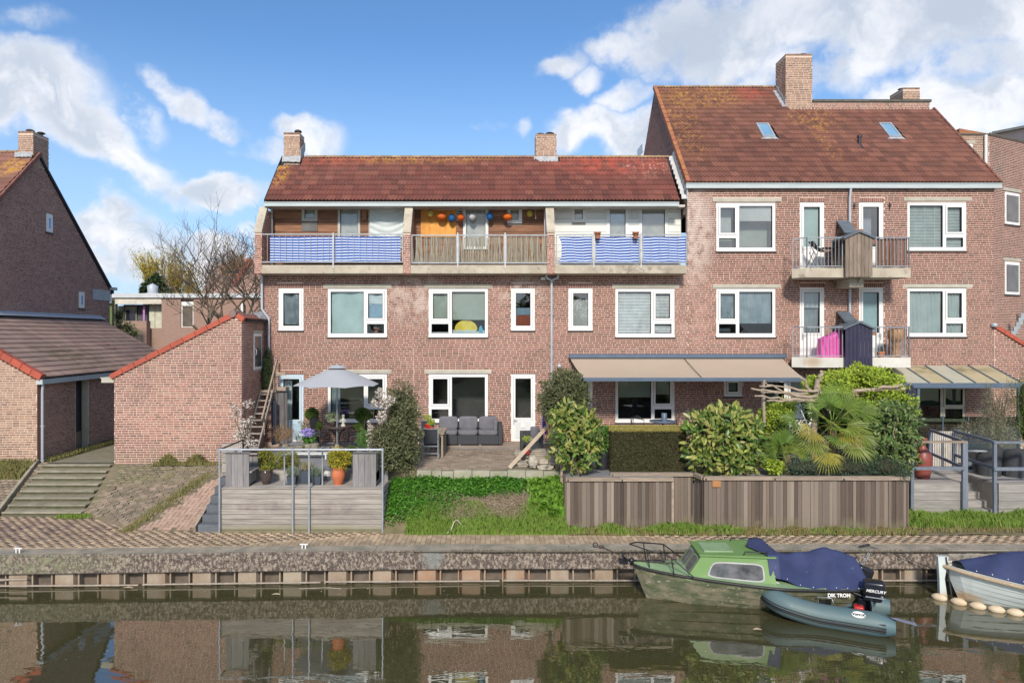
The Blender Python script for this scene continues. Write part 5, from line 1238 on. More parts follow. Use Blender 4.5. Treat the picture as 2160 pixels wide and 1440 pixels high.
mb = MB(); mb.prism([(XR + .1, YF + .2, z0s - .0), (XR + 2.8, YF + .2, fz(790)), (XR + 2.8, YF + 7, fz(790) + .0), (XR + 1.0, YF + 7, z0s + 1.2)], (0, 0, -.1))
rf = mb.build('roof', m_gut_d, rs)
rp0 = np.array((XR + 2.8, YF + .2, fz(790) + .06)); rp1 = np.array((XR + .1, YF + .2, z0s + .06)); s_ = rp1 - rp0; Ls_ = np.linalg.norm(s_); s_ /= Ls_
roof_tiles(rf, m_tile_d, tuple(rp0), (0, 1, 0), tuple(s_), 7, Ls_ + .9, limit=60)
q = MB()
for k in range(8):
 yy = 25.8 + k * .65; zz = 5.05 + .32 * k; pp = bo + bu * 0; xx = 18.55 + k * .62
 q.box(X(2128 + k * 5.2, yy), X(2128 + k * 5.2 + 9, yy), yy, yy + .04, Z(722 - k * 9.5, yy), Z(708 - k * 9.5, yy))
q.build('stepped_flashing', m_zinc, rs)
yB = 44.0
fb = thing('flat_roofed_block', 'low flat-roofed brick block with recessed pale porch in the background', 'house', (X(380, yB), yB, 1.1))
bx0, bx1 = X(228, yB), X(575, yB); bz1 = Z(628, yB)
m_bgbrick = pm('distant_brick', (.36, .24, .19), (.28, .185, .15), 3.0, rough=.9, bump=.2, stretch=(1, 1, 3), ramp=(.3, .7))
pz0, pz1 = Z(692, yB), Z(641, yB); px0b, px1b = X(243, yB), X(341, yB)
mb = MB(); holed_wall(mb, bx0, bx1, 1.1, bz1, yB, yB + .3, [(px0b, px1b, pz0, pz1 + .3), (X(381, yB), X(408, yB), Z(690, yB), Z(628, yB) - .1)]); fw = mb.build('wall', m_bgbrick, fb)
mb = MB(); mb.box(bx0 - .3, bx1, yB - .15, yB + 8, bz1, bz1 + .28); mb.build('roof_edge', pm('pale_roof_edge', (.55, .58, .60), (.48, .5, .52), 3, rough=.6), fb)
mb = MB(); mb.box(px0b, px1b, yB - .02, yB + .1, pz1, pz1 + .34); mb.build('fascia', pm('cream_fascia', (.66, .62, .52), rough=.7), fb)
mb = MB(); mb.box(px0b, X(303, yB), yB + 1.0, yB + 1.1, pz0 - 1, pz1); ww = mb.build('porch_wall', pm('porch_dark', (.10, .09, .10), rough=.8), fb)
for (a, b) in ((249, 262), (264, 288)):
 mb = MB(); mb.box(X(a, yB + .9), X(b, yB + .9), yB + .9, yB + .95, pz0 - .6, pz1 - .1); f_ = mb.build('window', pm('olive_frame', (.30, .30, .22), rough=.6), fb)
 mb = MB(); mb.box(X(a + 2, yB + .9), X(b - 2, yB + .9), yB + .87, yB + .89, pz0 - .5, pz1 - .35); mb.build('pane', pm('night_glass', (.02, .025, .035), rough=.1), f_)
mb = MB(); mb.box(X(293, yB), X(297, yB), yB + .5, yB + .6, pz0 - 1, pz1); mb.build('post', pm('lilac_post', (.45, .22, .50), rough=.6), fb)
for k in range(3):
 mb = MB(); mb.box(X(303 + k * 12.5, yB), X(315 + k * 12.5, yB), yB + .7 + .02 * (k % 2), yB + .8, pz0 - 1, pz1); mb.build('panel', pm('pale_green_panel', (.58, .58, .46), rough=.7), fb)
mb = MB(); mb.box(X(267, yB), X(319, yB), yB - .6, yB - .1, 1.1, Z(677, yB)); mb.build('porch_parapet', m_bgbrick, fb)
mb = MB(); mb.box(X(381, yB), X(408, yB), yB + .1, yB + .15, Z(690, yB), Z(636, yB)); f_ = mb.build('window', m_white, fb)
mb = MB(); mb.box(X(384, yB), X(405, yB), yB + .06, yB + .095, Z(688, yB), Z(645, yB)); mb.build('pane', pm('brown_glass', (.10, .085, .07), (.16, .13, .10), 3, rough=.2), f_)
mb = MB(); mb.lathe([(.5, 0), (.5, .3), (.3, .35), (.35, .8), (0, 1.0)], (X(322, 46), 46, bz1 + .1), 12); mb.build('roof_vent', m_zincp, fb)
mb = MB(); mb.tube([(X(514, yB), yB - .2, Z(640, yB)), (X(514, yB), yB - .2, Z(700, yB))], .12, 8); mb.build('downpipe', m_white, fb)
gb = thing('distant_gable_house', 'distant brick gable house with red roof edge beside the low terrace', 'house', (X(540, 52), 52, 1.1))
mb = MB(); mb.prism([(X(420, 52), 52, 1.1), (X(600, 52), 52, 1.1), (X(600, 52), 52, Z(540, 52)), (X(527, 52), 52, Z(548, 52)), (X(495, 52), 52, Z(600, 52)), (X(450, 52), 52, Z(576, 52)), (X(420, 52), 52, Z(625, 52))], (0, 5, 0)); mb.build('wall', m_bgbrick, gb)
mb = MB(); mb.beam((X(494, 51.8), 51.8, Z(600, 52)), (X(528, 51.8), 51.8, Z(547, 52)), .3, .3); mb.build('verge', m_verge, gb)
mb = MB(); mb.beam((X(470, 51.8), 51.8, Z(574.5, 52)), (X(506, 51.8), 51.8, Z(574, 52)), .2, .2); mb.build('ridge', m_gut_d, gb)
wb_ = thing('white_outbuilding', 'small white and green outbuilding glimpsed beyond the gable house', 'outbuilding', (X(215, 40), 40, 1.1))
mb = MB(); mb.box(X(200, 40), X(236, 40), 40, 40.3, 1.1, Z(632, 40)); mb.build('wall', pm('leafy_wall', (.16, .21, .09), (.10, .15, .05), 4, rough=.9), wb_)
mb = MB(); mb.box(X(200, 39.8), X(232, 39.8), 39.8, 40, Z(640, 40), Z(616, 40)); mb.build('fascia', m_white, wb_)
# ================================================================== gardens: decks, fences, furniture
m_scaf = pm('scaffold_wood', (.40, .365, .325), (.27, .245, .225), 2.2, stretch=(.8, 4, 9), rough=.9, rnd=.16, bump=.35, bscale=25, speck=((.10, .085, .075), 4, .70, .5),
   stains=[((-6.2, 18, .7), (1.2, 1, .25), (.20, .16, .17), .6, 3, .4), ((-4.2, 18, .6), (.9, 1, .3), (.19, .15, .16), .6, 3, .4), ((-5, 18, .05), (4, 1, .2), (.24, .23, .14), .8, 3, .3)])
m_scafv = pm('scaffold_wood_upright', (.27, .26, .26), (.19, .18, .185), 2.5, stretch=(6, 4, .8), rough=.9, rnd=.14, bump=.35, bscale=25)
m_fence = pm('grey_brown_fence_board', (.25, .195, .16), (.10, .08, .068), 2.5, stretch=(14, 14, .5), rough=.92, rnd=.26, bump=.5, bscale=22, ramp=(.3, .7),
             rndcol=[(0, (.07, .052, .042)), (.35, (.14, .105, .08)), (.7, (.28, .235, .195)), (1, (.10, .073, .06))], stains=[((6, 18.2, .1), (9, 1, .35), (.20, .18, .11), .7, 3, .4)])
m_fcap = pm('fence_coping', (.36, .29, .225), (.24, .19, .15), 3, stretch=(.8, 6, 6), rough=.85, bump=.3, rnd=.12)
m_galv = pm('galvanised_tube', (.34, .37, .42), (.44, .47, .52), 5, rough=.42, metal=.4)
m_bluepost = pm('blue_grey_wood', (.19, .22, .27), (.14, .165, .21), 4, stretch=(3, 3, .8), rough=.7, rnd=.08)
m_greyboard = pm('pale_grey_plank', (.36, .34, .32), (.25, .235, .22), 2.2, stretch=(.8, 4, 8), rough=.9, rnd=.1, bump=.3, bscale=25)
m_alu = pm('aluminium', (.40, .43, .46), (.34, .37, .40), 4, rough=.35, metal=.6)
m_textile = pm('dark_textilene', (.03, .035, .045), rough=.8)
m_wick = pm('dark_grey_wicker', (.055, .06, .068), (.035, .04, .046), 30, rough=.75, bump=.6, bscale=90)
m_cush = pm('grey_cushion', (.17, .17, .19), (.13, .13, .15), 4, rough=.95, bump=.2, bscale=60)
m_teak = pm('weathered_teak', (.36, .29, .21), (.25, .2, .15), 3, stretch=(5, 5, 1), rough=.85)
m_red = pm('red_pot', (.55, .012, .015), rough=.35); m_stonepot = pm('stone_pot', (.30, .27, .21), (.20, .19, .14), 8, rough=.95, bump=.6, bscale=30)
m_bluepot = pm('blue_grey_planter', (.055, .075, .10), (.045, .06, .08), 4, rough=.5); m_orange = pm('orange_urn', (.56, .17, .07), (.46, .13, .055), 4, rough=.6, bump=.1)
m_bowl = pm('dark_glazed_bowl', (.075, .055, .05), (.05, .04, .04), 5, rough=.25, spec=.6); m_iron = pm('bronze_iron', (.085, .06, .05), (.06, .045, .04), 6, rough=.6, metal=.3)
m_soil = pm('pot_soil', (.05, .035, .025), rough=.95)
def planks_h(parent, xa, xb, y, z0, z1, n, mat, th=.028, name='board', axis='x', splits=()):
 M = []; h = (z1 - z0) / n; cuts = [xa, *splits, xb]
 for k in range(n):
  for a, b in zip(cuts[:-1], cuts[1:]):
   if axis == 'x': M.append(aff((a + .003, y + rg.normal(0, .002), z0 + k * h + .005), (b - a - .006, 0, 0), (0, th, 0), (0, rg.normal(0, .001), h - .010)))
   else: M.append(aff((y + rg.normal(0, .002), a + .003, z0 + k * h + .005), (th, 0, 0), (0, b - a - .006, 0), (0, 0, h - .010)))
 pieces(name, UNIT_BOX, M, mat, parent)
DK = thing('timber_deck', 'raised weathered grey timber deck with horizontal board front facing the quay', 'deck', (-5.1, 18.0, 0))
mb = MB(); mb.box(-7.25, -2.98, 18.03, 18.93, -.1, 1.13); core = mb.build('frame', m_scafv, DK)
planks_h(DK, -7.25, -2.96, 18.0, .07, 1.15, 8, m_scaf, splits=(X(652, 18),))
M = [aff((-7.26, 17.97 + k * .16, 1.145), (4.31, 0, 0), (0, .15, 0), (0, 0, .03)) for k in range(6)]; pieces('deck_plank', UNIT_BOX, M, m_scaf, DK)
planks_h(DK, -6.9, -3.0, 18.93, 1.18, 1.46, 2, m_scaf, name='riser_board', splits=(-5.0,))
mb = MB(); mb.box(-7.25, -2.96, 17.98, 18.02, -.02, .065); mb.build('base_beam', pm('mossy_beam', (.22, .20, .13), (.15, .14, .08), 3, rough=.95), DK)
M = [aff((-2.955, 18.02, .1 + k * .155), (.02, 0, 0), (0, 1.5, 0), (0, 0, .115)) for k in range(7)]; pieces('side_board', UNIT_BOX, M, m_scaf, DK)
RL = thing('tube_railing', 'galvanised tube railing standing in front of the timber deck', 'railing', (-5.1, 17.93, 0))
zt = Z(948, 17.93); mb = MB(); mb.tube([(X(462, 17.93), 17.93, zt), (X(808, 17.93), 17.93, zt)], .028, 10); mb.build('top_rail', m_galv, RL)
for px in (463, 617.5, 652, 807):
 mb = MB(); mb.tube([(X(px, 17.93), 17.93, 0), (X(px, 17.93), 17.93, zt)], .026, 10); mb.lathe([(.036, -.05), (.036, .035)], (X(px, 17.93), 17.93, zt), 10); mb.build('post', m_galv, RL)
for px in (600, 680):
 mb = MB(); mb.tube([(X(px, 18.3), 18.3, 1.17), (X(px, 18.3), 18.3, zt)], .022, 8); mb.tube([(X(px, 18.3), 18.3, zt), (X(px, 18.3), 17.93, zt)], .022, 8); mb.build('short_post', m_galv, RL)
mb = MB(); mb.tube([(X(463, 17.93), 17.93, zt), (X(463, 17.93), 19.6, zt), (X(463, 17.93), 19.6, 1.2)], .024, 8); mb.build('side_rail', m_iron, RL)
SB = thing('block_stairs', 'narrow dark concrete block stairs between the brick ramp and the timber deck', 'steps', (-7.6, 18.0, 0))
m_block = pm('dark_concrete_block', (.12, .135, .155), (.09, .10, .115), 4, rough=.85, rnd=.1)
for k in range(6):
 mb = MB(); mb.box(-7.86, -7.28, 18.02 + k * .27, 18.02 + k * .27 + .40, -.05, .19 * (k + 1), .01); mb.build('step', m_block, SB)
mb = MB(); mb.beam((-7.93, 17.98, .08), (-7.93, 20.4, 1.15), .07, .16); mb.build('edge_board', m_fcap, SB)
def scaffold_chair(x, y, z, face, label):
 t = thing('scaffold_wood_chair', label, 'chair', (x, y, z), group='chunky scaffold wood chairs on the deck')
 w_, d_, h_ = .62, .70, .87
 for j, yy in enumerate((y, y + d_ - .04)):
  for k in range(4):
   mb = MB(); a = x + k * w_ / 4; mb.box(a + .003, a + w_ / 4 - .003, yy, yy + .035, z, z + h_ - (.0 if j == 0 else .12)); mb.build('board', m_scafv, t)
 mb = MB(); mb.box(x - .01, x + w_ + .01, y - .01, y + .13, z + h_, z + h_ + .03); mb.build('armrest', m_scaf, t)
 mb = MB(); mb.box(x - .01, x + w_ + .01, y + d_ - .13, y + d_ + .01, z + h_ - .12, z + h_ - .09); mb.build('armrest', m_scaf, t)
 mb = MB(); mb.box(x + .02, x + w_ + .05 * face, y + .04, y + d_ - .05, z + .36, z + .40); mb.build('seat', m_scaf, t)
 bx = x + .02 if face > 0 else x + w_ - .06
 mb = MB(); mb.box(bx, bx + .04, y + .04, y + d_ - .05, z + .1, z + h_ - .02); mb.build('backrest', m_scafv, t)
 mb = MB(); mb.box(x + .05, x + w_ - .02, y + .06, y + d_ - .07, z + .05, z + .34); mb.build('front_board', m_scafv, t)
scaffold_chair(X(476, 18.1), 18.1, 1.176, 1, 'scaffold wood armchair at the left end of the deck beside the white blossom shrub')
scaffold_chair(X(744, 18.1), 18.1, 1.176, -1, 'scaffold wood armchair at the right end of the deck beside the orange urn')
def pot(kind, label, cat, x, y, z, prof, mat, n=18, group=None, name='flowerpot', soil=None):
 t = thing(name, label, cat, (x, y, z), group=group)
 mb = MB(); mb.lathe(prof, (x, y, z), n); mb.build('pot', mat, t)
 r, h = prof[-1] if len(prof[-1]) == 2 else (.1, .2)
 mb = MB(); mb.lathe([(prof[-1][0] * .98, 0), (0, .01)], (x, y, z + prof[-1][1] - .02), n); mb.build('soil', m_soil, t)
 return t
def prof_urn(r, h): return [(r * .62, 0), (r * .62, h * .04), (r * .66, h * .08), (r * .95, h * .45), (r * 1.0, h * .62), (r * .80, h * .84), (r * .78, h * .88), (r * .98, h * .96), (r * .98, h), (r * .8, h)]
def prof_bowl(r, h): return [(r * .5, 0), (r * .85, h * .35), (r * 1.0, h * .68), (r * .88, h * .9), (r * .95, h * .94), (r * .95, h), (r * .8, h * .99)]
def prof_cup(r, h): return [(r * .7, 0), (r * .95, h * .5), (r, h * .9), (r, h), (r * .85, h)]
POTS = {}
POTS['bowl'] = pot('bowl', 'dark glazed bowl with low yellow-green plant standing on the deck', 'flowerpot', X(562, 18.45), 18.45, 1.176, prof_bowl(.19, .40), m_bowl)
POTS['urn'] = pot('urn', 'orange terracotta urn planted with yellow flowers on the deck', 'flowerpot', X(714, 18.4), 18.4, 1.176, prof_urn(.185, .46), m_orange)
def square_planter(x, y, z, w0, w1, h, label):
 t = thing('planter', label, 'planter', (x, y, z), group='blue grey planters on the deck')
 mb = MB(); V = []
 for zz, w_ in ((z, w0), (z + h, w1), (z + h, w1 - .02), (z + h - .03, w1 - .02)):
  V += [(x - w_, y - w_, zz), (x + w_, y - w_, zz), (x + w_, y + w_, zz), (x - w_, y + w_, zz)]
 mb.add(V, [(3, 2, 1, 0)] + [(l * 4 + i, l * 4 + (i + 1) % 4, l * 4 + 4 + (i + 1) % 4, l * 4 + 4 + i) for l in range(3) for i in range(4)] + [(12, 13, 14, 15)]); mb.build('pot', m_bluepot, t)
 return t
POTS['sq1'] = square_planter(X(617, 18.4), 18.4, 1.176, .10, .13, .24, 'small blue grey planter with blue grass tuft, left of the taller one')
POTS['sq2'] = square_planter(X(646, 18.55), 18.55, 1.176, .11, .145, .36, 'tallest blue grey planter with pale dry grass in the middle of the deck')
POTS['sq3'] = square_planter(X(669, 18.4), 18.4, 1.176, .10, .125, .24, 'small blue grey planter with blue grass tuft, right of the tall one')
mb = MB(); mb.box(X(683, 18.9), X(697, 18.9), 18.88, 18.9, Z(1004, 18.9), Z(993, 18.9)); tag(mb.build('number_plate', m_white), 'small blank white plate leaning against the deck riser', 'plate')
zT = 1.45
tb = thing('garden_table', 'round bronze metal garden table with crossed legs under the parasol', 'table', (X(712, 22.2), 22.2, zT))
cxt, cyt = X(712, 22.2), 22.2
mb = MB(); mb.lathe([(0, 0), (.48, 0), (.5, .015), (.5, .035), (0, .035)], (cxt, cyt, 2.20), 28); mb.build('tabletop', m_iron, tb)
mb = MB()
for k in range(4):
 a = k * PI / 2 + .5; pts = []
 for i in range(9):
  t = i / 8; r_ = .40 - .34 * math.sin(t * PI) ** .8 if t < 1 else .4; pts.append((cxt + r_ * math.cos(a + .5 * t), cyt + r_ * math.sin(a + .5 * t), zT + .75 * t))
 mb.tube(pts, .016, 6)
mb.build('leg_frame', m_iron, tb)
def garden_chair(x, y, rz, label):
 t = thing('metal_chair', label, 'chair', (x, y, zT), R(rz), group='bronze garden chairs round the table')
 mb = MB()
 for s in (-1, 1):
  mb.tube([(s * .22, -.22, 0), (s * .23, -.20, .44), (s * .22, .22, .44), (s * .22, .27, .98)], .014, 6); mb.tube([(s * .22, .24, 0), (s * .22, .2, .44)], .014, 6)
  mb.tube([(s * .23, -.2, .44), (s * .25, -.2, .64), (s * .25, .22, .66)], .014, 6)
 mb.tube([(-.22, .27, .98), (0, .29, 1.06), (.22, .27, .98)], .014, 6); mb.build('frame', m_iron, t, local=True)
 mb = MB(); mb.grid(lambda u, v: (-.2 + .4 * u, .23 + .05 * v, .48 + .52 * v), 4, 4); mb.build('backrest', m_textile, t, local=True)
 mb = MB(); mb.lathe([(0, 0), (.24, 0), (.24, .04), (0, .04)], (0, 0, .42), 16); mb.build('seat', m_textile, t, local=True)
garden_chair(X(676, 22.6), 22.6, 60, 'bronze metal chair left of the round table by the topiary pot')
garden_chair(X(752, 22.6), 22.5, -70, 'bronze metal chair right of the round table below the window')
um = thing('parasol', 'open pale grey octagonal garden parasol over the left terrace', 'parasol', (X(711, 21.9), 21.9, zT))
ux, uy = X(711, 21.9), 21.9; zr_u, za_u = Z(812, 21.9), Z(773, 21.9)
m_par = pm('pale_grey_canvas', (.50, .52, .56), (.46, .48, .52), 1.5, rough=.9, transl=.25)
V = [(ux, uy, za_u)]; ru = 1.36; nseg = 8
mb = MB()
def par(u, v):
 a = u * 2 * PI + PI / 8; k = u * 8 % 1; rr_ = ru * v * (1 - .04 * math.sin(PI * k)); z = za_u - (za_u - zr_u) * (v ** 1.15) - .0 + .03 * math.sin(PI * k) * v
 return (ux + rr_ * math.cos(a), uy + rr_ * math.sin(a), z)
mb.grid(par, 64, 8, False); cn = mb.build('canopy', m_par, um)
mb = MB()
for k in range(8):
 a = k * PI / 4 + PI / 8; mb.beam((ux + .1 * math.cos(a), uy + .1 * math.sin(a), za_u - .05), (ux + ru * .98 * math.cos(a), uy + ru * .98 * math.sin(a), zr_u - .01), .015, .02)
mb.build('ribs', m_alu, um)
mb = MB(); mb.lathe([(.32, 0), (.22, .06), (.05, .10), (0, .13)], (ux, uy, za_u - .04), 16); mb.build('vent_cap', m_par, um)
mb = MB(); mb.tube([(ux, uy, zT), (ux, uy, za_u)], .025, 10); mb.build('pole', m_alu, um)
mb = MB(); mb.lathe([(.28, 0), (.28, .06), (.1, .09), (.06, .25)], (ux, uy, zT), 18); mb.build('base', m_stonepot, um)
for i, (px, w_, h_, Yp, lb) in enumerate(((615, .14, .24, 21.4, 'squat mossy stone pot with twiggy plant, left of the white stone pot'), (632, .16, .30, 21.3, 'white-veined stone pot beside the purple hydrangea'),
                                     (664, .14, .36, 21.3, 'pale sandstone jar right of the purple hydrangea'), (603, .12, .25, 21.9, 'brown pot with dried fern by the blue door'))):
 POTS['st%d' % i] = pot('st', lb, 'flowerpot', X(px, Yp), Yp, zT, prof_bowl(w_, h_), m_stonepot, 14)
POTS['hyd'] = pot('hyd', 'stone pot with purple hydrangea in bloom', 'flowerpot', X(650, 21.4), 21.4, zT, prof_cup(.13, .34), m_stonepot, 14)
POTS['top1'] = pot('top', 'dark green tub with topiary yew ball beside the blue door', 'flowerpot', X(661, 22.9), 22.9, zT, prof_cup(.24, .52), pm('green_tub', (.06, .085, .07), rough=.5), 18)
POTS['top2'] = pot('top', 'dark tub with two-tier topiary beside the window', 'flowerpot', X(765, 22.7), 22.7, zT, prof_cup(.2, .45), pm('green_tub', (.06, .085, .07)), 18)
POTS['tabp'] = pot('tab', 'dark bowl of succulents standing on the round table', 'flowerpot', X(702, 22.2), 22.2, 2.236, prof_bowl(.13, .16), m_bowl, 14)
fg = MB(); X0_ = X(724, 22.15); fg.lathe([(.07, 0), (.075, .05), (.045, .07), (.06, .16), (.065, .22), (.035, .27), (.03, .285), (.05, .31), (.05, .36), (.03, .385), (0, .39)], (X0_, 22.15, 2.236), 14)
fg.tube([(X0_ - .05, 22.13, 2.45), (X0_ - .10, 22.09, 2.40), (X0_ - .03, 22.05, 2.38)], [.018, .016, .012], 8); fg.tube([(X0_ + .05, 22.13, 2.45), (X0_ + .10, 22.09, 2.40), (X0_ + .03, 22.05, 2.38)], [.018, .016, .012], 8)
tag(fg.build('garden_figurine', pm('white_stone', (.55, .54, .48), (.4, .4, .35), 10, rough=.9)), 'small white stone figure standing on the round garden table', 'figurine')
mb = MB(); mb.box(X(590, 20.6), X(690, 20.6), 20.6, 20.9, zT + .14, zT + .17); mb.box(X(592, 20.6), X(595, 20.6), 20.62, 20.88, zT, zT + .14); mb.box(X(685, 20.6), X(688, 20.6), 20.62, 20.88, zT, zT + .14); tag(mb.build('low_bench', m_greyw), 'low pale plank bench on the left terrace behind the yellow shrubs', 'bench')
pb = thing('planter_box', 'wooden planter box with white blossom shrub against the shed corner', 'planter', (X(490, 19.9), 19.9, 1.1))
mb = MB(); a, b = X(468, 19.9), X(512, 19.9);
for k in range(3): mb = MB(); mb.box(a, b, 19.9, 19.93, 1.2 + k * .28, 1.2 + k * .28 + .26); mb.build('board', m_scaf, pb)
mb = MB(); mb.box(a, b, 19.94, 20.4, 1.1, 1.98); mb.build('box', m_scafv, pb)
LD = thing('ladder_stair', 'steep narrow wooden stair with handrail between shed and blue door', 'stair', (-7.88, 22.1, zT))
xl, xr = -8.06, -7.66
for nm, x in (('stringer', xl), ('stringer', xr)):
 mb = MB(); mb.beam((x, 22.0, zT), (x, 23.5, 3.25), .04, .13); mb.build(nm, m_scaf, LD)
for k in range(9):
 t = (k + .5) / 9; mb = MB(); yy = 22.0 + 1.5 * t; zz = zT + (3.25 - zT) * t; mb.box(xl, xr, yy - .09, yy + .09, zz, zz + .03); mb.build('tread', m_scaf, LD)
mb = MB(); mb.beam((xr + .02, 22.35, 2.42), (xr + .05, 23.8, Z(758, 23.8)), .05, .10); mb.build('handrail', m_fcap, LD)
for yy, z0, z1 in ((22.5, 1.9, 2.6), (23.55, 3.0, 4.15)):
 mb = MB(); mb.box(xr + .0, xr + .05, yy, yy + .05, z0, z1); mb.build('post', m_fcap, LD)
mb = MB(); mb.box(-8.08, -7.55, 23.45, 23.97, 3.22, 3.30); mb.box(-7.55, -7.25, 23.6, 23.97, fz(822), fz(815)); mb.box(-7.62, -7.25, 23.58, 23.62, fz(790), fz(783)); mb.build('platform', m_fcap, LD)
M = [aff((-7.6 + k * .11, 23.5 + .02 * (k % 2), zT), (.10, 0, 0), (0, .02, 0), (0, 0, 1.75)) for k in range(4)]; pieces('screen_board', UNIT_BOX, M, pm('dark_grey_board', (.15, .14, .14), (.10, .095, .10), 3, stretch=(6, 6, 1), rough=.9, rnd=.15), LD)
mb = MB(); sheet(mb, -7.66, -7.45, zT, zT + 1.5, 23.3, .04, 1.5, 3); tag(mb.build('tarpaulin', pm('dark_blue_tarp', (.035, .045, .07), (.06, .07, .10), 5, rough=.6)), 'dark blue tarpaulin hanging beside the steep wooden stair', 'tarpaulin')
ZM = 1.385
pf = thing('wooden_step', 'low plank platform under the grey garden sofa', 'platform', (-.75, 22.9, ZM))
M = [aff((-2.4, 22.9 + k * .145, ZM + .05), (3.35, 0, 0), (0, .138, 0), (0, 0, .035)) for k in range(7)]; pieces('plank', UNIT_BOX, M, m_fcap, pf)
mb = MB(); mb.box(-2.4, .95, 22.92, 23.9, ZM - .02, ZM + .05); mb.build('frame', m_scafv, pf)
zs = ZM + .085
def cushion(mbx, x0, x1, y0, y1, z0, z1, puff=.03):
 cx_, cy_, cz_ = (x0 + x1) / 2, (y0 + y1) / 2, (z0 + z1) / 2; hx, hy, hz_ = (x1 - x0) / 2, (y1 - y0) / 2, (z1 - z0) / 2
 def e(c, p): return math.copysign(abs(c) ** p, c)
 def fn(u, v):
  a = (u - .5) * 2 * PI; b = (v - .5) * PI; p = .35
  return (cx_ + hx * e(math.cos(b), p) * e(math.cos(a), p), cy_ + hy * e(math.cos(b), p) * e(math.sin(a), p), cz_ + hz_ * e(math.sin(b), p))
 return mbx.grid(fn, 28, 14)
sf_ = thing('garden_sofa', 'three-seat dark grey wicker garden sofa with grey cushions below the window', 'sofa', (-.88, 23.0, zs))
xa, xb = X(922, 23.0), X(1056, 23.2)
for k in range(3):
 a = xa + (xb - .08 - xa) * k / 3; b = xa + (xb - .08 - xa) * (k + 1) / 3
 mb = MB(); mb.box(a + .004, b - .004, 23.0, 23.75, zs + .04, zs + .34, .01); mb.build('base', m_wick, sf_)
 mb = MB(); mb.box(a + .05, a + .1, 23.02, 23.1, zs, zs + .04); mb.build('foot', m_alu, sf_)
 mb = MB(); cushion(mb, a + .01, b - .01, 22.99, 23.6, zs + .335, zs + .50); mb.build('seat_cushion', m_cush, sf_)
 mb = MB(); cushion(mb, a + .02, b - .02, 23.5, 23.68, zs + .48, zs + .92); c_ = mb.build('back_cushion', m_cush, sf_)
mb = MB(); mb.box(xa, xb - .08, 23.75, 23.84, zs + .04, zs + .72, .01); mb.build('backrest', m_wick, sf_)
mb = MB(); mb.box(xb - .08, xb + .06, 23.0, 23.84, zs + .04, zs + .72, .01); mb.build('armrest', m_wick, sf_)
mb = MB(); cushion(mb, xb - .24, xb - .10, 23.1, 23.5, zs + .46, zs + .86); mb.build('side_cushion', m_cush, sf_)
ac = thing('garden_armchair', 'dark wicker garden armchair beside the glazed door and stone stack', 'armchair', (X(1120, 22.2), 22.2, ZM))
xa, xb = X(1098, 22.2), X(1146, 22.2)
mb = MB(); mb.box(xa, xa + .12, 22.1, 22.85, ZM, ZM + .62, .01); mb.build('armrest', m_wick, ac)
mb = MB(); mb.box(xb - .1, xb, 22.1, 22.85, ZM, ZM + .62, .01); mb.build('armrest', m_wick, ac)
mb = MB(); mb.box(xa + .12, xb - .1, 22.15, 22.85, ZM, ZM + .34, .01); mb.build('base', m_wick, ac)
mb = MB(); mb.box(xa + .12, xb - .1, 22.75, 22.86, ZM + .34, ZM + .62, .01); mb.build('backrest', m_wick, ac)
mb = MB(); cushion(mb, xa + .13, xb - .11, 22.15, 22.7, ZM + .34, ZM + .46); mb.build('seat_cushion', m_cush, ac)
mb = MB(); cushion(mb, xb - .4, xb - .1, 22.55, 22.72, ZM + .44, ZM + .78); mb.build('back_cushion', m_cush, ac)
tt = thing('patio_table', 'weathered teak patio table left of the grey sofa', 'table', (X(910, 21.6), 21.6, ZM))
xa, xb = X(886, 21.5), X(938, 21.5)
for k in range(6):
 mb = MB(); mb.box(xa + k * (xb - xa) / 6 + .004, xa + (k + 1) * (xb - xa) / 6 - .004, 21.2, 22.6, ZM + .72, ZM + .75); mb.build('slat', m_teak, tt)
for x in (xa + .03, xb - .09):
 for y in (21.25, 22.5): mb = MB(); mb.box(x, x + .06, y, y + .06, ZM, ZM + .72); mb.build('leg', m_teak, tt)
mb = MB(); mb.box(xa + .03, xb - .03, 21.26, 21.29, ZM + .64, ZM + .72); mb.build('apron', m_teak, tt)
def alu_chair(x, y, rz, label):
 t = thing('folding_chair', label, 'chair', (x, y, ZM), R(rz), group='aluminium chairs with dark seats')
 mb = MB()
 for s in (-1, 1): mb.box(s * .23 - .015, s * .23 + .015, -.02, .02, 0, .95); mb.box(s * .23 - .015, s * .23 + .015, .38, .42, 0, .62); mb.box(s * .23 - .02, s * .23 + .02, -.02, .42, .62, .645)
 mb.box(-.215, .215, -.015, .015, .93, .955); mb.box(-.215, .215, -.015, .015, .18, .21); mb.box(-.215, .215, -.015, .015, .40, .43); mb.build('frame', m_alu, t, local=True)
 mb = MB(); mb.box(-.212, .212, -.006, .006, .5, .925); mb.build('backrest', m_textile, t, local=True)
 mb = MB(); mb.box(-.212, .212, .02, .40, .42, .435); mb.build('seat', m_textile, t, local=True)
alu_chair(X(908, 20.85), 20.85, 0, 'aluminium chair with dark backrest at the near end of the teak table')
alu_chair(X(878, 21.9), 21.9, -90, 'aluminium chair on the left side of the teak table behind the bush')
alu_chair(X(903, 23.1), 22.95, 180, 'aluminium chair at the far end of the teak table by the window')
for i, (px, Yp, zz, lb) in enumerate(((910, 21.6, ZM + .75, 'red pot of primula on the near end of the teak table'), (902, 22.4, ZM + .75, 'red pot of primula at the far end of the teak table'), (1111, 21.6, ZM + .0, 'red pot of primula on the ground before the wicker armchair'))):
 POTS['red%d' % i] = pot('red', lb, 'flowerpot', X(px, Yp), Yp, zz, prof_cup(.085, .15) if i < 2 else prof_cup(.1, .2), m_red, 14, group='red pots of primulas')
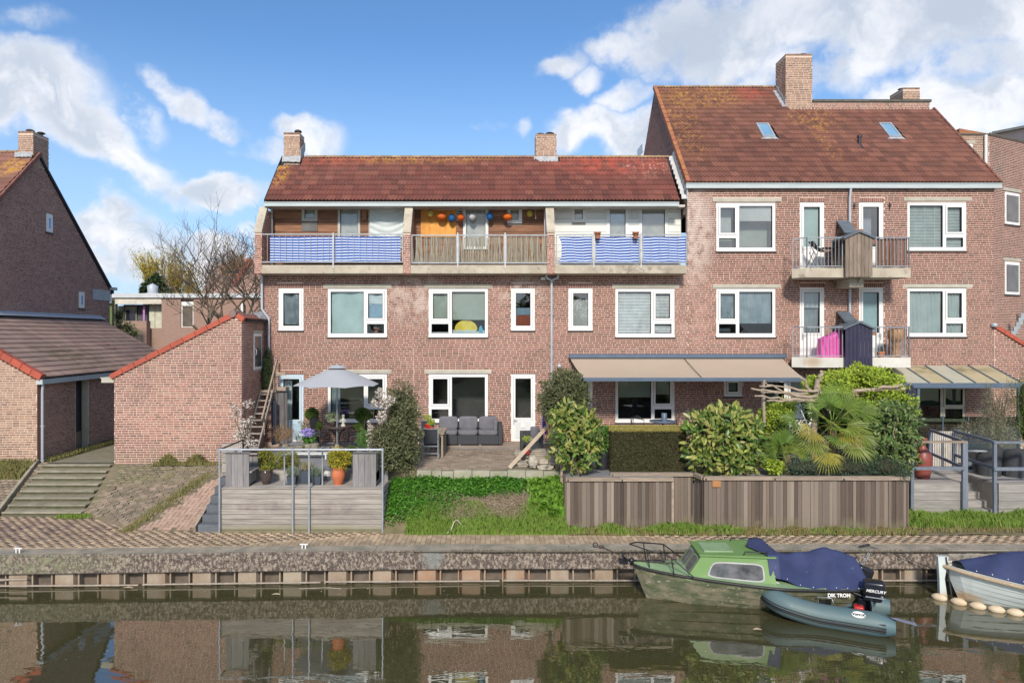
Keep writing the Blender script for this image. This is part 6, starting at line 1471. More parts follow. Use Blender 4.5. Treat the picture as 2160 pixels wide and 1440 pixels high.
mb = MB(); mb.beam((X(1074, 19.5), 19.5, 1.40), (X(1168, 21.4), 21.4, Z(884, 21.4)), .11, .03, up=(.3, -1, .6)); tag(mb.build('leaning_plank', pm('fresh_plank', (.52, .42, .31), (.42, .34, .26), 5, rough=.85)), 'pale wooden plank leaning diagonally beside the stone stack', 'plank')
stk = thing('stone_stack', 'stack of flat grey and sandy paving slabs behind the laurel bush', 'stone stack', (X(1140, 20.4), 20.4, ZM))
m_slabst = pm('rough_slab', (.38, .34, .27), (.25, .225, .18), 5, rough=.95, rnd=.2, bump=.5, bscale=20)
rq = random.Random(5)
for (cpx, Yp, wpx, n, h_) in ((1100, 20.4, 26, 6, .05), (1135, 20.6, 34, 6, .055), (1172, 20.3, 40, 5, .075), (1105, 19.7, 30, 2, .06), (1140, 19.6, 60, 2, .06), (1190, 19.7, 40, 2, .07)):
 for k in range(n):
  w_ = wpx * Yp / F / 2 * rq.uniform(.85, 1.05); cx_ = X(cpx + rq.uniform(-2, 2), Yp); mb = MB(); mb.box(cx_ - w_, cx_ + w_, Yp + rq.uniform(-.03, .03), Yp + .4, ZM + k * h_, ZM + (k + 1) * h_ - .006, .006); mb.build('slab', m_slabst, stk)
def rock(x, y, z, sx, sy, sz, seed, mat, label):
 rr = random.Random(seed); mb = MB()
 def fn(u, v):
  a = u * 2 * PI; b = (v - .5) * PI; d = 1 + .16 * math.sin(3 * a + seed) * math.cos(2 * b) + .12 * math.sin(5 * b + seed * 2)
  e = lambda c, p: math.copysign(abs(c) ** p, c)
  return (x + sx * e(math.cos(b), .6) * e(math.cos(a), .6) * d, y + sy * e(math.cos(b), .6) * e(math.sin(a), .6) * d, z + sz * e(math.sin(b), .6) * d)
 mb.grid(fn, 12, 8, False); tag(mb.build('rock', mat), label, 'rock')
m_rock = pm('pale_rock', (.48, .44, .37), (.36, .32, .26), 6, rough=.95, bump=.5, bscale=20)
rock(X(1124, 19.45), 19.45, ZM + .20, .14, .12, .15, 1, m_rock, 'upright pale rock on the slabs next to the leaning plank')
rock(X(1146, 19.6), 19.6, ZM + .18, .14, .12, .07, 2, m_rock, 'flat grey rock right of the upright pale rock')
rock(X(1150, 19.35), 19.35, ZM + .07, .22, .1, .06, 3, m_rock, 'low white rock at the terrace edge below the grey rock')
bs = thing('folded_beach_shelter', 'folded red and dark blue beach shelter propped by the wall behind the laurel', 'beach shelter', (X(1154, 22.4), 22.4, ZM))
for dx, c_, nm in ((0, (.03, .05, .30), 'blue_panel'), (.09, (.55, .05, .05), 'red_panel')):
 mb = MB(); x0_ = X(1151, 22.4) + dx; zc = Z(892, 22.4); V = [(x0_ + (.14 if nm == 'red_panel' else .11) * math.cos(t), 22.4 - dx * .3 + .04 * math.cos(t * 2), zc + .36 * math.sin(t)) for t in np.linspace(0, 2 * PI, 20, endpoint=False)]
 mb.prism(V, (0, .03, 0)); mb.build(nm, pm(nm + '_cloth', c_, rough=.7), bs)
mb = MB(); mb.tube([(X(1140, 21.8), 21.8, ZM), (X(1146, 21.9), 21.9, 2.6), (X(1140, 21.9), 21.9, 2.75)], .02, 6)
def board_fence(name, label, p0, p1, z0, z1, n, capped=True, seed=0, cap_over=.03, orange=None):
 t = thing(name, label, 'fence', ((p0[0] + p1[0]) / 2, (p0[1] + p1[1]) / 2, 0)); rq = np.random.default_rng(seed)
 d = np.array((p1[0] - p0[0], p1[1] - p0[1], 0)); L = np.linalg.norm(d); u = d / L; nn = np.array((u[1], -u[0], 0)); M = []
 x = 0
 while x < L - .02:
  w_ = min(rq.uniform(.075, .125), L - x); p = np.array((p0[0], p0[1], z0)) + u * (x + .002) + nn * rq.uniform(-.004, .012)
  M.append(aff(p, u * (w_ - .006), -nn * .03, (rq.normal(0, .003), rq.normal(0, .004), z1 - z0 - .01 - rq.uniform(0, .006)))); x += w_
 pieces('board', UNIT_BOX, M, m_fence, t)
 if capped:
  a = np.array((p0[0], p0[1], z1 + .03)) - u * .03; b = np.array((p1[0], p1[1], z1 + .03)) + u * .03; nc = max(1, round(L / 1.8))
  for k in range(nc):
   q0 = a + (b - a) * k / nc + u * .003; q1 = a + (b - a) * (k + 1) / nc - u * .003
   mb = MB(); mb.beam(tuple(q0), tuple(q1), .14, .035); mb.beam(tuple(q0 + nn * .05 - np.array((0, 0, .04))), tuple(q1 + nn * .05 - np.array((0, 0, .04))), .03, .07); mb.build('coping', m_fcap, t)
   mb = MB(); mb.box(q0[0] + .04, q0[0] + .075, q0[1] + nn[1] * .085 - .012, q0[1] + nn[1] * .085, z1 - .03, z1 + .005); mb.build('bolt', m_dark, t)
 return t
ZF = 1.40
board_fence('board_fence', 'left section of grey-brown vertical board fence with its own short coping', (1.875, 18.0), (4.66, 18.0), .0, ZF - .0, 0, seed=1)
board_fence('board_fence', 'recessed middle section of vertical board fence below the clipped hedge', (3.15, 18.62), (5.40, 18.62), .0, ZF, 0, seed=2)
board_fence('board_fence', 'short return of board fence joining the recessed and the long right section', (5.42, 18.62), (5.52, 18.16), .0, ZF, 0, seed=3)
fC = board_fence('board_fence', 'long right section of vertical board fence below the palms', (5.54, 18.13), (10.95, 18.13), .0, ZF, 0, seed=4)
mb = MB(); mb.box(5.75, 5.97, 18.085, 18.115, 1.17, 1.34); mb.build('patch_board', pm('orange_patch', (.42, .20, .08), (.35, .16, .07), 4, rough=.8), fC)
mb = MB(); mb.box(4.64, 4.70, 17.97, 18.05, 0, ZF); mb.build('end_post', m_fcap, fC)
board_fence('board_fence', 'side return of the board fence next to the overgrown bank', (1.88, 19.2), (1.86, 18.02), .0, ZF, 0, seed=6, capped=False)
mb = MB(); mb.box(1.80, 1.87, 18.9, 18.98, .6, 2.0); tag(mb.build('fence_post', m_fcap), 'slim wooden post at the corner of bank and left board fence', 'post')
mb = MB(); mb.box(-2.9, -2.82, 19.4, 19.5, .9, 2.35); tag(mb.build('fence_post', m_fcap), 'rough wooden post under the big shrub at the left of the middle terrace', 'post')
board_fence('board_fence', 'end return of the board fence beside the red vase', (10.97, 18.13), (11.0, 19.5), .0, ZF, 0, seed=7, capped=False)
Z4 = .96
nd_ = thing('neighbour_deck', 'neighbour deck of pale wide planks with stairs at the right edge', 'deck', (13.5, 19.5, 0))
planks_h(nd_, 11.9, 13.36, 19.5, .0, Z4, 4, m_greyboard, name='plank')
planks_h(nd_, 14.3, 17.8, 19.4, .0, Z4, 4, m_greyboard, name='plank')
planks_h(nd_, 19.45, 21.0, 14.28, .0, Z4, 4, m_greyboard, name='side_plank', axis='y')
for k in range(5):
 mb = MB(); mb.box(13.42, 14.27, 19.55 + k * .28, 20.95, .19 * k, .19 * (k + 1), .008); mb.build('step', m_greyboard, nd_)
M = [aff((11.9, 19.5 + k * .15, Z4), (1.46, 0, 0), (0, .143, 0), (0, 0, .025)) for k in range(10)] + [aff((14.3, 19.4 + k * .15, Z4), (3.6, 0, 0), (0, .143, 0), (0, 0, .025)) for k in range(18)] + [aff((11.9, 21.0 + k * .15, Z4), (6.0, 0, 0), (0, .143, 0), (0, 0, .0245)) for k in range(16)]
pieces('deck_plank', UNIT_BOX, M, m_greyboard, nd_)
nr = thing('blue_grey_railing', 'blue grey timber railing with square posts on the neighbour deck', 'railing', (14, 19.45, 0))
zt = Z(931, 19.45); zm = Z(986, 19.45)
for (x, y, z0) in ((X(1922, 19.45), 19.42, 0), (X(2031, 19.45), 19.42, 0), (X(2037, 19.6), 19.6, .1), (X(2097, 19.35), 19.33, 0), (13.75, 21.6, Z4), (14.3, 21.3, Z4), (X(2190, 19.35), 19.33, 0)):
 mb = MB(); mb.box(x - .045, x + .045, y - .04, y + .04, z0, zt - .02, .006); mb.build('post', m_bluepost, nr)
def rail(a, b, h=.09, w_=.06, nm='rail', mat=None):
 mb = MB(); mb.beam(a, b, w_, h); mb.build(nm, mat or m_bluepost, nr)
rail((X(1918, 19.45), 19.42, zt), (X(2037, 19.45), 19.42, zt), .05, .12, 'top_rail', m_fcap); rail((X(1920, 19.4), 19.37, zm), (X(2034, 19.4), 19.37, zm))
rail((X(2093, 19.35), 19.33, zt), (X(2190, 19.35), 19.33, zt), .05, .12, 'top_rail'); rail((X(2095, 19.3), 19.28, zm), (X(2190, 19.3), 19.28, zm))
rail((X(2031, 19.5), 19.5, zt + .0), (13.75, 21.6, zt + .03), .08, .05); rail((X(2031, 19.5), 19.5, zm), (13.75, 21.6, zm + .05), .08, .05)
rail((X(2097, 19.4), 19.4, zt), (14.3, 21.3, zt + .04), .08, .05); rail((X(2097, 19.4), 19.4, zm), (14.3, 21.3, zm + .05), .08, .05)
pc = thing('picket_panel', 'white picket panel standing behind the red vase', 'fence', (13.4, 21.9, Z4))
xa, xb = X(1968, 21.9), X(2028, 21.9); M = [aff((xa + k * (xb - xa) / 13, 21.9, Z4 + .03), ((xb - xa) / 13 - .022, 0, 0), (0, .02, 0), (0, 0, 1.12)) for k in range(13)]
pieces('picket', UNIT_BOX, M, pm('cream_picket', (.62, .58, .52), (.5, .46, .41), 5, rough=.8, rnd=.08), pc)
mb = MB(); mb.box(xa, xb, 21.925, 21.95, Z4 + .15, Z4 + .22); mb.box(xa, xb, 21.925, 21.95, Z4 + .95, Z4 + 1.02); mb.build('cross_rail', m_bluepost, pc)
vs = thing('red_vase', 'tall brick-red clay vase with narrow neck standing on the neighbour deck', 'vase', (X(1947, 20.1), 20.1, Z4))
mb = MB(); mb.lathe([(.17, 0), (.19, .04), (.22, .2), (.25, .5), (.23, .72), (.13, .86), (.085, .93), (.075, 1.06), (.12, 1.12), (.13, 1.16), (.12, 1.18), (.06, 1.18)], (X(1946, 20.1), 20.1, Z4 + .025), 28); mb.build('body', pm('brick_red_clay', (.27, .07, .055), (.22, .055, .045), 4, rough=.45, bump=.1), vs)
def wicker_tub(x, y, rz, label):
 t = thing('wicker_chair', label, 'chair', (x, y, Z4 + .025), R(rz), group='black wicker armchairs on the neighbour deck')
 mb = MB()
 def fn(u, v):
  a = PI * (-.15 + 1.3 * u); r_ = .33 + .04 * v; hh = .62 + .26 * math.sin(PI * u) ** 2
  return (r_ * math.cos(a), r_ * math.sin(a) * .95, hh * v)
 mb.grid(fn, 20, 6); mb.grid(lambda u, v: tuple(np.array(fn(1 - u, v)) * (.88, .88, 1)), 20, 6); mb.build('backrest', m_wick, t, local=True)
 mb = MB(); mb.box(-.28, .28, -.3, .22, .05, .36, .02); mb.build('base', m_wick, t, local=True)
 mb = MB(); cushion(mb, -.27, .27, -.3, .2, .35, .46); mb.build('cushion', m_cush, t, local=True)
wicker_tub(X(2085, 20.6), 20.6, 200, 'black wicker armchair behind the railing post, left one of the pair')
wicker_tub(X(2140, 20.4), 20.4, 160, 'black wicker armchair with orange pillow at the right picture edge')
mb = MB(); cushion(mb, X(2146, 20.1), X(2164, 20.1), 20.15, 20.35, Z4 + .5, Z4 + .85); tag(mb.build('pillow', pm('orange_pillow', (.60, .25, .04), (.5, .2, .05), 4, rough=.9)), 'orange pillow resting on the rightmost wicker armchair', 'pillow')
wbn = thing('white_bench', 'white garden bench glimpsed between railing and olive tree', 'bench', (X(2055, 22.3), 22.3, Z4))
for k in range(4): mb = MB(); mb.box(X(2030, 22.3), X(2080, 22.3), 22.2 + k * .1, 22.28 + k * .1, Z4 + .44, Z4 + .47); mb.build('seat_slat', m_white, wbn)
for px in (2033, 2074): mb = MB(); mb.box(X(px, 22.3), X(px, 22.3) + .06, 22.22, 22.55, Z4, Z4 + .44); mb.build('leg', m_white, wbn)
aw = thing('awning', 'wide beige folding awning with blue grey front bar over the right terrace', 'awning', (X(1426, 24), 23.8, 4.4))
m_awn = pm('beige_canvas', (.50, .40, .31), (.47, .375, .29), .8, rough=.9, transl=.15); m_awb = pm('slate_blue_metal', (.10, .14, .20), (.085, .12, .17), 3, rough=.45)
zw, yfw = Z(756, 23.85), 22.0; zfr = Z(797, yfw)
mb = MB(); mb.box(fx(1199), fx(1653), 23.72, 23.985, Z(755, 23.8), Z(746.5, 23.8), .01); mb.build('cassette', m_awb, aw)
a0, a1 = X(1203, 23.8), X(1651, 23.8); b0, b1 = X(1232, yfw), X(1696, yfw)
for k, (s0, s1) in enumerate(((0, .535), (.535, 1))):
 mb = MB(); g = .006
 mb.grid(lambda u, v: ((a0 + (a1 - a0) * (s0 + (s1 - s0) * u)) * (1 - v) + (b0 + (b1 - b0) * (s0 + (s1 - s0) * u)) * v + (g if k and u == 0 else 0), 23.8 + (yfw - 23.8) * v, zw + (zfr - zw) * v - .05 * math.sin(PI * v) * (1 + .3 * math.sin(PI * u)) ), 12, 8); mb.build('canvas', m_awn, aw)
m0 = a0 + (a1 - a0) * .535; n0 = b0 + (b1 - b0) * .535
mb = MB(); mb.beam((m0, 23.8, zw + .012), (n0, yfw, zfr + .012), .02, .008); mb.build('seam_strap', m_dark, aw)
mb = MB(); mb.box(b0 - .02, b1 + .03, yfw - .06, yfw, Z(804, yfw), Z(796, yfw), .008); mb.build('front_bar', m_awb, aw)
for t in (.12, .48, .88):
 mb = MB(); xs_ = a0 + (a1 - a0) * t; mb.tube([(xs_, 23.8, zw - .03), (xs_ + .8, 22.95, (zw + zfr) / 2 - .1), (b0 + (b1 - b0) * t, yfw, zfr - .03)], .025, 8); mb.build('folding_arm', m_awb, aw)
cp = thing('garden_canopy', 'sloping translucent canopy with slate blue frame over the garden room at right', 'canopy', (X(2020, 22.5), 23, 1.4))
cx0, cx1, yfc = 13.55, 17.35, 22.5; zb_, zf_ = fz(771), Z(808, 22.5)
m_poly = [pm('canopy_sheet_cream', (.66, .58, .38), (.56, .49, .32), 1.2, rough=.4, transl=.35, stains=[((15.5, 23.6, 4.0), (2.5, .5, .6), (.28, .25, .14), .8, 4, .4)]), pm('canopy_sheet_pale', (.66, .64, .52), (.58, .57, .47), 1.2, rough=.4, transl=.35)]
for k in range(5):
 a = cx0 + (cx1 - cx0) * k / 5; b = cx0 + (cx1 - cx0) * (k + 1) / 5
 mb = MB(); mb.add([(a + .02, yfc, zf_), (b - .02, yfc, zf_), (b - .02, 23.96, zb_), (a + .02, 23.96, zb_)], [(0, 1, 2, 3)]); mb.add([(a + .02, yfc, zf_ - .016), (b - .02, yfc, zf_ - .016), (b - .02, 23.96, zb_ - .016), (a + .02, 23.96, zb_ - .016)], [(3, 2, 1, 0)]); mb.build('roof_sheet', m_poly[k in (0, 2)], cp)
for k in range(6):
 a = cx0 + (cx1 - cx0) * k / 5; mb = MB(); mb.beam((a, yfc, zf_), (a, 23.97, zb_), .04, .07); mb.build('rafter', m_awb, cp)
mb = MB(); mb.box(cx0 - .1, cx1 + .1, yfc - .08, yfc + .02, zf_ - .16, zf_ + .01, .01); mb.build('front_beam', m_awb, cp)
for px in (1936, 2148): mb = MB(); mb.box(X(px, yfc) - .04, X(px, yfc) + .04, yfc - .05, yfc + .03, Z4, zf_ - .16); mb.build('post', m_awb, cp)
gp = thing('glass_screen', 'low dark glass wind screen under the canopy', 'screen', (X(2030, 22.4), 22.4, Z4))
for k in range(4):
 a, b = X(1934 + k * 54, 22.4), X(1934 + (k + 1) * 54, 22.4); mb = MB(); mb.box(a + .02, b - .02, 22.38, 22.39, Z4 + .1, Z(878, 22.4)); mb.build('pane', glass_mat('smoky_glass', (.35, .42, .40), .14), gp)
 mb = MB(); mb.box(a - .015, a + .015, 22.37, 22.40, Z4, Z(876, 22.4)); mb.build('post', m_awb, gp)
cpz = thing('closed_parasol', 'closed navy parasol standing beside the canopy', 'parasol', (X(1921, 21.2), 21.2, Z4))
mb = MB(); px_ = X(1920, 21.2);
def fp(u, v):
 a = u * 2 * PI; rr_ = (.06 + .26 * (1 - v) ** .7) * (1 + .22 * math.cos(a * 5)) * (1 if v > .08 else .8); return (px_ + rr_ * math.cos(a), 21.2 + rr_ * math.sin(a), Z(885, 21.2) + v * (Z(812, 21.2) - Z(885, 21.2)))
mb.grid(fp, 40, 10); mb.build('folded_canopy', pm('navy_canvas', (.025, .028, .055), (.018, .02, .04), 4, rough=.85), cpz)
mb = MB(); mb.tube([(px_, 21.2, Z4), (px_, 21.2, Z(806, 21.2))], .025, 8); mb.build('pole', m_teak, cpz)
bt = thing('bistro_table', 'dark round bistro table seen above the clipped hedge', 'table', (X(1395, 21.8), 21.8, 1.37))
mb = MB(); mb.lathe([(0, 0), (.42, 0), (.42, .025), (0, .025)], (X(1398, 21.8), 21.8, Z(889, 21.8)), 24); mb.build('tabletop', m_awb, bt)
mb = MB(); mb.tube([(X(1398, 21.8), 21.8, 1.37), (X(1398, 21.8), 21.8, Z(889, 21.8))], .03, 8); mb.build('leg', m_awb, bt)
mb = MB(); mb.lathe([(.09, 0), (.09, .24), (.075, .25), (.07, .22)], (X(1401, 21.8), 21.8, Z(889, 21.8) + .026), 16); tag(mb.build('metal_bucket', m_awb), 'slate blue bucket standing on the bistro table above the hedge', 'bucket')
for px, s in ((1345, 1), (1440, -1)):
 t = thing('wire_chair', 'black wire chair %s the bistro table above the hedge' % ('left of' if s > 0 else 'right of'), 'chair', (X(px, 21.8), 21.8, 1.37), group='wire bistro chairs')
 mb = MB(); x0_ = X(px, 21.8); zz = Z(880, 21.8)
 for q in range(3): mb.tube([(x0_ - .2 + .03 * q, 21.8, 1.8), (x0_ - .22 + .04 * q, 21.8, zz), (x0_ + .0, 21.8, zz + .06 - .05 * q), (x0_ + .2, 21.8, zz - .08)], .009, 5)
 for dx in (-.2, .2): mb.tube([(x0_ + dx, 21.8, 1.37), (x0_ + dx, 21.8, zz - .08)], .01, 5)
 mb.build('frame', m_dark, t)
 mb = MB(); mb.lathe([(0, 0), (.2, 0), (.2, .02), (0, .02)], (x0_, 21.6, 1.82), 14); mb.build('seat', m_dark, t)
def tagm(mb, name, mat, label, cat, group=None): return tag(mb.build(name, mat), label, cat, group)
for px, lb in ((1260.5, 'terracotta pot hanging on the striped railing, left of the pair'), (1341, 'terracotta pot hanging on the striped railing, right of the pair')):
 mb = MB(); mb.lathe([(.075, 0), (.095, .17), (.115, .17), (.115, .22), (.095, .22), (.085, .18)], (X(px, 23.32), 23.32, Z(503, 23.32)), 16); tagm(mb, 'hanging_pot', m_terr, lb, 'flowerpot', 'terracotta pots on the striped railing')
LANT = [(908, 451, .125, 0, (.62, .50, .12), 'round mustard lantern at the left end of the string'), (931.5, 457, .16, 1, (.85, .20, .03), 'wide orange lantern between mustard and blue ones'),
  (953, 460, .13, 2, (.015, .16, .45), 'blue lantern next to the two orange ones'), (972, 457.5, .135, 3, (.85, .17, .02), 'pear-shaped orange lantern by the white vent'),
  (996.5, 457.5, .13, 3, (.78, .78, .80), 'white pear-shaped paper lantern before the door'), (1033, 456, .13, 2, (.015, .16, .45), 'blue lantern right of the white one'),
  (1071, 457.5, .155, 1, (.88, .20, .02), 'wide orange lantern before the small window'), (1117.5, 451, .115, 0, (.62, .50, .08), 'mustard lantern at the right end of the string')]
for i, (px, py, r_, kd, c_, lb) in enumerate(LANT):
 t = thing('paper_lantern', lb, 'lantern', (X(px, 24.3), 24.3, Z(py, 24.3)), group='paper lanterns on the middle balcony')
 sx_, sz_ = (1, 1.02) if kd == 0 else ((1.08, .78) if kd == 1 else ((.95, 1.12) if kd == 2 else (1, 1.05)))
 prof = []
 for k in range(15):
  a = -PI / 2 + PI * k / 14; rr_ = r_ * math.cos(a) * sx_ * (1 if kd < 3 else (1 + .12 * math.sin(a * -1))) * (1.0 - .03 * (k % 2)); zz = r_ * math.sin(a) * sz_
  if kd == 3 and i == 3 and a > 0: rr_ *= (1 - .35 * math.sin(a))
  if kd == 3 and i == 4 and a < 0: rr_ *= (1 - .3 * math.sin(-a))
  prof.append((max(rr_, .015), zz))
 mb = MB(); mb.lathe(prof, (X(px, 24.3), 24.3, Z(py, 24.3)), 20, smooth=True); mb.build('shade', pm('lantern_%d' % i, c_, rough=.7, transl=.35), t)
 mb = MB(); mb.tube([(X(px, 24.3), 24.3, Z(py, 24.3) + r_ * sz_), (X(px, 24.3), 24.3, Z(440, 24.3))], .004, 4); mb.lathe([(.03, 0), (.03, .025)], (X(px, 24.3), 24.3, Z(py, 24.3) + r_ * sz_ - .005), 8); mb.build('hanger', m_dark, t)
mb = MB(); pts = []
for px, py in ((868, 444), (888, 437), (908, 441), (931, 443), (953, 442), (985, 438), (1010, 441), (1033, 441), (1060, 440), (1078, 442), (1095, 442), (1129, 437), (1130, 462)): pts.append((X(px, 24.3), 24.3, Z(py, 24.3)))
mb.tube(pts, .008, 5); tagm(mb, 'lantern_string', m_greyw, 'thin pale cord carrying the lanterns across the middle balcony', 'cord')
zb = zb2
t = thing('folding_chair', 'dark sling folding chair on the upper left balcony', 'chair', (X(1712, 23.3), 23.3, zb))
mb = MB()
for y in (23.15, 23.5): mb.tube([(X(1704, 23.3), y, zb), (X(1722, 23.3), y, zb + .62), (X(1712, 23.3), y, zb + .98)], .012, 6); mb.tube([(X(1730, 23.3), y, zb), (X(1712, 23.3), y, zb + .62)], .012, 6)
mb.build('frame', m_dark, t); mb = MB(); mb.grid(lambda u, v: (X(1710, 23.3) + .45 * u, 23.15 + .35 * v, zb + .95 - .55 * u + .2 * u * u), 6, 3); mb.build('sling', m_textile, t)
t = thing('bistro_table', 'slim dark folding table on the upper left balcony beside the sling chair', 'table', (X(1745, 23.4), 23.4, zb))
mb = MB(); mb.lathe([(0, 0), (.3, 0), (.3, .02), (0, .02)], (X(1748, 23.4), 23.4, zb + .72), 20); mb.build('tabletop', m_dark, t)
mb = MB();
for s in (-1, 1): mb.tube([(X(1748, 23.4) - s * .22, 23.3, zb), (X(1748, 23.4) + s * .2, 23.5, zb + .72)], .012, 6)
mb.build('leg', m_dark, t)
zb = zb1; mb = MB()
def fcov(u, v):
 a = u * 2 * PI; xx = math.cos(a); yy = math.sin(a); e = lambda c, p: math.copysign(abs(c) ** p, c)
 k = 1 - .06 * v; fold = 1 + .05 * math.sin(a * 7 + v * 5) * (1 - v * .5); top = .62 + .42 * max(0, xx) ** .6 if v > 0 else 0
 return (X(1754, 23.2) + .40 * e(xx, .5) * k * fold, 23.3 + .28 * e(yy, .5) * k * fold, zb + v * top)
mb.grid(fcov, 48, 10); mb.add([fcov(i / 48, 1) for i in range(48)], [tuple(range(48))]); tagm(mb, 'furniture_cover', pm('pink_cover', (.72, .10, .42), (.64, .08, .36), 3, rough=.6, bump=.4, bscale=6), 'bright pink furniture cover draped over a chair on the lower balcony', 'cover')
mb = MB(); mb.lathe([(.17, 0), (.17, .05), (.10, .08), (.11, .30), (.13, .33), (.10, .42), (.12, .5), (.18, .56), (.25, .68), (.25, .86), (.2, .95), (.1, .97)], (X(1889, 23.1), 23.1, zb), 20); tagm(mb, 'wooden_totem', pm('carved_wood', (.46, .27, .13), (.30, .16, .075), 9, rough=.8, bump=.5), 'carved wooden drum-like sculpture on the lower right balcony', 'sculpture')
POTS['cac'] = pot('cac', 'small terracotta pot with dark cactus on the lower right balcony', 'flowerpot', X(1858, 22.95), 22.95, zb, prof_cup(.13, .2), m_terr, 14)
mb = MB(); mb.lathe([(.06, 0), (.08, .08), (.06, .15), (0, .18)], (X(1858, 22.95), 22.95, zb + .19), 12); mb.build('cactus', pm('cactus_green', (.03, .05, .03), rough=.8), POTS['cac'])
mb = MB(); mb.lathe([(.0, 0), (.06, .02), (.07, .06), (.05, .11), (0, .13)], (fx(1947), 24.2, fz(703)), 12); tagm(mb, 'green_lamp', pm('lime', (.30, .55, .08), rough=.5), 'lime green ball standing on the sill inside the lower right window', 'ornament')
def cleat(px, py, label):
 Y = 5.2 * F / (py - CY); x = X(px, Y); t = thing('mooring_cleat', label, 'cleat', (x, Y, 0), group='white cleats on the coping')
 mb = MB(); mb.box(x - .10, x + .10, Y - .012, Y + .012, .10, .125, .005); mb.build('horn', m_white, t)
 for dx in (-.04, .04): mb = MB(); mb.box(x + dx - .012, x + dx + .012, Y - .012, Y + .012, .004, .10); mb.build('leg', m_white, t)
cleat(38, 1166, 'white mooring cleat on the coping near the left picture edge'); cleat(641, 1157, 'white mooring cleat on the coping in front of the timber deck')
# ================================================================== vegetation
def leafmat(name, cols, transl=.3, rough=.55, rnd=.25):
 cols = cols * 2 if len(cols) == 1 else cols; n = len(cols); return pm(name, cols[0], cols[-1], 1.3, rough=rough, rnd=rnd, rndcol=[(i / (n - 1), c) for i, c in enumerate(cols)], transl=transl, spec=.35)
def unit(a): return a / (np.linalg.norm(a, axis=-1, keepdims=True) + 1e-9)
def leaves(name, parent, C, D, Nn, L, W, mat, kind='stuff', fold=.15, label=None):
 n = len(C); D = unit(D); S = unit(np.cross(D, Nn)); Nn = unit(np.cross(S, D)); L = np.broadcast_to(L, (n,))[:, None]; W = np.broadcast_to(W, (n,))[:, None]
 V = np.stack([C, C + D * L * .5 + S * W * .5 + Nn * W * fold, C + D * L - Nn * L * .12, C + D * L * .5 - S * W * .5 + Nn * W * fold], 1).reshape(-1, 3)
 Fc = np.arange(n * 4).reshape(-1, 4); return np_mesh(name, V, Fc, mat, parent, rnd=RNG.random(n), kind=kind, label=label)
def shell(blobs, n, inner=.55, lump=.16, seed=0):
 rq = np.random.default_rng(seed); b = np.array(blobs, float); vol = b[:, 3] * b[:, 4] * b[:, 5]; vol = vol ** .7
 k = rq.choice(len(b), n, p=vol / vol.sum()); d = unit(rq.normal(size=(n, 3))); ph = rq.uniform(0, 6, (3,))
 lm = 1 + lump * (np.sin(d[:, 0] * 5 + ph[0] + k) * np.sin(d[:, 1] * 6 + ph[1]) + .7 * np.sin(d[:, 2] * 9 + d[:, 0] * 4 + ph[2]))
 r = (inner + (1 - inner) * rq.random(n) ** .5) * lm
 return b[k, :3] + d * b[k, 3:6] * r[:, None], d
def foliage(name, parent, blobs, n, L, W, mat, seed=0, inner=.5, up=.3, jit=.7, lump=.27, droop=0.0):
 C, d = shell(blobs, n, inner, lump, seed); rq = np.random.default_rng(seed + 1)
 D = unit(d + rq.normal(size=d.shape) * jit + np.array((0, 0, up - droop))); Nn = unit(d * .8 + np.array((0, -.2, .6)) + rq.normal(size=d.shape) * .4)
 return leaves(name, parent, C, D, Nn, L * rq.uniform(.7, 1.3, n), W * rq.uniform(.75, 1.2, n), mat)
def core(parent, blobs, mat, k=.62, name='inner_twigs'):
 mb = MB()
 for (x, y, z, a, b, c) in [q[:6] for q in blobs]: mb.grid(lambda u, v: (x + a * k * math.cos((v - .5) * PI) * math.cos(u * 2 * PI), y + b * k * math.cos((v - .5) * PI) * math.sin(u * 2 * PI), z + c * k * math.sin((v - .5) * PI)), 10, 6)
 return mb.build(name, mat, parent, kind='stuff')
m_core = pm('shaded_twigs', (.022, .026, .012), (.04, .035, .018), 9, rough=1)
m_bark = pm('bark', (.16, .12, .085), (.10, .075, .055), 9, rough=.95, bump=.6)
m_olive = leafmat('olive_green_leaf', [(.07, .095, .04), (.14, .165, .07), (.20, .22, .10), (.27, .27, .15)])
m_laurel = leafmat('variegated_laurel_leaf', [(.06, .13, .03), (.13, .24, .045), (.36, .38, .09), (.48, .44, .14), (.11, .20, .045)], rough=.35)
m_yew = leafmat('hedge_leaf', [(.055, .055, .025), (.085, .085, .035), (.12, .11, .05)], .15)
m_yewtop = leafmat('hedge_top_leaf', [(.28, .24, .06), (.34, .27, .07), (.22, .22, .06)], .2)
m_topi = leafmat('topiary_leaf', [(.05, .11, .015), (.10, .19, .025), (.15, .24, .04)])
m_lime = leafmat('lime_leaf', [(.32, .46, .04), (.48, .60, .07), (.56, .64, .13), (.34, .48, .05)], .45)
m_palm = leafmat('palm_leaf', [(.10, .19, .035), (.19, .29, .05), (.32, .38, .08)], .25, .45)
m_palmy = leafmat('yellowing_palm_leaf', [(.20, .24, .04), (.36, .34, .06), (.50, .36, .05)], .25, .45)
m_fern = leafmat('bright_nettle_leaf', [(.05, .17, .02), (.10, .30, .03), (.17, .40, .05), (.08, .22, .03)], .35)
m_grass = leafmat('fresh_grass', [(.09, .20, .025), (.18, .34, .045), (.28, .42, .075), (.34, .38, .12)], .35)
m_gdry = leafmat('dry_grass', [(.34, .27, .12), (.24, .22, .08), (.42, .34, .20), (.20, .24, .06)], .3)
m_brightg = leafmat('bright_broad_leaf', [(.14, .34, .03), (.24, .46, .06), (.32, .52, .10)], .4)
m_jun = leafmat('juniper', [(.04, .07, .04), (.06, .10, .06), (.09, .14, .08)], .1)
m_silver = leafmat('silver_olive_leaf', [(.16, .19, .12), (.25, .27, .18), (.34, .34, .25), (.20, .18, .10)], .2)
